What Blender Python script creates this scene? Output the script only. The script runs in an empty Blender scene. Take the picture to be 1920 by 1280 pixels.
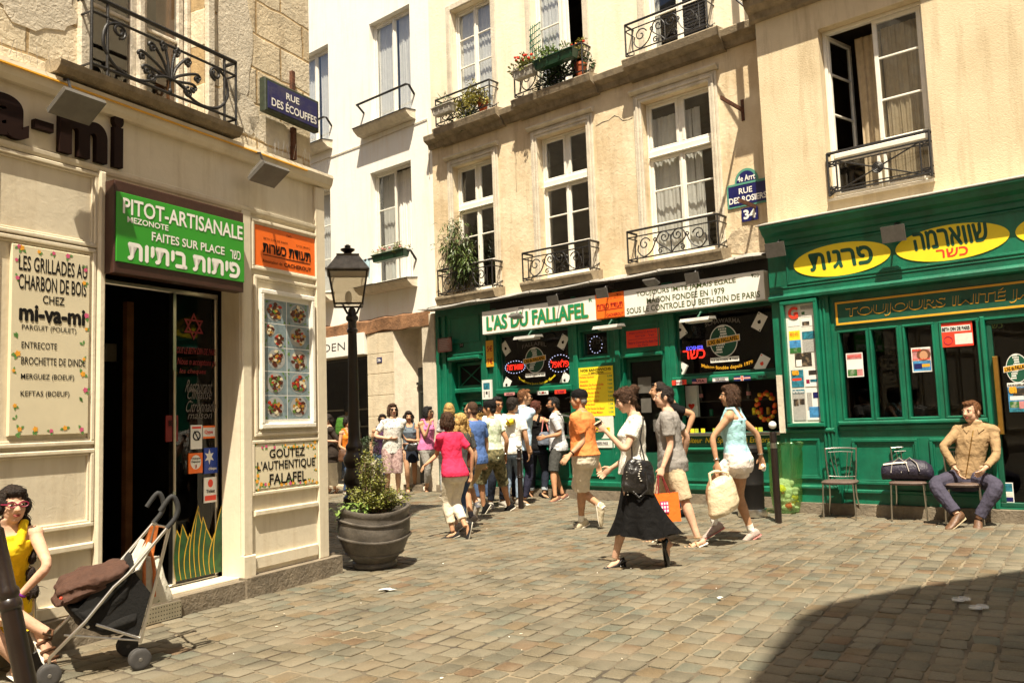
import bpy, bmesh, math, random
import numpy as np
from mathutils import Vector, Matrix, noise
random.seed(7)
SC = bpy.context.scene
COL = SC.collection
R = math.radians
PI = math.pi

# ---------------------------------------------------------------- camera, sky, sun, exposure
CAM_H = 1.40
PITCH, ROLL = R(5.288), R(-2.011)
cam = bpy.data.cameras.new('camera')
cam.lens = 18.0; cam.sensor_width = 22.2; cam.clip_end = 500
cam_ob = bpy.data.objects.new('camera', cam); COL.objects.link(cam_ob)
cam_ob.matrix_world = (Matrix.Translation((0, 0, CAM_H)) @ Matrix.Rotation(PI/2 + PITCH, 4, 'X')
                       @ Matrix.Rotation(ROLL, 4, 'Z'))
SC.camera = cam_ob
SUN = Vector((-0.03, -0.49, 1.0)).normalized()          # direction towards the sun
w = bpy.data.worlds.new('World'); SC.world = w; w.use_nodes = True
_nt = w.node_tree; _bg = _nt.nodes['Background']
_sky = _nt.nodes.new('ShaderNodeTexSky'); _sky.sky_type = 'NISHITA'; _sky.sun_disc = False
_sky.sun_elevation = math.asin(SUN.z); _sky.sun_rotation = math.atan2(SUN.x, SUN.y)
_sky.dust_density = 4.0; _sky.ozone_density = 0.6; _sky.air_density = 1.0
_nt.links.new(_sky.outputs[0], _bg.inputs[0]); _bg.inputs[1].default_value = 0.05
sl = bpy.data.lights.new('sun', 'SUN'); sl.energy = 5.0; sl.angle = R(0.53); sl.color = (1.0, 0.90, 0.72)
so = bpy.data.objects.new('sun', sl); COL.objects.link(so)
so.rotation_euler = SUN.to_track_quat('Z', 'Y').to_euler(); so.location = (0, -10, 25)
SC.view_settings.view_transform = 'Standard'; SC.view_settings.look = 'None'
SC.view_settings.exposure = 1.08; SC.view_settings.gamma = 1.0
SC.render.film_transparent = False
SC.cycles.max_bounces = 8; SC.cycles.transparent_max_bounces = 12
# ---------------------------------------------------------------- geometry helpers
F_PX = 1557.0
_cp, _sp, _cr, _sr = math.cos(PITCH), math.sin(PITCH), math.cos(ROLL), math.sin(ROLL)
_RC = (np.array([[_cr, -_sr, 0], [_sr, _cr, 0], [0, 0, 1]]) @ np.array([[1, 0, 0], [0, 0, -1], [0, 1, 0]])
       @ np.array([[1, 0, 0], [0, _cp, _sp], [0, -_sp, _cp]])).T
EYE = np.array([0, 0, CAM_H])
def ray(x, y): return _RC @ np.array([(x-960)/F_PX, (y-640)/F_PX, 1.0])
def ground(x, y, z=0.0):                      # a sight line met with the height z
    r = ray(x, y); return Vector(EYE + r*((z-CAM_H)/r[2]))
def depth(x, y, d):                           # a sight line met with the upright plane d metres ahead
    r = ray(x, y); return Vector(EYE + r*(d/r[1]))

class Frame:                                  # facade coordinates: u along the wall, z up, w out of it
    def __init__(s, U, n, off):
        s.U = Vector((U[0], U[1], 0)).normalized(); s.N = Vector((n[0], n[1], 0)).normalized(); s.o = s.N*off
    def P(s, u, z, w=0.0): return s.o + s.U*u + s.N*w + Vector((0, 0, z))
    def shift(s, w): f = Frame(s.U, s.N, 0); f.o = s.o + s.N*w; return f
_a, _b = R(49.26), R(27.96)
_dB = (-math.sin(_a), math.cos(_a)); _nB = (-_dB[1], _dB[0])
_dA = (math.sin(_b), math.cos(_b)); _nA = (_dA[1], -_dA[0])
FB = Frame((-_dB[0], -_dB[1]), _nB, -12.07)   # ochre facade
FD = Frame((-_dB[0], -_dB[1]), _nB, -12.12)   # white facade
FC = Frame((-_dB[0], -_dB[1]), _nB, -11.57)   # right facade
FA = Frame(_dA, _nA, -5.55)                   # corner shop on the left
def along(fr, p): return Vector(p).dot(fr.U)
FW = Frame((1, 0), (0, -1), 0)                # plain world frame seen from the street side

class MB:
    def __init__(s): s.v, s.f, s.m, s.mi = [], [], [], 0
    def add(s, vs, fs):
        b = len(s.v); s.v.extend([tuple(v) for v in vs]); s.f.extend([tuple(i+b for i in f) for f in fs]); s.m.extend([s.mi]*len(fs)); return s
    def box(s, fr, u0, u1, z0, z1, w0, w1):
        P = fr.P
        vs = [P(u0, z0, w0), P(u1, z0, w0), P(u1, z1, w0), P(u0, z1, w0), P(u0, z0, w1), P(u1, z0, w1), P(u1, z1, w1), P(u0, z1, w1)]
        return s.add(vs, [(4, 5, 6, 7), (1, 0, 3, 2), (0, 4, 7, 3), (5, 1, 2, 6), (7, 6, 2, 3), (0, 1, 5, 4)])
    def cbox(s, fr, u0, u1, z0, z1, w0, w1, c=.01):     # a box with chamfered front edges
        P = fr.P
        vs = [P(u0, z0, w0), P(u1, z0, w0), P(u1, z1, w0), P(u0, z1, w0), P(u0, z0, w1-c), P(u1, z0, w1-c), P(u1, z1, w1-c), P(u0, z1, w1-c),
              P(u0+c, z0+c, w1), P(u1-c, z0+c, w1), P(u1-c, z1-c, w1), P(u0+c, z1-c, w1)]
        return s.add(vs, [(8, 9, 10, 11), (4, 5, 9, 8), (5, 6, 10, 9), (6, 7, 11, 10), (7, 4, 8, 11), (1, 0, 3, 2), (0, 4, 7, 3), (5, 1, 2, 6), (7, 6, 2, 3), (0, 1, 5, 4)])
    def quad(s, fr, u0, u1, z0, z1, w=0):
        return s.add([fr.P(u0, z0, w), fr.P(u1, z0, w), fr.P(u1, z1, w), fr.P(u0, z1, w)], [(0, 1, 2, 3)])
    def poly(s, fr, pts, w0, w1):                        # an outline in (u, z) with thickness
        n = len(pts)
        a = sum(pts[i][0]*pts[(i+1) % n][1]-pts[(i+1) % n][0]*pts[i][1] for i in range(n))
        if a < 0: pts = pts[::-1]
        vs = [fr.P(u, z, w1) for u, z in pts]+[fr.P(u, z, w0) for u, z in pts]
        return s.add(vs, [tuple(range(n)), tuple(range(2*n-1, n-1, -1))]+[(i, i+n, (i+1) % n+n, (i+1) % n) for i in range(n)])
    def sweep(s, fr, prof, u0, u1):                      # a profile in (w, z) drawn along u
        n = len(prof)
        vs = [fr.P(u0, z, w_) for w_, z in prof]+[fr.P(u1, z, w_) for w_, z in prof]
        return s.add(vs, [(i, i+n, (i+1) % n+n, (i+1) % n) for i in range(n)]+[tuple(range(n)), tuple(range(2*n-1, n-1, -1))])
    def tube(s, pts, r, seg=8, cap=True, flat=1.0):      # a round bar through points; r a number or a list
        pts = [Vector(p) for p in pts]; n = len(pts)
        rs = r if isinstance(r, (list, tuple)) else [r]*n
        t0 = (pts[1]-pts[0]).normalized(); x = t0.orthogonal().normalized(); b = len(s.v); vs = []
        for i in range(n):
            t = (pts[min(i+1, n-1)]-pts[max(i-1, 0)])
            t = t.normalized() if t.length > 1e-9 else t0
            x = (x-t*x.dot(t)); x = x.normalized() if x.length > 1e-6 else t.orthogonal().normalized(); y = t.cross(x)
            for k in range(seg):
                a = 2*PI*k/seg; vs.append(pts[i]+x*(rs[i]*math.cos(a))+y*(rs[i]*flat*math.sin(a)))
        fs = [(i*seg+k, i*seg+(k+1) % seg, (i+1)*seg+(k+1) % seg, (i+1)*seg+k) for i in range(n-1) for k in range(seg)]
        if cap: fs += [tuple(range(seg-1, -1, -1)), tuple(range((n-1)*seg, n*seg))]
        return s.add(vs, fs)
    def lathe(s, c, prof, seg=24, axis=None, ang=0):     # profile in (radius, height) turned about an upright axis
        c = Vector(c); q = Matrix.Identity(3) if axis is None else Vector(axis).to_track_quat('Z', 'Y').to_matrix()
        vs = [c+q@Vector((r*math.cos(2*PI*k/seg+ang), r*math.sin(2*PI*k/seg+ang), z)) for r, z in prof for k in range(seg)]
        n = len(prof)
        fs = [(i*seg+k, i*seg+(k+1) % seg, (i+1)*seg+(k+1) % seg, (i+1)*seg+k) for i in range(n-1) for k in range(seg)]
        fs += [tuple(range(seg-1, -1, -1)), tuple(range((n-1)*seg, n*seg))]
        return s.add(vs, fs)
    def ell(s, c, rx, ry, rz, q=None, seg=14, rings=9):
        c = Vector(c); q = q or Matrix.Identity(3)
        vs = [c+q@Vector((0, 0, -rz))]
        for i in range(1, rings):
            a = -PI/2+PI*i/rings
            vs += [c+q@Vector((rx*math.cos(a)*math.cos(2*PI*k/seg), ry*math.cos(a)*math.sin(2*PI*k/seg), rz*math.sin(a))) for k in range(seg)]
        vs.append(c+q@Vector((0, 0, rz))); L = len(vs)-1
        fs = [(0, 1+(k+1) % seg, 1+k) for k in range(seg)]
        fs += [(1+i*seg+k, 1+i*seg+(k+1) % seg, 1+(i+1)*seg+(k+1) % seg, 1+(i+1)*seg+k) for i in range(rings-2) for k in range(seg)]
        fs += [(1+(rings-2)*seg+k, 1+(rings-2)*seg+(k+1) % seg, L) for k in range(seg)]
        return s.add(vs, fs)
    def loft(s, secs, seg=16):                           # secs: (centre, x axis half vector, y axis half vector)
        vs = [Vector(c)+x*math.cos(2*PI*k/seg)+y*math.sin(2*PI*k/seg) for c, x, y in secs for k in range(seg)]
        n = len(secs)
        fs = [(i*seg+k, i*seg+(k+1) % seg, (i+1)*seg+(k+1) % seg, (i+1)*seg+k) for i in range(n-1) for k in range(seg)]
        fs += [tuple(range(seg-1, -1, -1)), tuple(range((n-1)*seg, n*seg))]
        return s.add(vs, fs)
    def text(s, body, fr, u0, u1, z0, z1, w, bold=0.0, th=0.0, rtl=False, rot=0.0, slant=0.0, arc=0.0):
        if rtl: body = body[::-1]
        hv = max(0, bold-(0 if rtl else .012))*.8; bold = 0 if rtl else min(bold, .012)
        vs, fs = glyphs(body, bold)
        xs = [v[0] for v in vs]; ys = [v[1] for v in vs]
        x0, x1, y0, y1 = min(xs), max(xs), min(ys), max(ys)
        cu, cz = (u0+u1)/2, (z0+z1)/2; c, n_ = math.cos(rot), math.sin(rot); out = []
        for x, y, _ in vs:
            a = (x-x0)/(x1-x0)*(u1-u0)+u0-cu; b = (y-y0)/(y1-y0)*(z1-z0)+z0-cz
            a += slant*b; b += arc*((2*a/(u1-u0))**2-.5)
            out.append(fr.P(cu+a*c-b*n_, cz+a*n_+b*c, w))
        s.add(out, fs)
        e = hv*(z1-z0)/max(.3, y1-y0)
        for j, (q, t) in enumerate(((e, 0), (-e, 0), (0, e), (0, -e))) if hv else (): s.add([v+fr.U*q+Vector((0, 0, t))+fr.N*.00025*(j+1) for v in out], fs)
        if th: s.add([v-fr.N*th for v in out], fs)
        return s
    def build(s, name, mats, parent=None, smooth=None, loc=None):
        me = bpy.data.meshes.new(name)
        o = bpy.data.objects.new(name, me); COL.objects.link(o)
        org = Vector((0, 0, 0))
        if parent is not None:
            o.parent = parent; org = world_loc(parent)
        elif loc is not None: o.location = loc; org = Vector(loc)
        V = [tuple(Vector(v)-org) for v in s.v]
        me.from_pydata(V, [], s.f)
        mats = mats if isinstance(mats, (list, tuple)) else [mats]
        for m in mats: me.materials.append(m)
        if len(mats) > 1: me.polygons.foreach_set('material_index', s.m)
        me.update()
        if smooth is not None:
            me.polygons.foreach_set('use_smooth', [True]*len(me.polygons)); me.set_sharp_from_angle(angle=R(smooth))
        return o
def world_loc(o):
    p = Vector(o.location)
    while o.parent is not None: o = o.parent; p += Vector(o.location)
    return p
_gl = {}
def glyphs(body, bold):
    k = (body, bold)
    if k not in _gl:
        c = bpy.data.curves.new('lettering', 'FONT'); c.body = body; c.offset = bold; c.resolution_u = 3
        o = bpy.data.objects.new('lettering', c)
        me = bpy.data.meshes.new_from_object(o)
        _gl[k] = ([tuple(v.co) for v in me.vertices], [tuple(p.vertices) for p in me.polygons])
        bpy.data.objects.remove(o); bpy.data.curves.remove(c); bpy.data.meshes.remove(me)
    return _gl[k]
def tag(o, label, cat, group=None):
    o['label'] = label; o['category'] = cat
    if group: o['group'] = group
    return o
def thing(name, label, cat, loc=(0, 0, 0), group=None, rz=0):
    o = bpy.data.objects.new(name, None); COL.objects.link(o); o.location = loc; o.rotation_euler = (0, 0, rz)
    o.empty_display_size = .1
    return tag(o, label, cat, group)
def structure(o, kind='structure'): o['kind'] = kind; return o
def copy_tree(o, parent=None):
    c = o.copy(); COL.objects.link(c)
    if parent is not None: c.parent = parent
    for ch in list(o.children): copy_tree(ch, c)
    return c

# ---------------------------------------------------------------- materials
def mat(name, col, rough=.6, var=.0, vscale=6, bump=.0, bscale=40, metal=0, spec=.5, pos=False, streak=0, col2=None, trans=0, alpha=1, coat=0, sub=0, thr=(.35, .65), emit=None, wear=None):
    m = bpy.data.materials.new(name); m.use_nodes = True; nt = m.node_tree; N, L = nt.nodes, nt.links
    b = N['Principled BSDF']; b.inputs['Base Color'].default_value = (*col, 1); b.inputs['Roughness'].default_value = rough
    b.inputs['Metallic'].default_value = metal; b.inputs['Specular IOR Level'].default_value = spec
    if coat: b.inputs['Coat Weight'].default_value = coat; b.inputs['Coat Roughness'].default_value = .1
    if sub: b.inputs['Subsurface Weight'].default_value = sub; b.inputs['Subsurface Scale'].default_value = .02
    if trans: b.inputs['Transmission Weight'].default_value = trans
    if alpha < 1: b.inputs['Alpha'].default_value = alpha
    if emit: b.inputs['Emission Color'].default_value = (*emit[0], 1); b.inputs['Emission Strength'].default_value = emit[1]
    if var or bump or streak or col2:
        if pos: src = N.new('ShaderNodeNewGeometry').outputs['Position']
        else: src = N.new('ShaderNodeTexCoord').outputs['Object']
        last = None
        if var or col2:
            t = N.new('ShaderNodeTexNoise'); t.inputs['Scale'].default_value = vscale; t.inputs['Detail'].default_value = 6; t.inputs['Roughness'].default_value = .65
            L.new(src, t.inputs['Vector'])
            r = N.new('ShaderNodeValToRGB'); r.color_ramp.elements[0].position = thr[0]; r.color_ramp.elements[1].position = thr[1]
            c2 = col2 or tuple(min(1, c*(1+var)) for c in col); c1 = col if col2 else tuple(c*(1-var) for c in col)
            r.color_ramp.elements[0].color = (*c1, 1); r.color_ramp.elements[1].color = (*c2, 1)
            L.new(t.outputs['Fac'], r.inputs[0]); last = r.outputs[0]
        if streak:                                             # rain streaks and grime, drawn out down the wall
            mp = N.new('ShaderNodeMapping'); mp.inputs['Scale'].default_value = (3.2, 3.2, .35); L.new(src, mp.inputs['Vector'])
            t2 = N.new('ShaderNodeTexNoise'); t2.inputs['Scale'].default_value = 1.6; t2.inputs['Detail'].default_value = 8; t2.inputs['Roughness'].default_value = .7; L.new(mp.outputs[0], t2.inputs['Vector'])
            r2 = N.new('ShaderNodeValToRGB'); r2.color_ramp.elements[0].position = .5; r2.color_ramp.elements[1].position = .78
            r2.color_ramp.elements[0].color = (1, 1, 1, 1); k = 1-streak; r2.color_ramp.elements[1].color = (k, k*.93, k*.84, 1)
            L.new(t2.outputs['Fac'], r2.inputs[0])
            mx = N.new('ShaderNodeMix'); mx.data_type = 'RGBA'; mx.blend_type = 'MULTIPLY'; mx.inputs['Factor'].default_value = 1
            if last is not None: L.new(last, mx.inputs['A'])
            else: mx.inputs['A'].default_value = (*col, 1)
            L.new(r2.outputs[0], mx.inputs['B']); last = mx.outputs['Result']
        if wear:                                               # chips and scuffs showing the coat below
            t4 = N.new('ShaderNodeTexNoise'); t4.inputs['Scale'].default_value = wear[1]; t4.inputs['Detail'].default_value = 9; t4.inputs['Roughness'].default_value = .72; L.new(src, t4.inputs['Vector'])
            r4 = N.new('ShaderNodeValToRGB'); r4.color_ramp.elements[0].position = wear[2]; r4.color_ramp.elements[1].position = wear[2]+.03; L.new(t4.outputs['Fac'], r4.inputs[0])
            m4 = N.new('ShaderNodeMix'); m4.data_type = 'RGBA'; L.new(r4.outputs[0], m4.inputs['Factor']); m4.inputs['B'].default_value = (*wear[0], 1)
            if last is not None: L.new(last, m4.inputs['A'])
            else: m4.inputs['A'].default_value = (*col, 1)
            last = m4.outputs['Result']
        if last is not None: L.new(last, b.inputs['Base Color'])
        if bump:
            t3 = N.new('ShaderNodeTexNoise'); t3.inputs['Scale'].default_value = bscale; t3.inputs['Detail'].default_value = 5; t3.inputs['Distortion'].default_value = .8; L.new(src, t3.inputs['Vector'])
            bp = N.new('ShaderNodeBump'); bp.inputs['Strength'].default_value = bump; bp.inputs['Distance'].default_value = .02
            L.new(t3.outputs['Fac'], bp.inputs['Height']); L.new(bp.outputs[0], b.inputs['Normal'])
    return m
def crv(pts, n=5):                                        # a smooth curve through points (any dimension)
    p = [tuple(q) for q in pts]; p = [p[0]]+p+[p[-1]]; out = []
    for i in range(1, len(p)-2):
        for j in range(n):
            t = j/n; out.append(tuple(.5*(2*b+(c-a)*t+(2*a-5*b+4*c-d)*t*t+(3*b-a-3*c+d)*t**3) for a, b, c, d in zip(p[i-1], p[i], p[i+1], p[i+2])))
    return out+[p[-1]]
def glassmat(name, tint, gloss=.25, rough=.02, k=.9):          # a window pane: partly mirror, partly see-through
    m = bpy.data.materials.new(name); m.use_nodes = True; nt = m.node_tree; N, L = nt.nodes, nt.links
    N.remove(N['Principled BSDF']); out = N['Material Output']
    g = N.new('ShaderNodeBsdfGlossy'); g.inputs['Roughness'].default_value = rough; g.inputs['Color'].default_value = (.95, .97, 1, 1)
    t = N.new('ShaderNodeBsdfTransparent'); t.inputs[0].default_value = (*tint, 1)
    lw = N.new('ShaderNodeLayerWeight'); lw.inputs[0].default_value = .5; pw = N.new('ShaderNodeMath'); pw.operation = 'POWER'; pw.inputs[1].default_value = 3; L.new(lw.outputs['Facing'], pw.inputs[0])
    ma = N.new('ShaderNodeMath'); ma.operation = 'MULTIPLY_ADD'; ma.use_clamp = True; ma.inputs[1].default_value = k; ma.inputs[2].default_value = gloss; L.new(pw.outputs[0], ma.inputs[0])
    mx = N.new('ShaderNodeMixShader'); L.new(ma.outputs[0], mx.inputs[0]); L.new(t.outputs[0], mx.inputs[1]); L.new(g.outputs[0], mx.inputs[2]); L.new(mx.outputs[0], out.inputs[0])
    return m
M = {}
def c255(r, g, b): return tuple(((x/255)/12.92 if x <= 10 else ((x/255+.055)/1.055)**2.4) for x in (r, g, b))
M['ochre'] = mat('ochre render', (.60, .46, .28), .9, .13, 1.0, .45, 12, pos=True, streak=.36, col2=(.78, .66, .46), thr=(.36, .62), wear=((.44, .32, .19), 2.6, .665))
M['ochre_top'] = mat('pale ochre render', (.84, .74, .56), .9, .06, 1.6, .3, 14, pos=True, streak=.1)
M['white_wall'] = mat('white render', (.86, .83, .75), .9, .03, 2, .2, 20, pos=True, streak=.07)
M['tan'] = mat('tan roughcast', (.63, .51, .325), .95, .12, 1.1, .35, 55, pos=True, streak=.32, col2=(.72, .60, .40), wear=((.50, .37, .23), 1.8, .67))
M['stone'] = mat('cut stone', (.62, .53, .38), .9, .12, 3, .5, 25, pos=True, streak=.2)
M['trim'] = mat('weathered stone trim', (.62, .55, .43), .85, .12, 5, .4, 30, pos=True, streak=.3)
M['ledge'] = mat('grimy ledge stone', (.27, .215, .14), .9, .25, 6, .5, 30, pos=True, streak=.45)
M['zinc'] = mat('zinc flashing', (.42, .40, .36), .55, .2, 5, .3, 20, metal=.3, pos=True)
M['winwhite'] = mat('white window paint', (.80, .76, .66), .5, .06, 8, .1, 40, pos=True)
M['iron'] = mat('black wrought iron', (.012, .010, .009), .5, .3, 20, .2, 60)
M['green'] = mat('green shop paint', (.003, .128, .068), .42, .30, 1.6, .15, 14, pos=True, streak=.25, coat=.12, wear=((.16, .30, .21), 9, .68))
M['green_dark'] = mat('dark green paint', (.004, .075, .040), .5, .2, 3, .12, 12, pos=True, streak=.2)
M['cream'] = mat('cream shop paint', (.70, .62, .47), .45, .05, 2.5, .12, 16, pos=True, streak=.22, coat=.1, wear=((.34, .27, .18), 7, .70))
M['cream_light'] = mat('pale cream enamel', (.72, .64, .45), .4, .04, 4)
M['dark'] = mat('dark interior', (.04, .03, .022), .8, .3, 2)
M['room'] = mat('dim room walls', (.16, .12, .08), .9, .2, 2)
M['curtain'] = mat('net curtain', (.75, .72, .66), .9, .05, 9, .3, 40)
M['curtain_tan'] = mat('tan curtain', (.45, .35, .22), .9, .1, 9, .3, 40)
M['pane'] = glassmat('window glass', (.80, .82, .82), .10)
M['pane_sky'] = glassmat('window glass facing sky', (.92, .95, .97), .16)
M['shopglass'] = glassmat('shop glass', (.55, .55, .53), .025, .02, .45)
M['black'] = mat('black lettering', (.008, .007, .006), .6, spec=.2)
M['white'] = mat('white enamel', (.82, .80, .74), .4, .04, 6)
M['brown'] = mat('brown paint', (.045, .016, .010), .45, .15, 6, .1, 20)
M['orange'] = mat('orange placard', (.90, .16, .012), .5, .05, 5)
M['red'] = mat('red placard', (.80, .05, .02), .5, .05, 5)
M['yellow'] = mat('yellow print', (.90, .68, .02), .5, .04, 5)
M['gold'] = mat('ochre gold paint', (.72, .36, .02), .5, .05, 5)
M['steel'] = mat('steel tube', (.62, .59, .53), .28, .08, 9, metal=1)
M['grey'] = mat('grey lamp housing', (.13, .12, .105), .5, .15, 9, metal=.2)
M['rust'] = mat('rusty iron', (.10, .035, .015), .8, .4, 20, .4, 60)
M['wood'] = mat('weathered oak beam', (.24, .12, .055), .85, .35, 5, .8, 18, pos=True)
M['plinth'] = mat('worn plinth stone', (.19, .155, .11), .9, .25, 5, .6, 25, pos=True, streak=.25)
M['navy'] = mat('navy enamel', (.010, .012, .10), .3, .1, 5, coat=.3)
M['teal_rim'] = mat('green enamel rim', (.10, .30, .22), .35, .1, 5)
# ---------------------------------------------------------------- the street
def cobble_mat():
    m = mat('cobblestone', (.3, .27, .22), .75, 0, 5, .45, 70, pos=True)
    nt = m.node_tree; N, L = nt.nodes, nt.links; b = N['Principled BSDF']
    g = N.new('ShaderNodeNewGeometry')
    r = N.new('ShaderNodeValToRGB'); cr = r.color_ramp
    stops = [(0, (0.13, 0.108, 0.067)), (0.18, (0.119, 0.108, 0.074)), (0.36, (0.153, 0.126, 0.079)), (0.52, (0.104, 0.092, 0.062)), (0.66, (0.145, 0.104, 0.055)), (0.76, (0.135, 0.086, 0.045)), (0.82, (0.115, 0.116, 0.084)), (0.92, (0.175, 0.153, 0.105)), (1, (0.107, 0.07, 0.041))]
    cr.elements[0].position = 0; cr.elements[0].color = (*stops[0][1], 1); cr.elements[1].position = 1; cr.elements[1].color = (*stops[-1][1], 1)
    for p, c in stops[1:-1]:
        e = cr.elements.new(p); e.color = (*c, 1)
    cr.interpolation = 'CONSTANT'
    for e in cr.elements: pass
    L.new(g.outputs['Random Per Island'], r.inputs[0])
    t = N.new('ShaderNodeTexNoise'); t.inputs['Scale'].default_value = 130; t.inputs['Detail'].default_value = 3; L.new(g.outputs['Position'], t.inputs['Vector'])
    t2 = N.new('ShaderNodeTexNoise'); t2.inputs['Scale'].default_value = 2.2; t2.inputs['Detail'].default_value = 7; L.new(g.outputs['Position'], t2.inputs['Vector'])
    ad = N.new('ShaderNodeMath'); ad.operation = 'ADD'; L.new(t.outputs['Fac'], ad.inputs[0]); L.new(t2.outputs['Fac'], ad.inputs[1])
    r2 = N.new('ShaderNodeMapRange'); r2.inputs['From Min'].default_value = .7; r2.inputs['From Max'].default_value = 1.3; r2.inputs['To Min'].default_value = .62; r2.inputs['To Max'].default_value = 1.35
    L.new(ad.outputs[0], r2.inputs['Value'])
    mx = N.new('ShaderNodeMix'); mx.data_type = 'RGBA'; mx.blend_type = 'MULTIPLY'; mx.inputs['Factor'].default_value = 1
    L.new(r.outputs[0], mx.inputs['A']); L.new(r2.outputs[0], mx.inputs['B'])
    # dust worn over the crown of the street
    r3 = N.new('ShaderNodeValToRGB'); r3.color_ramp.elements[0].position = .42; r3.color_ramp.elements[1].position = .62; r3.color_ramp.elements[1].color = (.7, .7, .7, 1)
    L.new(t2.outputs['Fac'], r3.inputs[0])
    mx2 = N.new('ShaderNodeMix'); mx2.data_type = 'RGBA'; L.new(r3.outputs[0], mx2.inputs['Factor']); L.new(mx.outputs['Result'], mx2.inputs['A']); mx2.inputs['B'].default_value = (.165, .140, .097, 1)
    L.new(mx2.outputs['Result'], b.inputs['Base Color'])
    return m
GZ = -.05                                                # street level
M['cobble'] = cobble_mat()
M['joint'] = mat('sandy joints', (.22, .178, .115), .95, .25, 1.2, .6, 60, pos=True, col2=(.06, .048, .034), thr=(.4, .62))
gm = MB(); gm.add([(-60, -40, GZ-.009), (60, -40, GZ-.009), (60, 80, GZ-.009), (-60, 80, GZ-.009)], [(0, 1, 2, 3)])
structure(gm.build('ground', M['joint']))
def cobbles():
    mb = MB(); th = R(57); cu = Vector((math.cos(th), math.sin(th), 0)); cv = Vector((math.sin(th), -math.cos(th), 0))
    rnd = random.Random(3); pitch = .158
    row = -80
    while row < 150:
        v = row*pitch; s = -6+rnd.random()*.2
        while s < 26:
            ln = rnd.uniform(.125, .20)
            c0 = cu*(s+ln/2)+cv*v+Vector((0, 0, GZ))
            bend = .00055*(s-6)**2*12                     # courses bow gently across the street
            c0 = c0+cv*bend
            s += ln+rnd.uniform(.010, .022)
            x, y = c0.x, c0.y
            if y < 3.0 or y > 22 or abs(x) > 0.64*y+.5: continue
            pA = x*FA.N.x+y*FA.N.y; uA = x*FA.U.x+y*FA.U.y; pB = x*FB.N.x+y*FB.N.y
            if pA < -5.47 and uA < 6.6: continue
            if pB < -12.1: continue
            hw, hl = pitch/2-.007-rnd.random()*.006, ln/2
            z = rnd.uniform(-.004, .003); tx, ty = rnd.uniform(-.025, .025), rnd.uniform(-.025, .025); ro = rnd.uniform(-.05, .05)
            a = cu*math.cos(ro)+cv*math.sin(ro); b = cv*math.cos(ro)-cu*math.sin(ro)
            oc = [(-1, -.72), (-.8, -1), (.8, -1), (1, -.72), (1, .72), (.8, 1), (-.8, 1), (-1, .72)]
            oc = [(p+rnd.uniform(-.09, .07), q+rnd.uniform(-.10, .07)) for p, q in oc]
            lo = [c0+a*(p*hl)+b*(q*hw)+Vector((0, 0, -.03)) for p, q in oc]
            mi = [c0+a*(p*hl)+b*(q*hw)+Vector((0, 0, z-.005+tx*p*hl+ty*q*hw)) for p, q in oc]
            up = [c0+a*(p*(hl-.007))+b*(q*(hw-.007))+Vector((0, 0, z+tx*p*hl+ty*q*hw)) for p, q in oc]
            vs = lo+mi+up; fs = [(i, (i+1) % 8, 8+(i+1) % 8, 8+i) for i in range(8)]+[(8+i, 8+(i+1) % 8, 16+(i+1) % 8, 16+i) for i in range(8)]+[tuple(range(16, 24))]
            mb.add(vs, fs)
        row += 1
    o = structure(mb.build('cobblestone_paving', M['cobble'], smooth=35))
cobbles()

rnd = random.Random(40); mb = MB()                        # pale crumbs and cigarette ends trodden between the stones
for k in range(60):
    y = rnd.uniform(3.6, 12); x = rnd.uniform(-.5, .55)*y; r_ = rnd.uniform(.003, .0065); mb.mi = k % 2
    mb.ell((x, y, GZ+.006), r_*rnd.uniform(1, 2.4), r_, .004, Matrix.Rotation(rnd.uniform(0, 3), 3, 'Z'), 6, 4)
structure(mb.build('crumbs', [M['white'], M['trim']]), 'stuff')
# ---------------------------------------------------------------- builders shared by the facades
def at(fr, px, py, w=0.0):
    p0 = fr.P(0, 0, w); n = np.array(fr.N); r = ray(px, py)
    t = np.dot(np.array(p0)-EYE, n)/np.dot(r, n); p = Vector(EYE+r*t)
    return p.dot(fr.U)-fr.o.dot(fr.U), p.z
def wall(mb, fr, u0, u1, z0, z1, ops, w=0.0, dep=.28):
    us = sorted({u0, u1, *[o[0] for o in ops], *[o[1] for o in ops]}); zs = sorted({z0, z1, *[o[2] for o in ops], *[o[3] for o in ops]})
    us = [u for u in us if u0 <= u <= u1]; zs = [z for z in zs if z0 <= z <= z1]
    for i in range(len(us)-1):
        for j in range(len(zs)-1):
            cu, cz = (us[i]+us[i+1])/2, (zs[j]+zs[j+1])/2
            if not any(o[0] < cu < o[1] and o[2] < cz < o[3] for o in ops): mb.quad(fr, us[i], us[i+1], zs[j], zs[j+1], w)
    P = fr.P
    for a, b, c, d in ops:
        c2 = max(c, z0); d2 = min(d, z1)
        mb.add([P(a, c2, w), P(a, d2, w), P(a, d2, w-dep), P(a, c2, w-dep)], [(0, 3, 2, 1)])
        mb.add([P(b, c2, w), P(b, d2, w), P(b, d2, w-dep), P(b, c2, w-dep)], [(0, 1, 2, 3)])
        if d <= z1: mb.add([P(a, d, w), P(b, d, w), P(b, d, w-dep), P(a, d, w-dep)], [(0, 1, 2, 3)])
        if c >= z0: mb.add([P(a, c, w), P(b, c, w), P(b, c, w-dep), P(a, c, w-dep)], [(0, 3, 2, 1)])
def ring(mb, fr, u0, u1, z0, z1, t, w0, w1, c=.008):     # a rectangular frame of four butted bars
    mb.cbox(fr, u0, u1, z1-t, z1, w0, w1, c); mb.cbox(fr, u0, u1, z0, z0+t, w0, w1, c)
    mb.cbox(fr, u0, u0+t, z0+t, z1-t, w0, w1, c); mb.cbox(fr, u1-t, u1, z0+t, z1-t, w0, w1, c)
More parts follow.
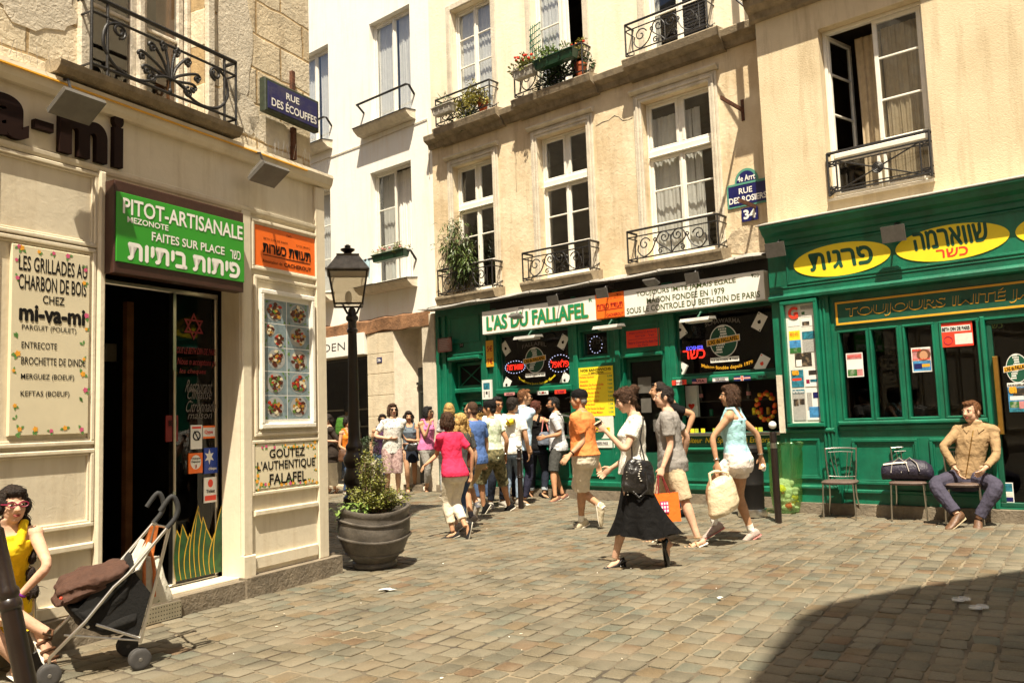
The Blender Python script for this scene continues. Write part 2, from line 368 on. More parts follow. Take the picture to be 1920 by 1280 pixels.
def moulding(mb, fr, u0, u1, z0, z1, w, t=.03, d=.018):    # raised picture-frame moulding
    ring(mb, fr, u0, u1, z0, z1, t, w, w+d, .006); ring(mb, fr, u0+t, u1-t, z0+t, z1-t, t*.55, w, w+d*.5, .004)
def curtain(fr, u0, u1, z0, z1, w, parent, m, waves=None, lift=0.0):
    mb = MB(); n = 56; waves = waves or max(3, (u1-u0)/(.06+.03*math.sin(u0*37))); vs = []; rows = 6
    rnd = random.Random(int(u0*1000)); ph = rnd.random()*6
    for j in range(rows+1):
        f = j/rows
        for i in range(n+1):
            g = i/n; d = .009*math.sin(g*waves*2*PI+ph+.6*math.sin(f*2+g*7+ph))+.010*math.sin(g*waves*2.3+f*1.5+ph*3)
            vs.append(fr.P(u0+(u1-u0)*g+.01*math.sin(f*4+g*20), z0+(z1-z0)*f+lift*(1-f)*math.sin(g*PI), w+d))
    mb.add(vs, [(j*(n+1)+i, j*(n+1)+i+1, (j+1)*(n+1)+i+1, (j+1)*(n+1)+i) for j in range(rows) for i in range(n)])
    return mb.build('curtain', m, parent, smooth=180)
def sash(f, g, fr, u0, u1, z0, z1, w, bars, t=.055, bt=.028):   # one leaf: frame bars into f, panes into g
    ring(f, fr, u0, u1, z0, z1, t, w-.03, w+.015)
    for b in bars: f.cbox(fr, u0+t, u1-t, b-bt/2, b+bt/2, w-.02, w+.01, .006)
    g.quad(fr, u0+t, u1-t, z0+t, z1-t, w-.008)
def window(fr, parent, u0, u1, z0, z1, w=-.17, trans=None, bars=2, glass='pane', cur=None, cz=None, label=None, frame='winwhite', t=.055, opened=None):
    f, g = MB(), MB(); mid = (u0+u1)/2
    ring(f, fr, u0, u1, z0, z1, .035, w-.07, w+.03)
    a0, a1, b0, b1 = u0+.037, u1-.037, z0+.037, z1-.037
    if trans:
        f.cbox(fr, a0, a1, trans-.05, trans+.05, w-.06, w+.05, .012); f.cbox(fr, a0, a1, trans-.075, trans-.052, w-.06, w+.075, .008)
        for p, q in ((a0, mid-.03), (mid+.03, a1)): sash(f, g, fr, p, q, trans+.052, b1, w, [], t)
        f.box(fr, mid-.029, mid+.029, trans+.052, b1, w-.05, w-.004); top = trans-.077
    else: top = b1
    for k, (p, q) in enumerate(((a0, mid-.002), (mid+.002, a1))):
        if opened == k: continue
        sash(f, g, fr, p, q, b0, top, w, [b0+(top-b0)*(i+1)/(bars+1) for i in range(bars)], t)
    if opened is None: f.cbox(fr, mid-.022, mid+.022, b0, top, w+.016, w+.032, .008)
    wo = f.build('window', M[frame], parent)
    if label: wo['label'] = label
    g.build('pane', M[glass], wo)
    if cur:
        cz = cz or (b0, top)
        for cu0, cu1 in cur[1:]: curtain(fr, u0+(u1-u0)*cu0, u0+(u1-u0)*cu1, cz[0], cz[1], w-(.085 if glass == 'pane_sky' else .14), wo, M[cur[0]])
    return wo
def spiral(cx, cz, r0, r1, a0, turns, n=26):
    return [(cx+(r0+(r1-r0)*i/n)*math.cos(a0+turns*2*PI*i/n), cz+(r0+(r1-r0)*i/n)*math.sin(a0+turns*2*PI*i/n)) for i in range(n+1)]
def cscroll(cx, cz, r, s=1):                              # big C scroll with a curled head, s = +-1 mirrors it
    p = spiral(0, 0, r*.12, r*.36, PI*.2, 1.15, 18)
    q = [(r*.10+r*.95*math.cos(a), -r*.25+r*.95*math.sin(a)) for a in [PI*.62+PI*1.05*i/16 for i in range(17)]]
    p = [(x-.05*r, z+.28*r) for x, z in p]
    return [(cx+s*x, cz+z) for x, z in p], [(cx+s*x, cz+z) for x, z in q]
def railing(fr, parent, u0, u1, zb, zt, w, style='scroll', r=.011, wall_w=0.0, nm='railing'):
    mb = MB(); P = fr.P; H = zt-zb; W = u1-u0; L = lambda pts, rr=r: mb.tube([P(u, z, w) for u, z in (crv(pts, 4) if 3 < len(pts) < 9 else pts)], rr, 6)
    for z, rr in ((zt, r*1.9), (zb+.05, r*1.2), (zt-.10*H/.5, r*1.1)):
        mb.tube([P(u0, z, wall_w), P(u0, z, w), P(u1, z, w), P(u1, z, wall_w)], rr, 6)
    for u in (u0, u1): L([(u, zb), (u, zt)], r*1.4)
    for u in (u0+.09*W, u1-.09*W): L([(u, zb+.05), (u, zt-.1*H/.5)], r)
    for s, u in ((-1, u0), (1, u1)): mb.tube([P(u, zb, w), P(u-s*.08, zb+.05, w*.5), P(u, zb+.16, wall_w)], r, 6)
    mid = (u0+u1)/2; z0, z1 = zb+.05, zt-.1*H/.5; h = z1-z0; cz = (z0+z1)/2
    if style == 'scroll':
        for s in (-1, 1):
            L(spiral(mid+s*W*.075, z1-.25*h, .015, .24*h, PI*(1.2 if s > 0 else -.2), s*-1.25))
            L([(mid+s*W*.0, z0), (mid+s*W*.04, z0+.2*h), (mid+s*W*.15, z0+.55*h), (mid+s*W*.14, z1-.12*h), (mid+s*W*.075, z1), (mid+s*.012*W, z1-.2*h), (mid, cz+.1*h)])
            cx = mid+s*W*.30
            L(spiral(cx, cz+.1*h, .02, .30*h, PI/2, s*1.2))
            L([(cx+s*.30*h, cz+.1*h), (cx+s*.34*h, cz-.2*h), (cx+s*.05*h, z0+.04*h), (cx-s*.35*h, cz-.25*h), (cx-s*.55*h, cz+.15*h)])
            L(spiral(cx-s*.55*h, cz+.22*h, .012, .10*h, -PI/2, s*-1.1, 14))
            L(spiral(mid+s*W*.12, z0+.17*h, .012, .13*h, PI/2, s*1.1, 14))
        L([(mid, z0), (mid, z1-.2*h)])
    elif style == 'cross':
        a, b = u0+.09*W, u1-.09*W
        L([(a, z0), (b, z1)], r*.9); L([(a, z1), (b, z0)], r*.9); L([(u0, z0+.1*h), (u1, z0+.1*h)], r*.8); L([(u0, z1-.1*h), (u1, z1-.1*h)], r*.8)
        for k in (.16, .11, .06): mb.tube([P(mid+k*h*math.cos(t*PI/10), cz+k*h*math.sin(t*PI/10), w) for t in range(21)], r*.9, 6)
        for uu in ((u0, a), (b, u1)):
            for zz in ((z0, z0+.16*h), (z1-.16*h, z1)):
                L([(uu[0], zz[0]), (uu[1], zz[1])], r*.8); L([(uu[0], zz[1]), (uu[1], zz[0])], r*.8)
                L([(uu[0], zz[0]), (uu[1], zz[0])], r*.7); L([(uu[0], zz[1]), (uu[1], zz[1])], r*.7)
    return mb.build(nm, M['iron'], parent, smooth=40)
def spikes(mb, fr, u0, u1, z, w, n, h=.10, rnd=random.Random(5)):    # thin bird spikes
    for i in range(n):
        u = u0+(u1-u0)*i/(n-1)
        mb.tube([fr.P(u, z, w), fr.P(u+rnd.uniform(-.02, .02), z+h*rnd.uniform(.8, 1.1), w+rnd.uniform(-.05, .06))], .0016, 4, cap=False)
def leaf(mb, p, d, up, ln, wd, bend=.2):                  # one pointed leaf of two bent quads
    d = d.normalized(); s = d.cross(up); s = s.normalized() if s.length > 1e-4 else d.orthogonal().normalized(); n = s.cross(d)
    a = p; m_ = p+d*ln*.5+n*ln*bend*.35; e = p+d*ln-n*ln*bend
    mb.add([a, m_+s*wd*.5, e, m_-s*wd*.5, ], [(0, 1, 2, 3)])
def bush(mb, c, rx, ry, rz, n, ln, wd, rnd, flat=.0):       # leaf clumps spread through an uneven volume
    cl = [(Vector((rnd.gauss(0, .45)*rx, rnd.gauss(0, .45)*ry, rnd.gauss(0, .45)*rz)), rnd.uniform(.22, .42)) for _ in range(max(4, n//45))]
    for i in range(n):
        q, k = rnd.choice(cl); v = Vector((rnd.gauss(0, 1), rnd.gauss(0, 1), rnd.gauss(0, 1))); v.normalize()
        p = Vector(c)+q+Vector((v.x*rx, v.y*ry, v.z*rz))*k
        leaf(mb, p, v+Vector((0, 0, .5-flat)), Vector((rnd.uniform(-1, 1), rnd.uniform(-1, 1), .8)), ln*rnd.uniform(.6, 1.2), wd*rnd.uniform(.7, 1.2))
def shell(fr, parent, u0, u1, z0, z1, dep, floors, m='room', name='interior'):
    mb = MB(); P = fr.P
    for a, b in ((u0, u0+.05), (u1-.05, u1)): mb.box(fr, a, b, z0, z1, -dep, -.30)
    mb.box(fr, u0, u1, z0, z1, -dep-.1, -dep-.002)
    for z in floors: mb.box(fr, u0+.052, u1-.052, z-.05, z+.05, -dep, -.30)
    return mb.build(name, M[m], parent)
# ---------------------------------------------------------------- ochre building with the green falafel shopfront
bB = thing('ochre_building', 'ochre rendered building with three tall windows and scroll balconies above the green falafel shopfront', 'building', FB.P(-8.7, 0))
LW = [(-11.86, -10.74, 3.97, 6.64), (-9.59, -8.44, 3.97, 6.69), (-7.27, -5.99, 3.97, 6.73)]
UW = [(-11.79, -10.67, 7.50, 10.0), (-9.62, -8.42, 7.52, 10.2), (-7.10, -5.96, 7.55, 10.25)]
mb = MB(); wall(mb, FB, -12.46, -4.6, 3.7, 7.3, LW); mb.mi = 1; wall(mb, FB, -12.46, -4.6, 7.3, 13.5, UW)
mb.add([FB.P(-12.46, 0, 0), FB.P(-12.46, 13.5, 0), FB.P(-12.46, 13.5, -5), FB.P(-12.46, 0, -5)], [(0, 1, 2, 3)])
wB = mb.build('wall', [M['ochre'], M['ochre_top']], bB)
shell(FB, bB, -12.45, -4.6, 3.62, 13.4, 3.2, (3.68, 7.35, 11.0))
mb = MB(); mb.sweep(FB, [(.5, 13.45), (.5, 13.6), (-4, 15.5), (-5, 15.5), (-5, 13.45)], -12.5, -4.6); mb.build('roof', M['zinc'], bB)
# cornice band at the second floor with bulging window ledges
mb = MB(); pr = [(0, 7.15), (.06, 7.16), (.09, 7.24), (.20, 7.30), (.22, 7.40), (.20, 7.42), (0, 7.47)]
mb.sweep(FB, pr, -12.5, -4.6)
for a, b, _, _ in UW:
    mb.sweep(FB, [(0, 7.12), (.10, 7.14), (.14, 7.24), (.30, 7.31), (.33, 7.43), (.31, 7.452), (0, 7.494)], a-.32, b+.32)
    for e in (a-.32, b+.32): pass
mb.build('cornice', M['ledge'], bB)
for a, b, c, d in LW:                                     # moulded surrounds
    mb = MB()
    for t, k in ((.15, .03), (.10, .05), (.05, .035)):
        mb.cbox(FB, a-t, a-t+.05, c-.05, d+t, .0, k, .01); mb.cbox(FB, b+t-.05, b+t, c-.05, d+t, .0, k, .01); mb.cbox(FB, a-t+.05, b+t-.05, d+t-.05, d+t, .0, k, .01)
    mb.sweep(FB, [(0, d+.15), (.05, d+.152), (.11, d+.20), (.11, d+.225), (0, d+.24)], a-.19, b+.19)
    mb.build('window_surround', M['trim'], bB)
for a, b, c, d in UW:
    mb = MB()
    mb.cbox(FB, a-.14, a-.01, c-.02, d+.14, 0, .03, .01); mb.cbox(FB, b+.01, b+.14, c-.02, d+.14, 0, .03, .01); mb.cbox(FB, a-.01, b+.01, d+.01, d+.14, 0, .03, .01)
    mb.build('window_surround', M['trim'], bB)
for a, b, c, d in LW: mb = MB(); mb.sweep(FB, [(0, 3.76), (.30, 3.74), (.36, 3.86), (.36, 3.90), (0, 3.965)], a-.26, b+.22); mb.build('ledge', M['ledge'], bB)
window(FB, bB, *LW[0][:2], 4.0, 6.64, trans=5.78, bars=2)
window(FB, bB, *LW[1][:2], 4.0, 6.69, trans=5.80, bars=2)
window(FB, bB, *LW[2][:2], 4.0, 6.73, trans=5.83, bars=2, cur=('curtain', (.03, .62), (.62, .74)), cz=(4.05, 6.5))
window(FB, bB, *UW[0][:2], 7.52, 10.0, bars=3, glass='pane_sky', cur=('curtain', (.02, .98)))
window(FB, bB, *UW[1][:2], 7.54, 10.2, bars=3, glass='pane_sky', cur=('curtain', (.05, .6)), opened=1, label='white window with its right leaf open')
window(FB, bB, *UW[2][:2], 7.57, 10.25, bars=3, cur=('curtain', (.02, .1)))
mb = MB(); fr = FB; k = FB.P(-5.98, 0, 0)
for i in range(44): mb.box(FB, -6.52, -6.02, 7.62+i*.055, 7.655+i*.055, -.20, -.17)
ring(mb, FB, -6.56, -5.98, 7.58, 10.1, .035, -.21, -.165); mb.build('shutter', M['iron'], bB)
for a, b, c, d in LW: railing(FB, bB, a-.22, b+.16, 3.93, 4.46, .30)
for a, b, c, d in UW: railing(FB, bB, a-.26, b+.14, 7.50, 8.06, .26)
mb = MB(); P = FB.P                                       # scalloped zinc flashing over the shopfront
n = 60
for i in range(n):
    u0, u1 = -12.6+7.5*i/n, -12.6+7.5*(i+1)/n
    g = lambda u: .012*math.sin(u*3.1)+.010*math.sin(u*7.7)
    s = lambda u: -.03*abs(math.sin((u+12.6)*PI/1.45))
    mb.add([P(u0, 3.80+g(u0), 0), P(u1, 3.80+g(u1), 0), P(u1, 3.72+s(u1), .40), P(u0, 3.72+s(u0), .40), P(u1, 3.695+s(u1), .41), P(u0, 3.695+s(u0), .41), P(u1, 3.69, 0), P(u0, 3.69, 0)], [(0, 3, 2, 1), (3, 5, 4, 2), (5, 7, 6, 4)])
for k in range(6):
    u = -12.3+k*1.35; mb.tube([P(u, 3.815, .01), P(u+.03, 3.76, .2), P(u+.02, 3.71, .41), P(u, 3.68, .41)], .012, 6)
mb.build('flashing', M['zinc'], bB, smooth=30)
mb = MB(); spikes(mb, FB, -11.2, -5.25, 3.60, .33, 190, .13, random.Random(4)); mb.build('bird_spikes', M['iron'], bB)

# ---- the shopfront: one timber wall with openings, pilasters, panels
S = {}
def bx(px0, py0, px1, py1, w=0.0):
    a, b = at(FB, px0, py0, w), at(FB, px1, py1, w); return min(a[0], b[0]), max(a[0], b[0]), min(a[1], b[1]), max(a[1], b[1])
DR = (-12.02, -11.20, .08, 2.58)
W1 = (-10.72, -9.02, 1.98, 3.02); C1 = (-10.72, -9.02, 1.06, 1.86)
OPN = (-8.74, -8.16, 2.44, 2.90); D2 = (-7.86, -7.10, .10, 2.36); W2 = (-6.82, -5.14, 1.98, 3.02); C2 = (-6.82, -5.14, 1.07, 1.86)
mb = MB(); wall(mb, FB, -12.46, -4.62, .10, 3.69, [DR, W1, C1, OPN, D2, W2, C2], .04, .20)
g = lambda *a: mb.cbox(FB, *a)
for u in (-12.42, -12.24, -11.10, -10.84, -8.90, -8.00, -7.02, -6.92): g(u, u+.10, .16, 3.55, .041, .085, .012)   # pilasters
g(-12.05, -11.16, 2.60, 2.68, .041, .14, .02); g(-12.46, -10.9, 2.70, 2.74, .041, .06, .008)
for a, b in ((-10.78, -8.95), (-6.9, -5.0)):
    g(a, b, 1.87, 1.97, .0415, .10, .015); g(a, b, .16, .26, .0415, .09, .02); g(a, b, .78, .84, .0415, .12, .025); moulding(mb, FB, a+.08, b-.08, .30, .74, .041)
    g(a, b, 3.03, 3.09, .0415, .09, .01)
g(-8.93, -7.98, .16, .26, .042, .09, .02); moulding(mb, FB, -8.74, -8.12, .34, 1.0, .041); moulding(mb, FB, -8.78, -8.12, 2.40, 2.94, .041); moulding(mb, FB, -7.84, -7.12, 2.44, 2.92, .041)
g(-7.88, -7.06, 2.36, 2.42, .0415, .10, .012); moulding(mb, FB, -12.05, -11.2, 2.95, 3.5, .041)
shopB = mb.build('shopfront', M['green'], bB)
mb = MB(); mb.box(FB, -12.5, -4.62, -.05, .099, -.2, .10); mb.build('plinth', M['plinth'], bB)
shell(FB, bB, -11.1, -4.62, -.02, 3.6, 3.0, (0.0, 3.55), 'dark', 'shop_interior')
# street door no. 34
mb = MB(); mb.box(FB, -12.02, -11.20, .08, 2.58, -.22, -.16); ring(mb, FB, -12.0, -11.22, 2.04, 2.56, .06, -.16, -.10); mb.cbox(FB, -12.02, -11.2, 1.94, 2.04, -.16, -.02, .02)
moulding(mb, FB, -11.93, -11.29, 1.3, 1.84, -.159, .05, .03); moulding(mb, FB, -11.93, -11.29, .3, 1.2, -.159, .05, .03); mb.cbox(FB, -11.86, -11.36, 1.70, 1.78, -.128, -.10, .01)
do = mb.build('door', M['green'], bB)
mb = MB(); mb.quad(FB, -11.94, -11.28, 2.10, 2.50, -.155); mb.build('pane', M['black'], do)
mb = MB()
for a, b in (((-11.94, 2.08), (-11.28, 2.52)), ((-11.94, 2.52), (-11.28, 2.08))): mb.tube([FB.P(a[0], a[1], -.12), FB.P(b[0], b[1], -.12)], .012, 6)
mb.build('transom_bars', M['green'], do)
# shop windows, entrance and serving counters
for (a, b, c, d) in (W1, W2, OPN):
    mb = MB(); ring(mb, FB, a, b, c, d, .04, -.06, -.01); wo = mb.build('shop_window', M['green_dark'], bB)
    mb = MB(); mb.quad(FB, a+.04, b-.04, c+.04, d-.04, -.04); mb.build('pane', M['shopglass'], wo)
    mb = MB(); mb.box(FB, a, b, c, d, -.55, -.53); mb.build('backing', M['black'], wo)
for (a, b, c, d) in (C1, C2):
    mb = MB(); mb.cbox(FB, a-.05, b+.05, c-.05, c-.002, -.5, .16, .01); mb.build('counter', M['steel'], bB)
    mb = MB(); mb.cbox(FB, a-.04, b+.04, c-.21, c-.055, .041, .10, .01); cb = mb.build('counter_sign', M['green_dark'], bB)
    mb = MB(); mb.text('Traiteur  Nos Spécialités à Emporter', FB, a+.06, b-.06, c-.185, c-.075, .103, .012, slant=.2); mb.build('lettering', M['yellow'], cb)
    mb = MB()
    for z in (1.30, 1.56): mb.box(FB, a, b, z, z+.015, -.70, -.45)
    mb.box(FB, a, b, c, 1.9, -.9, -.88)
    mb.build('shelf', M['dark'], bB)
mb = MB(); ring(mb, FB, -7.86, -7.10, .1, 2.36, .07, -.12, -.05); mb.box(FB, -7.79, -7.17, .17, .75, -.11, -.07); en = mb.build('entrance_door', M['green_dark'], bB)
mb = MB(); mb.quad(FB, -7.79, -7.17, .75, 2.29, -.09); mb.build('pane', M['shopglass'], en)
for (a, b, c, d) in ((-7.66, -7.4, 1.75, 2.02), (-7.62, -7.42, 1.42, 1.66), (-7.4, -7.2, 1.1, 1.3)): mb = MB(); mb.quad(FB, a, b, c, d, -.086); mb.build('poster', M['grey'], en)
mb = MB(); mb.box(FB, -4.95, -4.90, 1.1, 2.78, .05, .20); mb.build('sliding_screen_post', M['green'], bB)

# ---- the sign board
sw = .30
def sx(px, py): return at(FB, px, py, sw)[0]
s0, s1, s2, s3 = sx(904, 606), sx(1117, 578), sx(1170, 570), sx(1433, 533)
zt, zb = at(FB, 904, 585, sw)[1], at(FB, 904, 627.5, sw)[1]
sg = thing('shop_sign', 'long white fascia sign with green falafel shop lettering and an orange middle panel', 'sign', FB.P(s0, 0, sw))
mb = MB(); mb.cbox(FB, s0, s1-.004, zb, zt, sw-.16, sw, .006); mb.cbox(FB, s2+.004, s3, zb, zt, sw-.16, sw, .006); mb.build('board', M['white'], sg)
mb = MB(); mb.cbox(FB, s1, s2, zb+.02, zt, sw-.15, sw+.004, .004); mb.build('orange_panel', M['orange'], sg)
M['sign_green'] = mat('sign green', (.012, .24, .09), .5); M['sign_olive'] = mat('sign olive lettering', (.055, .085, .012), .5); M['sign_shadow'] = mat('sign ochre outline', (.50, .30, .02), .5)  # ochre is a printed outline, used on the lettering and the reed leaves
W_ = s1-s0; Hh = zt-zb
mb = MB(); mb.text("L'AS DU FALLAFEL", FB, s0+.045*W_+.01, s1-.065*W_+.012, zb+.16*Hh-.009, zt-.22*Hh-.009, sw+.002, .05); mb.build('lettering_outline', M['sign_shadow'], sg)
mb = MB(); mb.text("L'AS DU FALLAFEL", FB, s0+.045*W_, s1-.065*W_, zb+.16*Hh, zt-.22*Hh, sw+.0045, .042); mb.text('R', FB, s1-.05*W_, s1-.022*W_, zt-.24*Hh, zt-.09*Hh, sw+.003, .01); mb.build('lettering', M['sign_green'], sg)
W_ = s3-s2
mb = MB()
mb.text('TOUJOURS IMITE JAMAIS EGALE', FB, s2+.10*W_, s2+.82*W_, zb+.66*Hh, zb+.88*Hh, sw+.003, .012)
mb.text('MAISON FONDEE EN 1979', FB, s2+.18*W_, s2+.74*W_, zb+.38*Hh, zb+.60*Hh, sw+.003, .012)
mb.text('SOUS LE CONTROLE DU BETH-DIN DE PARIS', FB, s2+.02*W_, s2+.97*W_, zb+.09*Hh, zb+.31*Hh, sw+.003, .012)
mb.text('בסד', FB, s2+.92*W_, s2+.97*W_, zb+.80*Hh, zb+.92*Hh, sw+.003, .0, rtl=True)
mb.build('lettering', M['sign_olive'], sg)
W_ = s2-s1; mb = MB(); M['sign_red'] = mat('dark red print', (.35, .01, .006), .5)
mb.text('תעודת כשרות', FB, s1+.06*W_, s2-.04*W_, zb+.42*Hh, zb+.60*Hh, sw+.007, .03, rtl=True); mb.text('CACHEROUT', FB, s1+.38*W_, s2-.02*W_, zb+.09*Hh, zb+.20*Hh, sw+.007, .03)
mb.box(FB, s1+.06*W_, s2-.05*W_, zb+.35*Hh, zb+.38*Hh, sw+.004, sw+.007); mb.text('בית דין פריס', FB, s1+.4*W_, s2-.1*W_, zb+.74*Hh, zb+.8*Hh, sw+.007, .0, rtl=True); mb.text('כד', FB, s1+.75*W_, s2-.08*W_, zb+.86*Hh, zb+.93*Hh, sw+.007, .0, rtl=True)
mb.build('lettering', M['sign_red'], sg)

mb = MB(); mb.box(FB, s0, s3, zt-.1, 3.70, .05, .06); mb.build('back_board', M['iron'], sg)  # dark board added to blacken the gap between sign and flashing
# ---- things on the shopfront
def flood(name, label, cat, fr, u, z, w, group=None, tilt=0.6, sc=1.0, arm=.16, m='grey'):
    o = thing(name, label, cat, fr.P(u, z, w), group)
    mb = MB(); f2 = Frame(fr.U, fr.N, 0); f2.o = fr.P(u, z, w); q = Matrix.Rotation(tilt, 3, fr.U)
    def tr(vs): return [f2.o+q@(Vector(v)-f2.o) for v in vs]
    b = MB(); s = sc*.11
    b.loft([(f2.P(0, 0, -.02*sc), fr.U*s*.75, Vector((0, 0, s*.5))), (f2.P(0, 0, .035*sc), fr.U*s*1.3, Vector((0, 0, s*.95))), (f2.P(0, 0, .055*sc), fr.U*s*1.4, Vector((0, 0, s*1.02)))], 4) if False else None
    x, y = .115*sc, .085*sc; P = f2.P
    vs = [P(-x*.7, -y*.6, 0), P(x*.7, -y*.6, 0), P(x*.7, y*.6, 0), P(-x*.7, y*.6, 0), P(-x, -y, .05*sc), P(x, -y, .05*sc), P(x, y, .05*sc), P(-x, y, .05*sc), P(-x, -y, .075*sc), P(x, -y, .075*sc), P(x, y, .075*sc), P(-x, y, .075*sc)]
    mb.add(tr(vs), [(3, 2, 1, 0), (0, 1, 5, 4), (1, 2, 6, 5), (2, 3, 7, 6), (3, 0, 4, 7), (4, 5, 9, 8), (5, 6, 10, 9), (6, 7, 11, 10), (7, 4, 8, 11), (8, 9, 10, 11)])
    mb.build('housing', M[m], o)
    mb = MB(); mb.tube([P(0, .02, -.005), P(0, .11*sc, -.06), P(0, .13*sc, -arm)], .011, 6); mb.box(f2, -.04, .04, .09*sc, .17*sc, -arm-.01, -arm+.01); mb.build('bracket', M['iron'], o)
    return o
for px, py, lab in ((967, 588, 'leftmost small grey floodlight over the green sign lettering'), (1039, 562, 'small grey floodlight over the right half of the green sign lettering'), (1131, 548, 'small grey floodlight over the orange middle panel'), (1219, 534, 'small grey floodlight over the left end of the olive lettering'), (1300, 520, 'small grey floodlight over the middle of the olive lettering')):
    u, z = at(FB, px, py, .52); flood('floodlight', lab, 'floodlight', FB, u, z, .50, 'floodlights above the long white sign', tilt=-1.9 if px > 1200 and px < 1250 else 1.35 if px == 967 else .25, arm=.24)
for px, py, lab in ((990, 628, 'green heat lamp under the sign before the left shop window'), (1141, 608, 'green heat lamp under the orange panel of the sign'), (1308, 594, 'green heat lamp under the sign before the right shop window')):
    u, z = at(FB, px, py, .40); o = thing('heat_lamp', lab, 'heat lamp', FB.P(u, z, .4), 'heat lamps under the long white sign')
    mb = MB(); mb.sweep(FB, [(.26, z-.05), (.30, z), (.50, z-.02), (.54, z-.075), (.50, z-.06), (.30, z-.04)], u-.25, u+.25); mb.build('hood', M['zinc'], o)
    mb = MB(); mb.box(FB, u-.2, u+.2, z-.085, z-.06, .30, .34); mb.box(FB, u-.2, u+.2, z-.085, z-.065, .40, .44); mb.build('element', M['white'], o)
    mb = MB(); mb.tube([FB.P(u, z-.01, .4), FB.P(u, z+.08, .3), FB.P(u, z+.10, .08)], .016, 6); mb.build('bracket', M['green_dark'], o)

# cracks, broken plaster and a small junction box on the ochre wall
def crack(pts, m='rust'):
    mb = MB(); q = [at(FB, *p_) for p_ in pts]; mb.tube([FB.P(u, z, .001) for u, z in q], [.003+.003*(i % 2) for i in range(len(q))], 5); mb.build('crack', M[m], bB)
crack([(1117, 237), (1130, 229), (1141, 226), (1152, 217), (1160, 219), (1168, 226), (1178, 225), (1186, 221)], 'iron'); crack([(966, 286), (968, 300), (967, 318), (969, 360)], 'plinth'); crack([(1136, 20), (1131, 60), (1134, 95)], 'trim')
M['masonry'] = mat('bare rubble masonry', (.50, .40, .27), .95, .3, 9, 1.0, 14, pos=True); mb = MB(); q = [at(FB, *p_) for p_ in ((1366, 474), (1363, 452), (1374, 433), (1386, 427), (1396, 421), (1410, 424), (1424, 430), (1436, 424), (1440, 440), (1438, 470), (1420, 478))]; mb.poly(FB, q, .0005, .008); mb.build('broken_plaster', M['masonry'], bB)
u, z = at(FB, 1388, 68, .0); o = thing('junction_box', 'small pale junction box under the stone cornice', 'junction box', FB.P(u, z, 0)); mb = MB(); mb.cbox(FB, u-.07, u+.07, z-.06, z+.07, .001, .07, .008); mb.build('box', M['white'], o)
u, z = at(FB, 1463, 757, .50); u2 = u; o = thing('timber_plank', 'pale upright plank standing against the corner beside the notice case', 'plank', FC.P(-4.86, 1.0, .1)); mb = MB(); mb.cbox(FC, -4.905, -4.82, 1.06, 1.88, .105, .13, .004); mb.build('plank', M['trim'], o)
# ---------------------------------------------------------------- white building across the corner
bD = thing('white_building', 'white rendered building with a rough timber beam above its shop and black street door', 'building', FD.P(-14.5, 0))
DW = [(-14.51, -13.12, 8.22, 10.68), (-14.57, -13.19, 4.52, 7.13), (-17.45, -16.08, 8.28, 10.74), (-17.45, -16.08, 4.55, 7.13), (-20.4, -19.0, 4.55, 7.1), (-20.4, -19.0, 8.28, 10.74)]
mb = MB(); wall(mb, FD, -24, -12.46, 3.62, 14, DW, 0, .26); mb.build('wall', M['white_wall'], bD)
mb = MB(); wall(mb, FD, -24, -14.75, -.05, 3.5, [(-23.5, -14.78, .0, 2.96)], 0, .3); mb.build('shop_wall', M['stone'], bD)
mb = MB(); ys = [-.05, .32, .72, 1.13, 1.55, 2.02, 2.50, 2.95, 3.42]
for a, b in zip(ys[:-1], ys[1:]): mb.cbox(FD, -14.75, -13.86, a, b-.012, -.3, .045, .006)
mb.box(FD, -14.74, -13.87, -.05, 3.42, -.29, .036); mb.build('stone_pier', M['stone'], bD)
mb = MB(); P = FD.P
mb.box(FD, -13.86, -12.93, 2.58, 3.45, -.42, -.35); mb.add([P(-13.86, -.05, .03), P(-13.86, 3.45, .03), P(-13.50, 3.45, -.35), P(-13.50, -.05, -.35)], [(0, 3, 2, 1)])
mb.cbox(FD, -12.93, -12.53, -.05, 3.66, -.4, .05, .01); mb.box(FD, -13.86, -12.93, 3.44, 3.5, -.4, .02); mb.build('door_recess', M['trim'], bD)
mb = MB(); mb.box(FD, -13.49, -12.94, 0, 2.2, -.40, -.33); mb.box(FD, -13.49, -12.94, 2.26, 2.56, -.40, -.34); moulding(mb, FD, -13.42, -13.02, 1.1, 2.05, -.329); moulding(mb, FD, -13.42, -13.02, .25, .95, -.329); mb.box(FD, -13.49, -12.94, 2.2, 2.26, -.4, -.28)
M['door_black'] = mat('black door paint', (.02, .022, .018), .35, .1, 4, coat=.2); dd = mb.build('door', M['door_black'], bD)
mb = MB(); mb.box(FD, -13.56, -12.93, -.05, .08, -.5, .10); mb.box(FD, -13.2, -13.0, 3.0, 3.25, -.348, -.335); mb.build('doorstep', M['plinth'], bD)
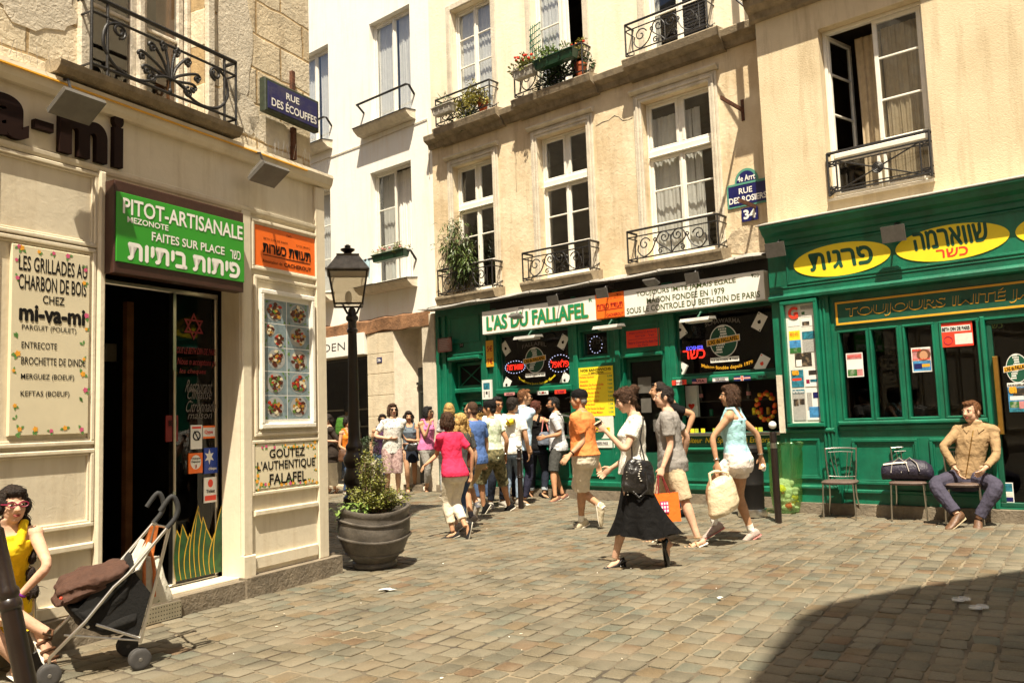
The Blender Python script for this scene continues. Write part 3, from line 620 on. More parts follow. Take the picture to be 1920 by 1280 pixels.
# oak beam with broken edges
mb = MB(); n = 40; rnd = random.Random(9); vs = []
for i in range(n+1):
    u = -24+(11.3)*i/n; j = lambda k: k*rnd.uniform(-1, 1)
    vs += [P(u, 3.44+j(.03), 0), P(u, 3.44+j(.03), .07+j(.015)), P(u, 3.70+j(.03), .075+j(.02)), P(u, 3.76+j(.03), .0)]
mb.add(vs, [(4*i+k, 4*i+(k+1) % 4, 4*i+4+(k+1) % 4, 4*i+4+k) for i in range(n) for k in range(4)]); mb.add([vs[-4], vs[-3], vs[-2], vs[-1]], [(0, 1, 2, 3)])
mb.build('beam', M['wood'], bD)
shell(FD, bD, -23.9, -12.47, 3.62, 13.9, 3.0, (3.68, 7.7, 11.2)); shell(FD, bD, -23.9, -14.6, -.02, 3.5, 4, (0, 3.45), 'dark', 'shop_interior')
mb = MB(); mb.sweep(FD, [(.4, 13.95), (.4, 14.1), (-4, 16), (-5, 16), (-5, 13.95)], -24, -12.46); mb.add([P(-12.461, 0, 0), P(-12.461, 14, 0), P(-12.461, 14, -5), P(-12.461, 0, -5)], [(0, 1, 2, 3)]); mb.build('roof', M['zinc'], bD)
for k, (a, b, c, d) in enumerate(DW):
    low = c < 5
    if low and k == 1: wo = window(FD, bD, a, b, c, d, w=-.18, bars=2, cur=('curtain', (.05, .52), (.52, .8)), opened=1, label='window with its right leaf open and net curtains')
    else: wo = window(FD, bD, a, b, c, d, w=-.16, bars=2 if low else 0, glass='pane_sky', cur=('curtain', (.03, .45), (.55, .97)), t=.06)
for a, b, c, d in DW:
    zz = c-.06; mb = MB()
    mb.sweep(FD, [(0, zz-.16), (.16, zz-.14), (.28, zz-.05), (.30, zz), (0, zz+.03)], a-.30, b+.12); lg = mb.build('window_ledge', M['trim'], bD)
    mb = MB(); mb.sweep(FD, [(0, zz+.031), (.315, zz+.001), (.315, zz+.02), (0, zz+.055)], a-.31, b+.13); mb.build('ledge_flashing', M['iron'], lg)
for a, b, c, d in DW:
    mb = MB(); zz = c+.52 if c > 8 else c+.55
    mb.tube([P(a-.24, zz-.14, 0), P(a-.26, zz, .16), P(a-.24, zz, .22), P(b+.08, zz, .22), P(b+.10, zz, .16), P(b+.10, zz-.18, 0)], .026, 6); mb.build('window_rail', M['iron'], bD)
mb = MB(); mb.tube([P(-24, 7.82, .015), P(-17, 7.86, .015), P(-14.8, 7.86, .015), P(-13, 7.89, .015), P(-12.62, 7.90, .015), P(-12.60, 7.5, .015), P(-12.60, 6.6, .012)], .010, 5); mb.build('cable', M['trim'], bD)
# the shop beside it: white fascia, glass front, shelves
o = thing('shop_fascia', 'plain white fascia sign with thin dark capitals behind the street lamp', 'sign', FD.P(-15.6, 0, .1))
mb = MB(); mb.cbox(FD, -19.5, -14.78, 2.97, 3.46, .0, .12, .006); mb.build('board', M['white'], o)
mb = MB(); mb.text('DEN', FD, -16.28, -15.45, 3.12, 3.30, .124, -.01); mb.build('lettering', M['black'], o)
mb = MB(); ring(mb, FD, -19.5, -14.8, .0, 2.94, .05, -.2, -.14); mb.box(FD, -15.42, -15.38, .05, 2.9, -.2, -.15); mb.box(FD, -17.2, -17.15, .05, 2.9, -.2, -.15); sw_ = mb.build('shop_window', M['iron'], bD)
mb = MB(); mb.quad(FD, -19.4, -14.85, .05, 2.89, -.17); mb.build('pane', M['shopglass'], sw_)
mb = MB()
for z in (.9, 1.32, 1.75): mb.box(FD, -19, -15.5, z, z+.03, -1.6, -1.2)
mb.box(FD, -15.95, -15.0, .8, 2.5, -1.65, -1.5); mb.box(FD, -17.4, -16.2, 0, .9, -1.9, -1.1); mb.build('shop_fitting', M['cream'], bD)
o = thing('number_plate', 'small blue house number plate on the pale stone pier', 'number plate', FD.P(-14.33, 2.78, .05))
mb = MB(); mb.cbox(FD, -14.41, -14.24, 2.74, 2.86, .046, .058, .003); mb.build('plate', M['navy'], o); mb = MB(); mb.text('36', FD, -14.38, -14.27, 2.765, 2.835, .060, .03); mb.build('number', M['white'], o)
# ---------------------------------------------------------------- tan building on the right with the green restaurant front
bC = thing('tan_building', 'tan roughcast building with one open casement window above the green restaurant front', 'building', FC.P(-3, 0))
P = FC.P; E1 = 6.0; L0 = -4.93
CW = [(-4.02, -2.66, 4.30, 6.76), (-.6, .76, 4.30, 6.76), (2.8, 4.16, 4.3, 6.76)]
mb = MB(); wall(mb, FC, L0, E1, 4.0, 13, CW, 0, .24); mb.add([P(L0, -.05, 0), P(L0, 13, 0), P(L0, 13, -5), P(L0, -.05, -5)], [(0, 1, 2, 3)]); mb.add([P(E1, -.05, 0), P(E1, 13, 0), P(E1, 13, -5), P(E1, -.05, -5)], [(0, 3, 2, 1)]); mb.build('wall', M['tan'], bC)
shell(FC, bC, L0+.01, E1-.01, 4.0, 12.9, 3, (4.1, 7.4, 11))
mb = MB(); mb.sweep(FC, [(.4, 12.95), (.4, 13.1), (-4, 15), (-5, 15), (-5, 12.95)], L0, E1); mb.build('roof', M['zinc'], bC)
mb = MB(); mb.sweep(FC, [(0, 7.16), (.07, 7.18), (.10, 7.27), (.24, 7.33), (.28, 7.42), (.26, 7.46), (0, 7.52)], L0-.06, E1); mb.sweep(FC, [(.20, 7.465), (.31, 7.43), (.31, 7.47), (.0, 7.56), (0, 7.53)], L0-.07, E1); mb.build('cornice', M['ledge'], bC)
mb = MB(); mb.tube([P(L0+.02, 7.4, .1), P(L0-.05, 7.5, .12), P(L0-.05, 9, .12), P(L0-.05, 13, .12)], .05, 8); mb.tube([P(L0-.7, 8.2, .0), P(L0-.08, 7.4, .12)], .02, 6); mb.build('downpipe', M['iron'], bC)
for k, (a, b, c, d) in enumerate(CW):
    mid = (a+b)/2; f, g = MB(), MB(); w0 = -.19
    ring(f, FC, a, b, c, d, .05, w0-.06, w0+.03); f.cbox(FC, a+.052, b-.052, c+.58, c+.66, w0-.05, w0+.05, .012)
    sash(f, g, FC, mid+.0, b-.052, c+.665, d-.052, w0, [c+.665+(d-c-.72)*q for q in (.34, .68)], .06, .03)
    for p, q in ((a+.052, mid-.02), (mid+.02, b-.052)): sash(f, g, FC, p, q, c+.052, c+.575, w0, [], .045)
    # left leaf swung open into the room
    ang = R(78); hinge = P(a+.055, 0, w0); U2 = FC.U*math.cos(ang)-FC.N*math.sin(ang); f2 = Frame(U2, FC.N*math.cos(ang)+FC.U*math.sin(ang), 0); f2.o = hinge
    sash(f, g, f2, 0, mid-a-.06, c+.665, d-.052, 0, [c+.665+(d-c-.72)*q for q in (.34, .68)], .06, .03)
    wo = f.build('window', M['winwhite'], bC); g.build('pane', M['pane'], wo)
    curtain(FC, a+.35, mid+.02, c+.1, d-.1, -.50, wo, M['curtain_tan']); curtain(FC, mid+.05, b-.12, c+.1, d-.1, -.42, wo, M['curtain_tan'])
    railing(FC, bC, a+.02, b-.02, c+.02, c+.62, .04, 'cross', r=.0115, wall_w=-.05)
    mb = MB(); mb.sweep(FC, [(-.24, 4.27), (.05, 4.25), (.06, 4.28), (-.24, 4.302)], a, b); mb.build('sill', M['trim'], bC)
# restaurant front
PN = [(-4.01, -3.67), (-3.59, -3.28), (-3.17, -2.85), (-2.73, -2.34)]
mb = MB()
wall(mb, FC, L0, -4.12, .10, 2.93, [], .06); wall(mb, FC, -4.12, E1, .10, 2.50, [(a, b, 1.24, 2.41) for a, b in PN]+[(-2.24, -1.1, .12, 2.41)], 0, .10)
mb.add([P(-4.12, .1, .06), P(-4.12, 2.93, .06), P(-4.12, 2.93, 0), P(-4.12, .1, 0)], [(0, 3, 2, 1)])
mb.box(FC, L0+.001, E1, 2.50, 2.93, -.12, -.001)
mb.sweep(FC, [(0, 2.932), (.10, 2.932), (.155, 2.945), (.165, 2.985), (.14, 3.02), (.115, 3.03), (.115, 3.10), (.095, 3.115), (.095, 3.70), (.12, 3.72), (.12, 3.78), (.16, 3.80), (.18, 3.86), (.26, 3.90), (.30, 3.96), (.34, 3.985), (.34, 4.01), (0, 4.10)], L0, E1)
moulding(mb, FC, -4.66, 6.2, 3.15, 3.70, .0951, .025, .02); mb.cbox(FC, -4.75, E1, 3.105, 3.125, .0955, .125, .005)
for a, b in PN: ring(mb, FC, a-.03, b+.03, 1.21, 2.44, .028, .001, .022, .006)
mb.cbox(FC, -4.10, -2.29, 1.15, 1.205, .001, .07, .015); mb.cbox(FC, -4.10, -2.29, 1.08, 1.145, .001, .03, .01)
for a, b in ((-3.95, -3.12), (-2.98, -2.36)): moulding(mb, FC, a, b, .36, .96, .001, .04, .03)
mb.cbox(FC, L0+.02, -4.14, 1.06, 1.12, .0605, .10, .02); mb.cbox(FC, L0+.02, -4.14, .28, .34, .0605, .10, .02); moulding(mb, FC, -4.78, -4.36, .42, .98, .0605, .035, .025)
for u in (-4.30, -4.25, -4.20): mb.cbox(FC, u, u+.035, .36, 2.90, .0605, .085, .012)
mb.cbox(FC, -4.10, -2.28, .24, .29, .001, .04, .012); mb.cbox(FC, -2.29, -2.24, .1, 2.45, .001, .04, .01)
shC = mb.build('restaurant_front', M['green'], bC)
mb = MB(); mb.box(FC, L0-.02, E1, -.08, .099, -.2, .10); mb.build('plinth', M['plinth'], bC)
mb = MB(); mb.sweep(FC, [(0, 4.101), (.345, 4.011), (.352, 4.02), (.352, 4.028), (0, 4.125)], L0-.05, E1); mb.build('flashing', M['zinc'], bC)
shell(FC, bC, L0+.02, E1-.02, -.02, 3.9, 3.2, (0, 3.0), 'dark', 'restaurant_interior')
for a, b in PN:
    mb = MB(); mb.quad(FC, a, b, 1.24, 2.41, -.06); mb.build('pane', M['shopglass'], bC)
mb = MB(); ring(mb, FC, -2.24, -1.1, .12, 2.41, .06, -.10, -.03); dc = mb.build('glass_door', M['green_dark'], bC); mb = MB(); mb.quad(FC, -2.18, -1.16, .18, 2.35, -.06); mb.build('pane', M['shopglass'], dc)
mb = MB(); mb.cbox(FC, -2.19, -2.13, 1.0, 1.95, -.02, .03, .008); M['brass'] = mat('brass', (.55, .32, .08), .3, .1, 9, metal=1); mb.build('push_plate', M['brass'], dc)
# gilt board over the windows
o = thing('gilt_board', 'dark green board with ochre outlined capitals across the restaurant front', 'sign', P(-3, 2.67, .03))
mb = MB(); mb.cbox(FC, -4.06, 2.0, 2.50, 2.85, .001, .025, .005); mb.build('board', M['green_dark'], o)
mb = MB(); ring(mb, FC, -4.04, 1.95, 2.515, 2.835, .028, .0255, .029, .002); mb.build('border', M['gold'], o)
mb = MB(); mb.text('TOUJOURS IMITÉ JAMAIS EGALÉ', FC, -3.90, -.35, 2.585, 2.775, .0285, .045, slant=.12); mb.build('lettering_outline', M['gold'], o)
mb = MB(); mb.text('TOUJOURS IMITÉ JAMAIS EGALÉ', FC, -3.90, -.35, 2.592, 2.782, .0300, .012, slant=.12); mb.build('lettering', M['green_dark'], o)
# yellow ovals
for (u0, u1, z0, z1, t1, lab) in ((-4.55, -3.24, 3.185, 3.635, 'פרגית', 'left yellow oval with green Hebrew lettering and nothing red'), (-3.18, -1.87, 3.19, 3.64, 'שווארמה', 'yellow oval with green Hebrew lettering and a small red word below'), (-1.81, -.5, 3.19, 3.64, 'פלאפל', 'yellow oval cut off by the right edge of the photo')):
    o = thing('oval_sign', lab, 'sign', P((u0+u1)/2, (z0+z1)/2, .1), 'yellow oval signs on the green fascia')
    mb = MB(); cu, cz = (u0+u1)/2, (z0+z1)/2; n = 48
    mb.poly(FC, [(cu+(u1-u0)/2*math.cos(2*PI*i/n), cz+(z1-z0)/2*math.sin(2*PI*i/n)) for i in range(n)], .0955, .104); mb.build('disc', M['yellow'], o)
    mb = MB(); k = .05 if 'red' in lab and 'nothing' not in lab else -.01
    mb.text(t1, FC, cu-.42, cu+.42, cz-.10+k*1.2, cz+.14+k, .106, .028, rtl=True, slant=-.1); mb.build('lettering', M['green_dark'], o)
    if k > 0: mb = MB(); mb.text('כשר', FC, cu-.17, cu+.19, cz-.18, cz-.075, .106, .02, rtl=True); mb.build('red_word', M['red'], o)
u, z = at(FC, 1676, 432, .30); flood('floodlight', 'grey floodlight on the green fascia between the two left yellow ovals', 'floodlight', FC, u, z-.03, .26, tilt=.25, sc=1.25, arm=.15)
u, z = at(FC, 1454, 466, .36); flood('floodlight', 'pale grey floodlight at the left corner of the green restaurant fascia', 'floodlight', FC, u, z, .30, tilt=.25, sc=1.2, arm=.2)
# rusty sign brackets on the ochre wall beside this building
for (px, py, ln, lab) in ((1393, 207, .75, 'rusty iron bracket high on the ochre wall'), (1418, 388, .6, 'thin iron bracket crossing the blue street sign')):
    u, z = at(FB, px, py, 0); o = thing('iron_bracket', lab, 'bracket', FB.P(u, z, 0))
    mb = MB()
    if ln > .7: mb.cbox(FB, u-.025, u+.025, z-.17, z+.17, .001, .02, .004)
    mb.box(FB, u-.012, u+.012, z-.03, z+.03, .02, ln); mb.build('bar', M['rust'], o)
# ---------------------------------------------------------------- the corner shop on the left
bA = thing('corner_shop', 'old cut stone corner building with a cream panelled shopfront and a dark open doorway', 'building', FA.P(5, 0))
P = FA.P
def stone_mat():
    m = mat('stone block wall', (.70, .61, .45), .95, .16, 4, .45, 26, pos=True, streak=.3)
    nt = m.node_tree; N, L = nt.nodes, nt.links; b = N['Principled BSDF']
    g = N.new('ShaderNodeNewGeometry'); d = N.new('ShaderNodeVectorMath'); d.operation = 'DOT_PRODUCT'; d.inputs[1].default_value = FA.U; L.new(g.outputs['Position'], d.inputs[0])
    s = N.new('ShaderNodeSeparateXYZ'); L.new(g.outputs['Position'], s.inputs[0]); c = N.new('ShaderNodeCombineXYZ'); L.new(d.outputs['Value'], c.inputs[0]); L.new(s.outputs[2], c.inputs[1])
    ns = N.new('ShaderNodeTexNoise'); ns.inputs['Scale'].default_value = 3; L.new(g.outputs['Position'], ns.inputs['Vector'])
    va = N.new('ShaderNodeVectorMath'); va.operation = 'MULTIPLY_ADD'; L.new(ns.outputs['Color'], va.inputs[0]); va.inputs[1].default_value = (.06, .06, 0); L.new(c.outputs[0], va.inputs[2])
    k = N.new('ShaderNodeTexBrick'); L.new(va.outputs[0], k.inputs['Vector']); k.inputs['Scale'].default_value = 1; k.inputs['Brick Width'].default_value = .62; k.inputs['Row Height'].default_value = .34; k.inputs['Mortar Size'].default_value = .016; k.inputs['Mortar Smooth'].default_value = .6; k.inputs['Bias'].default_value = -.2
    k.inputs['Color1'].default_value = (1, 1, 1, 1); k.inputs['Color2'].default_value = (.72, .64, .50, 1); k.inputs['Mortar'].default_value = (.62, .50, .34, 1)
    old = b.inputs['Base Color'].links[0].from_socket; mx = N.new('ShaderNodeMix'); mx.data_type = 'RGBA'; mx.blend_type = 'MULTIPLY'; mx.inputs['Factor'].default_value = 1
    L.new(old, mx.inputs['A']); L.new(k.outputs['Color'], mx.inputs['B']); L.new(mx.outputs['Result'], b.inputs['Base Color'])
    bp = N.new('ShaderNodeBump'); bp.inputs['Strength'].default_value = .5; bp.inputs['Distance'].default_value = .02; L.new(k.outputs['Fac'], bp.inputs['Height']); bp.invert = True
    L.new(b.inputs['Normal'].links[0].from_socket, bp.inputs['Normal']); L.new(bp.outputs[0], b.inputs['Normal'])
    return m
M['blocks'] = stone_mat()
WA = (3.86, 4.93, 4.02, 7.2)
mb = MB(); wall(mb, FA, -9, 6.27, 3.9, 13, [WA, (.9, 2.0, 4.02, 7.2)], 0, .30); mb.add([P(6.27, 3.9, 0), P(6.27, 13, 0), P(6.27, 13, -8), P(6.27, 3.9, -8)], [(0, 3, 2, 1)]); mb.add([P(-9, 0, 0), P(-9, 13, 0), P(-9, 13, -8), P(-9, 0, -8)], [(0, 1, 2, 3)]); mb.build('stone_wall', M['blocks'], bA)
shell(FA, bA, -8.9, 6.25, 3.9, 13, 7.9, (3.95, 7.4, 12.9)); mb = MB(); mb.box(FA, -9, 6.4, 13.001, 13.15, -8, .3); mb.build('roof', M['zinc'], bA)
# patches of old plaster
rnd = random.Random(12)
def patch(cu, cz, ru, rz, n=30):
    mb = MB(); mb.poly(FA, [(cu+ru*(1+.28*noise.noise((cu*9, i*.55, 0)))*math.cos(2*PI*i/n), cz+rz*(1+.28*noise.noise((cu*7, i*.6, 5)))*math.sin(2*PI*i/n)) for i in range(n)], 0.0, .006); mb.build('plaster_patch', M['trim'], bA)
for q in ((5.28, 4.9, .22, .55), (5.30, 4.25, .28, .20), (3.4, 4.55, .35, .30), (5.75, 4.18, .3, .14), (3.25, 5.1, .3, .3)): patch(*q)
mb = MB(); mb.cbox(FA, 4.94, 5.02, 4.0, 7.2, 0, .04, .01); mb.cbox(FA, 3.75, 3.85, 4.0, 7.2, 0, .04, .01); mb.build('window_surround', M['trim'], bA)
M['oldwood'] = mat('peeling white wood', (.62, .55, .44), .8, .3, 12, .4, 40, pos=True); M['bark'] = mat('brown shutter wood', (.26, .11, .04), .6, .2, 8)
f, g = MB(), MB(); a, b, c, d = WA
ring(f, FA, a, b, c, d, .05, -.26, -.16); mid = 4.42
sash(f, g, FA, a+.06, mid-.02, c+.05, d-.05, -.2, [4.75, 5.6], .06, .03); sash(f, g, FA, mid+.02, b-.06, c+.05, d-.05, -.2, [4.75, 5.6], .06, .03); f.cbox(FA, mid-.03, mid+.03, c+.05, d-.05, -.18, -.14, .01)
wo = f.build('window', M['oldwood'], bA); g.build('pane', M['pane'], wo); mb = MB(); mb.box(FA, b-.16, b-.06, c+.05, d-.05, -.42, -.26); mb.box(FA, a+.06, a+.2, c+.05, d-.05, -.42, -.26); mb.build('inner_shutter', M['bark'], wo)
# balcony
bw = .15; zt, zb = 4.56, 4.03
def bu(px, py): return at(FA, px, py, bw)
u0, u1 = bu(172, 20)[0], bu(442, 130)[0]; zt = bu(442, 118)[1]; zb = bu(440, 236)[1]
mb = MB(); mb.sweep(FA, [(0, 3.955), (.13, 3.955), (.17, 3.99), (.18, zb-.005), (0, zb+.02)], u0-.25, u1+.06); mb.build('balcony_slab', M['ledge'], bA)
mb = MB(); r = .0125; L = lambda pts, rr=r: mb.tube([P(u, z, bw) for u, z in (crv(pts, 5) if 3 < len(pts) < 9 else pts)], rr, 8); H = zt-zb; mid = (u0+u1)/2; W = u1-u0
for z, rr in ((zt, .018), (zb+.06, .012), (zt-.12, .011)): mb.tube([P(u0, z, 0), P(u0, z, bw), P(u1, z, bw), P(u1, z, 0)], rr, 8)
for u in (u0, u1, u0+.13, u1-.13): L([(u, zb), (u, zt)], .012)
z0, z1 = zb+.06, zt-.12; h = z1-z0
for s in (-1, 1):
    L(spiral(mid+s*W*.335, z1-.16*h, .02, .15*h, PI/2+.6*s, s*1.4)); L([(mid+s*W*.335-s*.15*h*0, z1-.01*h), (mid+s*W*.41, z1-.15*h), (mid+s*W*.43, z0+.45*h), (mid+s*W*.36, z0+.12*h), (mid+s*W*.24, z0+.02*h), (mid+s*W*.14, z0+.10*h), (mid+s*W*.09, z0+.28*h)])
    L(spiral(mid+s*W*.13, z0+.18*h, .015, .11*h, PI*.5, -s*1.0))
    for k, (tx, tz, cr_) in enumerate(((.05, .98, .07), (.13, .86, .06), (.20, .60, .06), (.17, .34, .05))):
        ex, ez = mid+s*W*tx, z0+tz*h
        L([(mid+s*.01, z0+.30*h), (mid+s*W*tx*.35, z0+(.30+(tz-.3)*.55)*h), (mid+s*W*tx*.9, z0+(.3+(tz-.3)*.95)*h+.02), (ex+s*.02, ez), (ex+s*.015, ez-.05*h)])
        L(spiral(ex-s*.015, ez-.07*h, .008, cr_*h, 0 if s > 0 else PI, -s*1.2, 14))
L([(mid-W*.12, z0+.20*h), (mid-W*.05, z0+.30*h), (mid, z0+.32*h), (mid+W*.05, z0+.30*h), (mid+W*.12, z0+.20*h)], .014); L([(mid, z0+.3*h), (mid, z0+.05*h)], .008); mb.ell(P(mid, z0+.05*h, bw), .018, .018, .026, seg=8, rings=6)
mb.build('balcony_railing', M['iron'], bA, smooth=40)
# gutter board with bird spikes
mb = MB(); mb.sweep(FA, [(0, 3.80), (.05, 3.80), (.08, 3.83), (.10, 3.90), (.095, 3.93), (.0, 3.965)], -9, 6.50); mb.build('gutter', M['cream'], bA)
mb = MB(); mb.tube([P(-3, 3.885, .108), P(6.1, 3.885, .108)], .009, 6); mb.build('warning_strip', M['gold'], bA)
mb = MB(); spikes(mb, FA, 3.1, 6.45, 3.95, .10, 70, .13, random.Random(8)); mb.build('bird_spikes', M['steel'], bA)
# shopfront joinery
DO = (3.99, 5.32, .12, 2.66)
mb = MB(); wall(mb, FA, -9, 6.42, -.05, 3.80, [DO], 0, .22); mb.add([P(6.42, -.05, 0), P(6.42, 3.8, 0), P(6.42, 3.8, -8), P(6.42, -.05, -8)], [(0, 3, 2, 1)])
mb.sweep(FA, [(0, 3.335), (.018, 3.34), (.028, 3.36), (.03, 3.385), (0, 3.40)], -9, 6.44); mb.cbox(FA, 6.30, 6.44, .12, 3.79, .001, .03, .008)
mb.cbox(FA, 5.33, 5.44, .30, 3.35, .001, .03, .01); mb.cbox(FA, 5.31, 5.46, .10, .30, .001, .05, .01); mb.cbox(FA, 3.915, 3.975, .15, 3.35, .001, .05, .015)
def framed(a, b, c, d): moulding(mb, FA, a, b, c, d, .001, .03, .028)
framed(3.13, 3.92, 2.76, 3.33); framed(3.15, 3.91, 1.32, 2.75); framed(3.15, 3.91, .74, 1.29)
framed(5.45, 6.35, 2.83, 3.30); framed(5.48, 6.34, 1.32, 2.78); framed(5.44, 6.34, .80, 1.285)
mb.cbox(FA, -9, 3.91, .58, .63, .001, .035, .01); mb.cbox(FA, -9, 3.91, .15, .24, .001, .03, .01); mb.cbox(FA, 5.46, 6.29, .62, .67, .001, .035, .01); mb.cbox(FA, 5.46, 6.29, .16, .27, .001, .025, .008)
for k in range(4):
    a = 2.2-k*1.0; framed(a-.05, a+.8, 2.76, 3.33); framed(a-.05, a+.8, 1.32, 2.75); framed(a-.05, a+.8, .74, 1.29)
mb.build('shopfront', M['cream'], bA)
mb = MB(); mb.box(FA, -9, 3.99, -.06, .149, .001, .09); mb.box(FA, 5.30, 6.55, -.06, .12, .001, .10); mb.box(FA, 6.42, 6.55, -.06, .14, -.3, .0); mb.box(FA, 3.99, 5.30, -.06, .10, -.6, .075); mb.build('plinth', M['plinth'], bA)
mb = MB(); mb.cbox(FA, 4.05, 4.62, -.045, .085, .076, .10, .005); mb.build('step_grille', M['steel'], bA)
mb = MB()
for i in range(22):
    for j in range(4): mb.lathe(P(4.08+i*.025, -.025+j*.03, .1005), [(.005, 0), (.005, .001)], 6, FA.N)
mb.build('grille_hole', M['black'], bA)
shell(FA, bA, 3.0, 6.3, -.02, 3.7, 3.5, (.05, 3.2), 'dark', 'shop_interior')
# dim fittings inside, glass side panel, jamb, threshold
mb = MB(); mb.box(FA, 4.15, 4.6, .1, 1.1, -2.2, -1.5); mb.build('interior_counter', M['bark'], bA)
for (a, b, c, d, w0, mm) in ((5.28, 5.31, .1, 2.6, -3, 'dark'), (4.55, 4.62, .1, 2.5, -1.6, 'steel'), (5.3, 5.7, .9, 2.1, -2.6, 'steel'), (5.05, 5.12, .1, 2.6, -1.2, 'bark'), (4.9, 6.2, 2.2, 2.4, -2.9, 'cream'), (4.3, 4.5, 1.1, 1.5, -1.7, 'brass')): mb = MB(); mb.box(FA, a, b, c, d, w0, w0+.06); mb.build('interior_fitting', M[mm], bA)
gw = -.24; ga, gb = at(FA, 330, 800, gw)[0], at(FA, 411, 800, gw)[0]
mb = MB(); ring(mb, FA, 4.0, 5.315, .1, 2.6, .04, gw-.06, gw-.01); mb.box(FA, ga-.03, ga, .14, 2.56, gw-.05, gw); mb.tube([P(ga-.06, .9, gw+.05), P(ga-.06, 1.9, gw+.05)], .014, 8); pn = mb.build('entrance_frame', M['steel'], bA)
mb = MB(); mb.quad(FA, ga, gb+.02, .14, 2.56, gw-.02); mb.build('pane', M['shopglass'], pn)
W_ = gb-ga
M['script_white'] = mat('frosted lettering', (.14, .12, .10), .7); M['dimred'] = mat('red window lettering', (.18, .008, .007), .6)
def gy(py): return at(FA, 370, py, gw)[1]
mb = MB()
for t, y0, y1, x0, x1 in (('Restaurant', 735, 712, .25, .85), ('Climatise', 748, 728, .28, .85), ('Citronnade', 772, 750, .25, .95), ('maison', 785, 772, .3, .85)):
    mb.text(t, FA, ga+x0*W_, ga+x1*W_, gy(y0), gy(y1), gw-.012, .005, slant=.3)
mb.build('lettering', M['script_white'], pn)
mb = MB()
for t, y0, y1, x0, x1 in (('SOUS LE BETH DIN DE PARIS', 664, 652, .0, .95), ('Nous n acceptons pas', 688, 672, .05, 1.0), ('les cheques', 703, 691, .1, .7)):
    mb.text(t, FA, ga+x0*W_, ga+x1*W_, gy(y0), gy(y1), gw-.012, .02, slant=.2)
cu, cz = ga+.42*W_, gy(612); rr = .12
for k, rot in enumerate((PI/2, -PI/2)):
    o_ = [(cu+rr*math.cos(rot+i*2*PI/3), cz+rr*math.sin(rot+i*2*PI/3)) for i in range(3)]; i_ = [(cu+.72*rr*math.cos(rot+i*2*PI/3), cz+.72*rr*math.sin(rot+i*2*PI/3)) for i in range(3)]
    for q in range(3): mb.add([P(*o_[q], gw-.012-.001*k), P(*o_[(q+1) % 3], gw-.012-.001*k), P(*i_[(q+1) % 3], gw-.012-.001*k), P(*i_[q], gw-.012-.001*k)], [(0, 1, 2, 3)])
mb.build('red_lettering', M['dimred'], pn)
M['bluesticker'] = mat('blue print', (.01, .05, .35), .4)
def sticker(name, lab, px0, px1, py0, py1, m, marks=()):
    a, c = at(FA, px0, py1, gw+.006); b, d = at(FA, px1, py0, gw+.006); o = thing(name, lab, 'sticker', P((a+b)/2, (c+d)/2, gw))
    mb = MB(); mb.box(FA, a, b, c, d, gw-.018, gw-.008); mb.build('sheet', M[m], o)
    for (t, x0, x1, y0, y1, mm) in marks:
        mb = MB()
        X0, X1, Y0, Y1 = a+(b-a)*x0, a+(b-a)*x1, c+(d-c)*y0, c+(d-c)*y1
        if t == 'ring': mb.tube([P((X0+X1)/2+(X1-X0)/2*math.cos(q*PI/10), (Y0+Y1)/2+(X1-X0)/2*math.sin(q*PI/10), gw-.006) for q in range(21)], .006, 5); mb.tube([P(X0+.012, Y1-.012, gw-.006), P(X1-.012, Y0+.012, gw-.006)], .005, 5)
        elif t == 'oval': mb.poly(FA, [((X0+X1)/2+(X1-X0)/2*math.cos(q*PI/8), (Y0+Y1)/2+(Y1-Y0)/2*math.sin(q*PI/8)) for q in range(16)], gw-.008, gw-.006)
        elif t == 'star': mb.poly(FA, [((X0+X1)/2+(X1-X0)*(.5 if q % 2 else .22)*math.cos(q*PI/6), (Y0+Y1)/2+(Y1-Y0)*(.5 if q % 2 else .22)*math.sin(q*PI/6)) for q in range(12)], gw-.008, gw-.006)
        elif t == 'bar': mb.box(FA, X0, X1, Y0, Y1, gw-.008, gw-.006)
        else: mb.text(t, FA, X0, X1, Y0, Y1, gw-.005, .02)
        mb.build('print', M[mm], o)
sticker('notice', 'white notice with a crossed out ring on the glass beside the doorway', 360, 381, 796, 842, 'white', (('ring', .2, .8, .3, .8, 'black'), ('bar', .1, .9, .85, .93, 'red')))
sticker('notice', 'small white and orange sticker at the right of the crossed ring notice', 383, 405, 797, 822, 'white', (('bar', .0, 1, .85, 1, 'orange'), ('Qype', .1, .8, .3, .65, 'red'), ('bar', 0, 1, 0, .15, 'orange')))
sticker('notice', 'orange meal voucher sticker with a white disc', 356, 382, 848, 888, 'orange', (('oval', .12, .88, .2, .9, 'white'), ('Chèque', .18, .82, .66, .78, 'black'), ('Déjeuner', .18, .82, .5, .62, 'black'), ('bar', .42, .58, .25, .42, 'red')))
sticker('notice', 'blue sticker with a white star on the glass', 385, 410, 838, 888, 'bluesticker', (('star', .0, .75, .35, .95, 'white'), ('chèque', .3, .9, .1, .25, 'white')))
sticker('notice', 'white ticket sticker with a red balloon shape', 385, 408, 893, 943, 'white', (('oval', .3, .7, .6, .92, 'red'), ('Ticket', .15, .85, .38, .52, 'black'), ('bar', .05, .95, .08, .28, 'red')))
sticker('notice', 'red notice half hidden at the left edge of the glass', 313, 336, 778, 828, 'dimred', (('BETH', .2, .9, .6, .8, 'black'),))
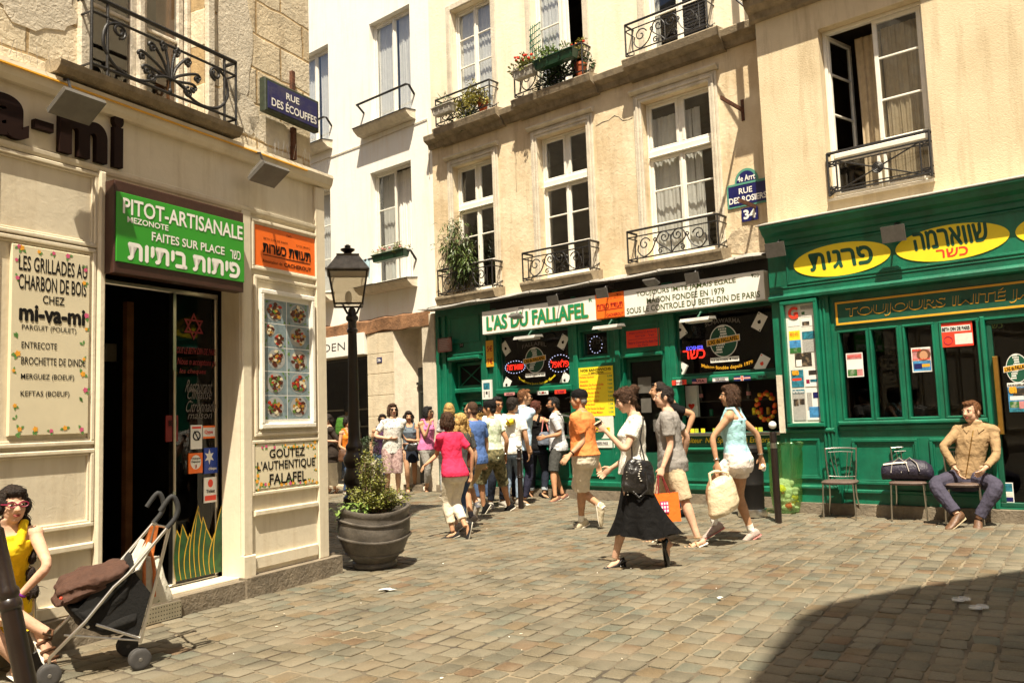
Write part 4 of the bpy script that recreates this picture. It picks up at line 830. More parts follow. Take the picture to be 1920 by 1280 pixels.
# leaf-shaped decal along the foot of the glass
o = thing('leaf_decal', 'painted green and yellow reed leaves along the foot of the glass panel', 'decal', P((ga+gb)/2, .4, gw))
M['reed'] = mat('reed green paint', (.009, .055, .010), .5, .5, 9); ms = [M['reed'], M['sign_shadow']]; mb = MB(); rnd = random.Random(4)
for i in range(9):
    u = ga+.05+(gb-ga-.07)*i/8; top = .66+rnd.uniform(-.16, .10); lean = rnd.uniform(-.05, .05); hw = .062
    for k, s in ((1, 1.14), (0, 1)):
        mb.mi = k; n = 8; ww = gw+.002*i+(.0 if k else .001)
        Lp = [(u+lean*(j/n)**2-hw*s*math.sin(PI*(.25+.75*j/n)), .16+(top-.16+(.02 if k else 0))*j/n) for j in range(n+1)]; Rp = [(u+lean*(j/n)**2+hw*s*math.sin(PI*(.25+.75*j/n)), .16+(top-.16+(.02 if k else 0))*j/n) for j in range(n, -1, -1)]
        pts = Lp+Rp[1:]; mb.add([P(x, z, ww) for x, z in pts], [tuple(range(len(pts)))])
mb.build('leaves', ms, o)
# projecting brown sign box over the doorway
bw = .16
o = thing('box_sign', 'brown box sign over the doorway with a green face and white lettering', 'sign', P(4.68, 2.95, 0))
def ab(px, py): return at(FA, px, py, bw)
a, b = ab(214, 420)[0], ab(457, 470)[0]; z1 = (ab(214, 337)[1]+ab(459, 400)[1])/2; z0 = (ab(210, 512)[1]+ab(453, 545)[1])/2
mb = MB(); mb.cbox(FA, a, b, z0, z1, 0.055, bw, .006); mb.build('box', M['brown'], o)
g0, g1 = ab(217, 357)[1]*.5+ab(458, 420)[1]*.5, ab(212, 488)[1]*.5+ab(455, 530)[1]*.5
M['leafgreen'] = mat('bright green sign face', (.030, .30, .022), .4, .03, 4); mb = MB(); mb.cbox(FA, a+.012, b-.004, g1, g0, bw+.001, bw+.010, .003); mb.build('face', M['leafgreen'], o)
W_, H_ = b-a, g0-g1; T = bw+.012
mb = MB(); mb.text('PITOT-ARTISANALE', FA, a+.05*W_, b-.02*W_, g1+.70*H_, g1+.93*H_, T, .020); mb.text('MEZONOTE', FA, a+.08*W_, a+.37*W_, g1+.585*H_, g1+.67*H_, T, .02); mb.text('FAITES SUR PLACE', FA, a+.25*W_, a+.82*W_, g1+.39*H_, g1+.52*H_, T, .02)
mb.text('כשר', FA, a+.87*W_, a+.96*W_, g1+.36*H_, g1+.50*H_, T, .015, rtl=True); mb.text('פיתות ביתיות', FA, a+.09*W_, b-.05*W_, g1+.06*H_, g1+.29*H_, T, .045, rtl=True); mb.build('lettering', M['white'], o)
# raised brown letters of the shop name
o = thing('shop_name', 'thick dark brown raised letters along the cream fascia', 'lettering', P(3.7, 3.55, .02))
M['letterbrown'] = mat('near black brown letters', (.016, .006, .004), .6, spec=.15)
def lt(t, px0, py0, px1, py1):
    w_ = .05; a_, b_ = at(FA, px0, (py0+py1)/2, w_), at(FA, px1, (py0+py1)/2, w_); z_ = [at(FA, px0, py0, w_)[1], at(FA, px0, py1, w_)[1], at(FA, px1, py0, w_)[1], at(FA, px1, py1, w_)[1]]
    return a_[0], b_[0]
def letter(t, u0, u1, z0, z1):
    c_ = bpy.data.curves.new('letter', 'FONT'); c_.body = t; c_.offset = .045; c_.extrude = .06; q = bpy.data.objects.new('letter', c_); me = bpy.data.meshes.new_from_object(q)
    v = [x.co.copy() for x in me.vertices]; x0, x1, y0, y1 = min(p.x for p in v), max(p.x for p in v), min(p.y for p in v), max(p.y for p in v)
    mb = MB(); mb.add([P(u0+(p.x-x0)/(x1-x0)*(u1-u0), z0+(p.y-y0)/(y1-y0)*(z1-z0), .025+p.z*.4) for p in v], [tuple(f_.vertices) for f_ in me.polygons])
    bpy.data.objects.remove(q); bpy.data.curves.remove(c_); bpy.data.meshes.remove(me); mb.build('letter', M['letterbrown'], o)
zx0, zx1 = at(FA, 131, 288, .05)[1], at(FA, 131, 214, .05)[1]; zi = at(FA, 222, 236, .05)[1]
q0 = lambda px, py: at(FA, px, py, .05)[0]
letter('a', q0(-30, 220), q0(55, 230), zx0, zx1); letter('-', q0(66, 236), q0(101, 240), zx0+.40*(zx1-zx0), zx0+.62*(zx1-zx0)); letter('m', q0(113, 260), q0(202, 270), zx0, zx1); letter('i', q0(214, 275), q0(232, 280), zx0, zx0+(zx1-zx0)*1.45)
for u_, t in ((3.0, 'v'),): letter(t, u_-.14, u_+.11, zx0, zx1)
for px, py, lab in ((140, 188, 'long grey floodlight under the gutter above the brown letters'), (500, 318, 'grey floodlight under the gutter near the corner')):
    u, z = at(FA, px, py, .22); oo = flood('floodlight', lab, 'floodlight', FA, u, z+.02, .20, 'floodlights over the cream fascia', tilt=1.0, sc=1.35, arm=.18)
# printed boards
M['mauve'] = mat('pink petals', (.65, .10, .22), .6); M['petal'] = mat('orange petals', (.85, .38, .03), .6, .2, 40); M['leafprint'] = mat('printed leaves', (.12, .28, .07), .6)
def flowers(o, a, b, c, d, w_, n, rnd):
    mb = MB()
    per = [(0, t) for t in np.linspace(0, 1, n)]+[(1, t) for t in np.linspace(0, 1, n)]+[(2, t) for t in np.linspace(.1, .9, max(3, int(n*(b-a)/(d-c))))]+[(3, t) for t in np.linspace(.1, .9, max(3, int(n*(b-a)/(d-c))))]
    for sd, t in per:
        if rnd.random() < .2: continue
        u = {0: a+.035, 1: b-.035, 2: a+(b-a)*t, 3: a+(b-a)*t}[sd]+rnd.uniform(-.015, .015); z = {0: c+(d-c)*t, 1: c+(d-c)*t, 2: c+.03, 3: d-.03}[sd]+rnd.uniform(-.015, .015)
        k = rnd.random(); r_ = rnd.uniform(.014, .024)
        mb.mi = 2
        for q in range(2):
            an = rnd.uniform(0, 6.28); mb.add([P(u, z, w_), P(u+r_*1.3*math.cos(an-.4), z+r_*1.3*math.sin(an-.4), w_), P(u+r_*2*math.cos(an), z+r_*2*math.sin(an), w_), P(u+r_*1.3*math.cos(an+.4), z+r_*1.3*math.sin(an+.4), w_)], [(0, 1, 2, 3)])
        mb.mi = 0 if k < .65 else 1
        if k < .9: mb.add([P(u+r_*(1 if q % 2 else .65)*math.cos(q*PI/5), z+r_*(1 if q % 2 else .65)*math.sin(q*PI/5), w_+.001) for q in range(10)], [tuple(range(10))])
    mb.build('flower_border', [M['petal'], M['mauve'], M['leafprint']], o)
o = thing('menu_board', 'tall cream enamel menu board edged with painted flowers', 'menu board', P(3.57, 2.05, .03))
a, b, c, d = 3.285, 3.855, 1.40, 2.69; mb = MB(); mb.cbox(FA, a, b, c, d, .002, .030, .004); mb.build('board', M['cream_light'], o); T = .032; W_, H_ = b-a, d-c
mb = MB()
for t, y0, y1, x0, x1, bo in (('LES GRILLADES AU', .865, .945, .08, .96, .012), ('CHARBON DE BOIS', .765, .845, .08, .95, .012), ('CHEZ', .70, .745, .38, .66, .012), ('mi-va-mi', .60, .685, .10, .93, .045), ('PARGUIT (POULET)', .545, .58, .13, .82, .006), ('ENTRECOTE', .455, .49, .13, .57, .006), ('BROCHETTE DE DINDE', .37, .41, .13, .95, .006), ('MERGUEZ (BOEUF)', .285, .322, .13, .80, .006), ('KEFTAS (BOEUF)', .195, .232, .13, .74, .006)):
    mb.text(t, FA, a+x0*W_, a+x1*W_, c+y0*H_, c+y1*H_, T, bo)
mb.build('lettering', M['black'], o); flowers(o, a, b, c, d, .0315, 13, random.Random(5))
o = thing('falafel_board', 'small cream board with three lines of black capitals and a flower border', 'sign', P(5.9, 1.04, .03))
a, b, c, d = 5.465, 6.295, .85, 1.245; mb = MB(); mb.cbox(FA, a, b, c, d, .002, .022, .004); mb.build('board', M['cream_light'], o); W_, H_ = b-a, d-c
mb = MB()
for t, y0, y1, x0, x1 in (('GOUTEZ', .68, .88, .22, .78), ("L'AUTHENTIQUE", .38, .62, .04, .95), ('FALAFEL', .08, .32, .22, .80)): mb.text(t, FA, a+x0*W_, a+x1*W_, c+y0*H_, c+y1*H_, .024, .016)
mb.build('lettering', M['black'], o); flowers(o, a, b, c, d, .0235, 7, random.Random(6))
o = thing('kosher_certificate', 'orange certificate placard with black Hebrew lettering on the cream corner panel', 'placard', P(5.9, 3.06, .03))
a, b, c, d = 5.49, 6.315, 2.87, 3.25; mb = MB(); mb.cbox(FA, a, b, c, d, .002, .014, .003); mb.build('sheet', M['orange'], o); W_, H_ = b-a, d-c
mb = MB(); mb.text('תעודת כשרות', FA, a+.13*W_, b-.10*W_, c+.36*H_, c+.58*H_, .016, .035, rtl=True); mb.box(FA, a+.13*W_, b-.1*W_, c+.29*H_, c+.31*H_, .015, .016); mb.text('BETH DIN DE PARIS', FA, a+.14*W_, a+.52*W_, c+.68*H_, c+.73*H_, .016); mb.text('בית דין פריס', FA, b-.34*W_, b-.10*W_, c+.66*H_, c+.73*H_, .016, rtl=True); mb.text('בעה', FA, a+.5*W_, a+.58*W_, c+.88*H_, c+.93*H_, .016, rtl=True)
mb.text('Attestation de', FA, a+.12*W_, a+.43*W_, c+.11*H_, c+.19*H_, .016); mb.text('CACHEROUT', FA, a+.46*W_, b-.09*W_, c+.10*H_, c+.20*H_, .016, .03); mb.build('lettering', M['black'], o)
# framed food photographs
o = thing('food_poster', 'white framed poster of ten photographs of plated dishes', 'poster', P(5.9, 2.03, .03))
mb = MB(); ring(mb, FA, 5.535, 6.255, 1.385, 2.66, .045, .002, .05, .008); mb.box(FA, 5.58, 6.21, 1.43, 2.615, .002, .012); mb.build('frame', M['winwhite'], o)
a, b, c, d = 5.585, 6.205, 1.465, 2.575; rnd = random.Random(21)
FM = [mat('photo cloth', (.20, .26, .28), .35, .25, 14), mat('plate glaze', (.36, .36, .34), .3), mat('grilled meat', (.09, .018, .007), .5, .4, 60), mat('golden chips', (.45, .22, .03), .5, .3, 60), mat('salad', (.10, .20, .03), .5, .4, 60), mat('tomato', (.42, .03, .012), .5, .3, 40), mat('rice', (.70, .62, .42), .5, .2, 60), mat('print gap', (.75, .74, .70), .4)]
mb = MB(); mb.mi = 7; mb.box(FA, a-.006, b+.006, c-.006, d+.006, .0125, .0135)
for i in range(2):
    for j in range(5):
        x0, x1 = a+(b-a)*i/2+.004, a+(b-a)*(i+1)/2-.004; y0, y1 = c+(d-c)*j/5+.004, c+(d-c)*(j+1)/5-.004
        mb.mi = 0; mb.quad(FA, x0, x1, y0, y1, .0140); mb.mi = 4
        for q in range(5):
            an = rnd.uniform(0, 6.3); cx_, cy_ = rnd.choice((x0+.03, x1-.03)), rnd.choice((y0+.03, y1-.03)); mb.add([P(min(x1, max(x0, cx_+e*math.cos(an+f_))), min(y1, max(y0, cy_+e*math.sin(an+f_))), .0142+q*.0001) for e, f_ in ((0, 0), (.025, -.4), (.05, 0), (.025, .4))], [(0, 1, 2, 3)])
        pl = [((x0+x1)/2+rnd.uniform(-.01, .02), (y0+y1)/2+.005, .112, .094)] if j not in (3,) or i == 1 else [(x0+.09, y0+.15, .062, .055), (x1-.10, y0+.07, .066, .06)]
        for cx_, cy_, rx, ry in pl:
            for k, (s, mm, ww) in enumerate(((1, 1, .0150), (.86, 0 if rnd.random() < .3 else 1, .0153))):
                mb.mi = mm; mb.add([P(cx_+rx*s*math.cos(q*PI/12), cy_+ry*s*math.sin(q*PI/12), ww) for q in range(24)], [tuple(range(24))])
            for q in range(44):
                mb.mi = rnd.choice((2, 2, 2, 3, 4, 5, 6)); an = rnd.uniform(0, 6.3); rr_ = rnd.uniform(0, .78); px_, py_ = cx_+rx*rr_*math.cos(an), cy_+ry*rr_*math.sin(an); r1 = rnd.uniform(.016, .032); e = rnd.uniform(0, 3); ww = .0156+q*.00012
                mb.add([P(px_+r1*math.cos(t*PI/4+e)*rnd.uniform(.6, 1.1), py_+r1*.7*math.sin(t*PI/4+e)*rnd.uniform(.6, 1.1), ww) for t in range(8)], [tuple(range(8))])
mb.build('photographs', FM, o)
# street plaque of the side street
pw = .14; u0, z1 = at(FA, 497, 147, pw); u1, z1b = at(FA, 598, 187, pw); z0 = at(FA, 490, 205, pw)[1]
z1 = (z1+z1b)/2; z0 = (z0+at(FA, 598, 246, pw)[1])/2
o = thing('street_plaque', 'weathered blue street name plaque on the old stone wall', 'street sign', P((u0+u1)/2, (z0+z1)/2, 0))
M['navy_worn'] = mat('worn navy enamel', (.012, .014, .10), .4, .3, 5, .1, 20, col2=(.10, .10, .10), thr=(.5, .85)); M['mossy'] = mat('dark green rim', (.03, .04, .022), .6, .4, 20)
mb = MB(); mb.cbox(FA, u0, u1, z0, z1, .07, pw, .01); mb.build('frame', M['mossy'], o); mb = MB(); mb.cbox(FA, u0+.03, u1-.03, z0+.03, z1-.03, pw+.0005, pw+.006, .003); mb.build('plate', M['navy_worn'], o)
W_, H_ = u1-u0, z1-z0; mb = MB(); mb.text('RUE', FA, u0+.36*W_, u0+.60*W_, z0+.58*H_, z0+.78*H_, pw+.008, .025); mb.text('DES ÉCOUFFES', FA, u0+.10*W_, u0+.93*W_, z0+.20*H_, z0+.50*H_, pw+.008, .02); mb.build('lettering', M['white'], o)
mb = MB(); mb.box(FA, (u0+u1)/2+.10, (u0+u1)/2+.15, z0-.32, z0-.002, .001, .04); mb.box(FA, (u0+u1)/2+.10, (u0+u1)/2+.14, z1+.002, z1+.25, .001, .04); mb.build('bracket', M['rust'], o)
# ---------------------------------------------------------------- houses of the side street at the photographer's back (their corner shades the paving)
def block(name, lab, pts, h, m):
    o = thing(name, lab, 'building', (pts[0][0], pts[0][1], 0)); mb = MB(); n = len(pts)
    vs = [(x, y, -.06) for x, y in pts]+[(x, y, h) for x, y in pts]; mb.add(vs, [(i, (i+1) % n, n+(i+1) % n, n+i) for i in range(n)]+[tuple(range(n, 2*n))]); mb.build('wall', M[m], o)
    mb = MB(); mb.add([(x, y, h+.02) for x, y in pts]+[(sum(p[0] for p in pts)/n, sum(p[1] for p in pts)/n, h+.2)], [(i, (i+1) % n, n) for i in range(n)]); mb.build('roof', M['zinc'], o)
    return o
hC = 10.0; sh = lambda x, y: (x+SUN.x/SUN.z*hC, y+SUN.y/SUN.z*hC)
c1, c2, c3, c4, c5 = (1.58, 5.30), (1.92, 5.92), (2.31, 6.34), (3.06, 6.74), (4.31, 7.27)
q = [sh(*p) for p in (c1, c2, c3, c4, c5)]; s = q[0]
pts = [(s[0]-14*FA.U.x, s[1]-14*FA.U.y), *q, (14, -5), (12, -18)]
block('house', 'plain pale house behind the photographer on the right of the side street', pts, hC, 'stone')
k0 = Vector((-8.75, 11.95, 0)); dl = -FB.U
block('house', 'tall shaded house along the south side of the street on the far left', [(k0.x, k0.y), (k0.x+dl.x*30, k0.y+dl.y*30), (k0.x+dl.x*30-6, k0.y+dl.y*30-7), (k0.x-6, k0.y-7)], 12, 'stone')
block('house', 'plain house closing the side street far behind the photographer', [(-22, -17), (6, -24), (8, -30), (-24, -30)], 11, 'tan')
# ---------------------------------------------------------------- printed sheets, window signs, plaques
def rect(fr, px0, px1, py0, py1, w):
    a = at(fr, px0, py0, w); b = at(fr, px1, py0, w); c = at(fr, px1, py1, w); d = at(fr, px0, py1, w)
    return (a[0]+d[0])/2, (b[0]+c[0])/2, (c[1]+d[1])/2, (a[1]+b[1])/2
def sheet(name, label, cat, fr, px, w, m, th=.004, group=None):
    # px gives the photo-free corner estimates x0, x1, y at the left and right top, height
    x0, x1, ya, yb, hgt = px
    u0 = at(fr, x0, ya, w)[0]; u1 = at(fr, x1, yb, w)[0]; z1 = (at(fr, x0, ya, w)[1]+at(fr, x1, yb, w)[1])/2; z0 = z1-(at(fr, x0, ya, w)[1]-at(fr, x0, ya+hgt, w)[1])
    o = thing(name, label, cat, fr.P((u0+u1)/2, (z0+z1)/2, w), group)
    mb = MB(); mb.box(fr, u0, u1, z0, z1, w, w+th); mb.build('sheet', M[m] if isinstance(m, str) else m, o)
    return o, u0, u1, z0, z1, w+th
def lines(o, fr, u0, u1, z0, z1, w, m, items, name='lettering', bold=.01):
    mb = MB()
    for it in items:
        t, x0, x1, y0, y1 = it[:5]; b = it[5] if len(it) > 5 else bold; r = len(it) > 6
        mb.text(t, fr, u0+(u1-u0)*x0, u0+(u1-u0)*x1, z0+(z1-z0)*y0, z0+(z1-z0)*y1, w+.002, b, rtl=r)
    return mb.build(name, M[m], o)
def bars(o, fr, u0, u1, z0, z1, w, items, name='print'):           # flat printed patches: x0, x1, y0, y1, material
    ms = []; mb = MB()
    for k, (x0, x1, y0, y1, m) in enumerate(items):
        if m not in ms: ms.append(m)
        mb.mi = ms.index(m); mb.quad(fr, u0+(u1-u0)*x0, u0+(u1-u0)*x1, z0+(z1-z0)*y0, z0+(z1-z0)*y1, w+.0012+k*.00025)
    return mb.build(name, [M[m] for m in ms], o)
M['paper'] = mat('printed paper', (.70, .68, .60), .7, .08, 30); M['newsgrey'] = mat('newsprint', (.36, .35, .32), .8, .5, 120); M['skyblue'] = mat('blue print', (.05, .22, .45), .5, .5, 12); M['teal'] = mat('teal print', (.02, .16, .22), .5, .6, 20)
M['photo_dark'] = mat('dark photo print', (.03, .025, .02), .4, .6, 18, col2=(.35, .25, .15), thr=(.5, .75)); M['photo_green'] = mat('green photo print', (.03, .14, .03), .4, .5, 18, col2=(.45, .45, .35), thr=(.5, .8))
M['maroon'] = mat('maroon print', (.25, .01, .05), .5); M['pinkprint'] = mat('pink print', (.60, .25, .25), .5, .3, 12)
M['neon_red'] = mat('red neon tube', (.9, .05, .02), .4, emit=((1, .03, .015), 1.6)); M['neon_blue'] = mat('blue neon', (.2, .2, .9), .4, emit=((.12, .12, 1), 1.4)); M['led'] = mat('white leds', (.8, .8, 1), .4, emit=((.6, .65, 1), 1.5))
gwB = -.028
def globe(fr, w, cx, cy, rx, ry, label, head, foot, curve):
    c = at(fr, cx, cy, w); ru = at(fr, cx+rx, cy, w)[0]-c[0]; rz = c[1]-at(fr, cx, cy+ry, w)[1]; U, Z = c
    o = thing('globe_emblem', label, 'window emblem', fr.P(U, Z, w)); P = fr.P
    el = lambda s, n=32: [(U+ru*s*math.cos(2*PI*i/n), Z+rz*s*math.sin(2*PI*i/n)) for i in range(n)]
    mb = MB(); mb.add([P(u, z, w) for u, z in el(1.06)], [tuple(range(32))]); mb.build('rim', M['white'], o)
    mb = MB(); mb.add([P(u, z, w+.001) for u, z in el(1.0)], [tuple(range(32))]); mb.build('globe', M['green_dark'], o)
    mb = MB()
    for row in range(11):                                   # white graticule patch running down the globe
        zz = Z+rz*(.88-.165*row); half = .26+.05*math.sin(row*1.9)
        for k in range(5):
            uu = U+ru*(-.22+.30*math.sin(row*.42+.3)*.7+(k-2)*half*.42); mb.add([P(uu, zz, w+.002), P(uu+ru*.085, zz+rz*.02, w+.002), P(uu+ru*.075, zz+rz*.13, w+.002), P(uu-ru*.01, zz+rz*.11, w+.002)], [(0, 1, 2, 3)])
    mb.build('grid', M['white'], o)
    sl = .06
    mb = MB(); mb.add([P(U-ru*1.3, Z-rz*.28, w+.003), P(U+ru*1.25, Z-rz*.06, w+.003), P(U+ru*1.25, Z+rz*.36, w+.003), P(U-ru*1.3, Z+rz*.16, w+.003)], [(0, 1, 2, 3)]); mb.build('banner_edge', M['white'], o)
    mb = MB(); mb.add([P(U-ru*1.26, Z-rz*.245, w+.004), P(U+ru*1.21, Z-rz*.025, w+.004), P(U+ru*1.21, Z+rz*.325, w+.004), P(U-ru*1.26, Z+rz*.125, w+.004)], [(0, 1, 2, 3)]); mb.build('banner', M['gold'], o)
    mb = MB(); mb.text("L'AS du FALLAFEL", fr, U-ru*1.15, U+ru*1.1, Z-rz*.09, Z+rz*.19, w+.005, .03, rot=math.atan2(.22*rz, 2.5*ru)); mb.build('banner_lettering', M['black'], o)
    mb = MB(); mb.quad(fr, U-ru*1.08, U+ru*1.1, Z-rz*1.36, Z-rz*1.04, w+.002); mb.build('street_plate', M['white'], o); mb = MB(); mb.text('RUE DES ROSIERS ♠ PARIS', fr, U-ru*1.0, U+ru*1.02, Z-rz*1.29, Z-rz*1.11, w+.003, .03); mb.build('plate_lettering', M['black'], o)
    if head: mb = MB(); mb.text(head, fr, U-ru*1.35, U+ru*1.35, Z+rz*1.10, Z+rz*1.40, w, .02, arc=-.04); mb.build('heading', M['script_white'], o)
    if foot: mb = MB(); mb.text(foot, fr, U-ru*curve[0], U+ru*curve[1], Z-rz*1.78, Z-rz*1.48, w, .02, arc=curve[2]); mb.build('motto', M['gold'] if 'Maison' in foot else M['yellow'], o)
    return o
globe(FB, gwB, 1002.5, 675, 17, 23, 'small globe emblem with an ochre banner on the left shop window', 'FALLAFEL', 'Toujours Imité Jamais Égalé', (1.9, 2.2, .14))
globe(FB, gwB, 1356.5, 639, 25, 29, 'large globe emblem with an ochre banner on the right shop window', 'SCHAWARMA', 'Maison fondée depuis 1979', (1.8, 2.1, .06))
globe(FC, -.05, 1907, 690, 20, 26, 'globe emblem with a yellow banner on the glass restaurant door', '', '', (1, 1, 0))
for px, py, lab in ((948, 653, 'upper left playing card on the left shop window'), (1055.8, 641, 'upper right playing card on the left shop window'), (950, 721, 'lower left playing card on the left shop window'), (1059, 712.5, 'lower right playing card on the left shop window'), (1274.8, 617.8, 'upper left playing card on the right shop window'), (1424, 603, 'upper right playing card on the right shop window'), (1277.5, 694, 'lower left playing card on the right shop window'), (1429, 681, 'lower right playing card on the right shop window')):
    u, z = at(FB, px, py, gwB); o = thing('playing_card', lab, 'playing card', FB.P(u, z, gwB), 'playing cards stuck on the shop windows')
    a = R(32 if 'left' in lab.split('on')[0] else -32); a = a if 'upper left' in lab or 'lower right' in lab else -abs(a); q = lambda x, y, w=.0: FB.P(u+x*math.cos(a)-y*math.sin(a), z+x*math.sin(a)+y*math.cos(a), gwB+.003+w)
    mb = MB(); mb.add([q(-.085, -.13), q(.085, -.13), q(.085, .13), q(-.085, .13)], [(0, 1, 2, 3)]); mb.build('face', M['white'], o)
    mb = MB(); red = px == 1429
    for x, y, s in ((0, 0, .03), (-.065, .11, .012), (.065, -.11, .012)):
        mb.add([q(x+s*math.cos(t), y+s*1.15*math.sin(t), .001) for t in (PI/2, PI, 1.2*PI, 1.4*PI, 1.6*PI, 1.8*PI, 0)], [(0, 1, 2, 3, 4, 5, 6)])
    mb.build('pip', M['red'] if red else M['black'], o)
def neon(lab, t, px0, px1, py0, py1, m, ring_, rtl):
    u0, u1, z0, z1 = rect(FB, px0, px1, py0, py1, -.10); o = thing('neon_sign', lab, 'neon sign', FB.P((u0+u1)/2, z0, -.1))
    mb = MB(); mb.text(t, FB, u0, u1, z0, z1, -.10, .02, rtl=rtl); mb.build('tube', M[m], o)
    if ring_:
        mb = MB(); n = 22; cu, cz, ru, rz = (u0+u1)/2, (z0+z1)/2, (u1-u0)*.62, (z1-z0)*1.15
        for i in range(n): mb.ell(FB.P(cu+ru*math.cos(2*PI*i/n), cz+rz*math.sin(2*PI*i/n), -.10), .009, .009, .009, seg=6, rings=4)
        mb.build('bulbs', M['led'], o)
neon('red Hebrew neon sign left of the small globe emblem', 'שווארמה', 951, 981, 683, 693, 'neon_red', True, True); neon('red Hebrew neon sign right of the small globe emblem', 'פלאפל', 1033, 1066, 674, 688, 'neon_red', True, True)
neon('red Hebrew neon sign under a blue word in the right shop window', 'כשר', 1281, 1322, 656, 672, 'neon_red', False, True); neon('small blue neon word in the right shop window', 'KOSHER', 1287, 1319, 648.5, 655.5, 'neon_blue', False, False); neon('open sign in the small middle window', 'OPEN', 1102, 1131, 632, 645, 'script_white', False, False)
u, z = at(FB, 1117, 646, -.1); o = thing('led_ring', 'oval ring of blue bulbs round the open sign', 'sign light', FB.P(u, z, -.1)); mb = MB()
for i in range(14): mb.ell(FB.P(u+.135*math.cos(2*PI*i/14), z+.15*math.sin(2*PI*i/14), -.105), .008, .008, .008, seg=6, rings=4)
mb.build('bulbs', M['led'], o)
fw = .102                                                     # flag strips on the window bars
for px, t, body, lab, rs in (((1260, 1287, 713, 711.5, 9), 'CANADA', 'red', 'red and white strip', ((.3, .7, 0, 1, 'white'),)), ((1297.5, 1325, 711, 708, 9), 'USA', 'pinkprint', 'pinkish strip with a dark corner', ((0, .3, .4, 1, 'navy'),)), ((1336, 1365.5, 708.5, 706, 8.5), 'ISRAEL', 'white', 'white strip with blue lettering', ((0, 1, .82, .95, 'navy'), (0, 1, .05, .18, 'navy'))), ((1376, 1407, 705.5, 703, 9), '', 'navy', 'navy strip with red and white crosses', ((.42, .58, 0, 1, 'white'), (0, 1, .35, .65, 'white'), (.46, .54, 0, 1, 'red'), (0, 1, .43, .57, 'red'))), ((1418, 1438, 702.5, 701, 8), 'BRA', 'green_dark', 'dark green strip', ()), ((945.6, 965, 736, 735, 5.5), 'ENGLAND', 'pinkprint', 'pale strip at the far left window', ()), ((1007, 1028, 733, 732, 7), 'RUSSIA', 'white', 'white strip with a red mark', ((.4, .6, .2, .8, 'red'),)), ((1040, 1061, 731, 729.5, 7.5), 'SUISSE', 'red', 'plain red strip', ())):
    o, a, b, c, d, w_ = sheet('flag_strip', lab+' on the green window bar', 'flag sticker', FB, px, fw, body, .003, 'country stickers along the window bars')
    if rs: bars(o, FB, a, b, c, d, w_, rs)
    if t: lines(o, FB, a, b, c, d, w_+.001, 'black' if body != 'red' else 'maroon', ((t, .3 if t == 'USA' else .2, .85, .25, .75, .02),))
o, a, b, c, d, w_ = sheet('price_list', 'tall yellow price list with red dish names beside the entrance', 'menu board', FB, (1084, 1149, 692, 683, 91), .046, 'yellow', .012)
lines(o, FB, a, b, c, d, w_, 'black', (('NOS SANDWICHS', .08, .95, .915, .965, .03), ('A EMPORTER', .3, .75, .865, .895, .02)), 'heading'); bars(o, FB, a, b, c, d, w_, ((.08, .95, .845, .853, 'maroon'),), 'rule')
it = []
for k, t in enumerate(('Fallafel Spécial', 'Schawarma', 'Médaillon De Poulet Grillé', 'Escalope De Poulet Pané', 'Foie De Poulet Grillé', 'Poulet Sauté Au Curry', 'Brochette De Viandes', 'Merguez De Boeuf', 'Portion De Viande De Boeuf', 'Portion De Frites Maison')): it.append((t, .05, .05+.026*len(t), .775-k*.08, .82-k*.08, .012))
lines(o, FB, a, b, c, d, w_, 'red', it, 'dish_names')
lines(o, FB, a, b, c, d, w_, 'sign_green', [(('5.00€', '7.00€')[k not in (0, 9)], .84, .98, .775-k*.08, .82-k*.08, .012) for k in range(10)], 'prices')
o, a, b, c, d, w_ = sheet('shop_poster', 'white poster with the globe emblem below the yellow price list', 'poster', FB, (1084, 1150, 779, 777, 60), .046, 'paper', .010); cu = (a+b)/2; n = 24
mb = MB(); mb.add([FB.P(cu+.2*math.cos(2*PI*i/n), (c+d)/2+.04+.2*math.sin(2*PI*i/n), w_+.001) for i in range(n)], [tuple(range(n))]); mb.build('globe', M['green_dark'], o); bars(o, FB, a, b, c, d, w_+.002, ((.12, .9, .48, .62, 'yellow'), (.2, .85, .08, .2, 'white'))); lines(o, FB, a, b, c, d, w_+.004, 'black', (("L'AS du FALLAFEL", .15, .88, .51, .6, .02), ('RUE DES ROSIERS PARIS', .22, .83, .1, .18, .02)))
o, a, b, c, d, w_ = sheet('kosher_notice', 'red notice with dark lettering above the entrance door', 'notice', FB, (1174.5, 1236, 621, 615, 31.5), .046, 'red', .01)
lines(o, FB, a, b, c, d, w_, 'maroon', (('בהשגחת הרבנות הראשית', .1, .92, .78, .9, .0, 1), ('של  פריס', .28, .85, .58, .72, .0, 1), ('Sous le Controle Du Beth Din', .06, .95, .2, .36, .01), ('De Paris', .35, .65, .05, .16, .01))); bars(o, FB, a, b, c, d, w_, ((.05, .95, .46, .48, 'maroon'),), 'rule')
o, a, b, c, d, w_ = sheet('price_strip', 'narrow ochre strip with two red prices beside the green door', 'price strip', FB, (911, 924.5, 639, 637.5, 49), .087, 'gold', .006)
lines(o, FB, a, b, c, d, w_, 'sign_red', (('5€', .15, .9, .58, .80, .02), ('7€', .15, .9, .10, .32, .02)))
o, a, b, c, d, w_ = sheet('intercom', 'white intercom panel with a small dark screen by the green door', 'intercom', FB, (906, 923, 713, 711, 36), .05, 'white', .04)
bars(o, FB, a, b, c, d, w_, ((.15, .85, .5, .85, 'teal'), (.4, .6, .25, .4, 'black'), (.15, .32, .1, .42, 'newsgrey'), (.68, .85, .1, .42, 'newsgrey')), 'screen')
o, a, b, c, d, w_ = sheet('memorial_plaque', 'brown stone plaque with engraved lines above the green street door', 'plaque', FB, (822, 847, 634, 631.5, 27), .146, 'brown', .03)
mb = MB()
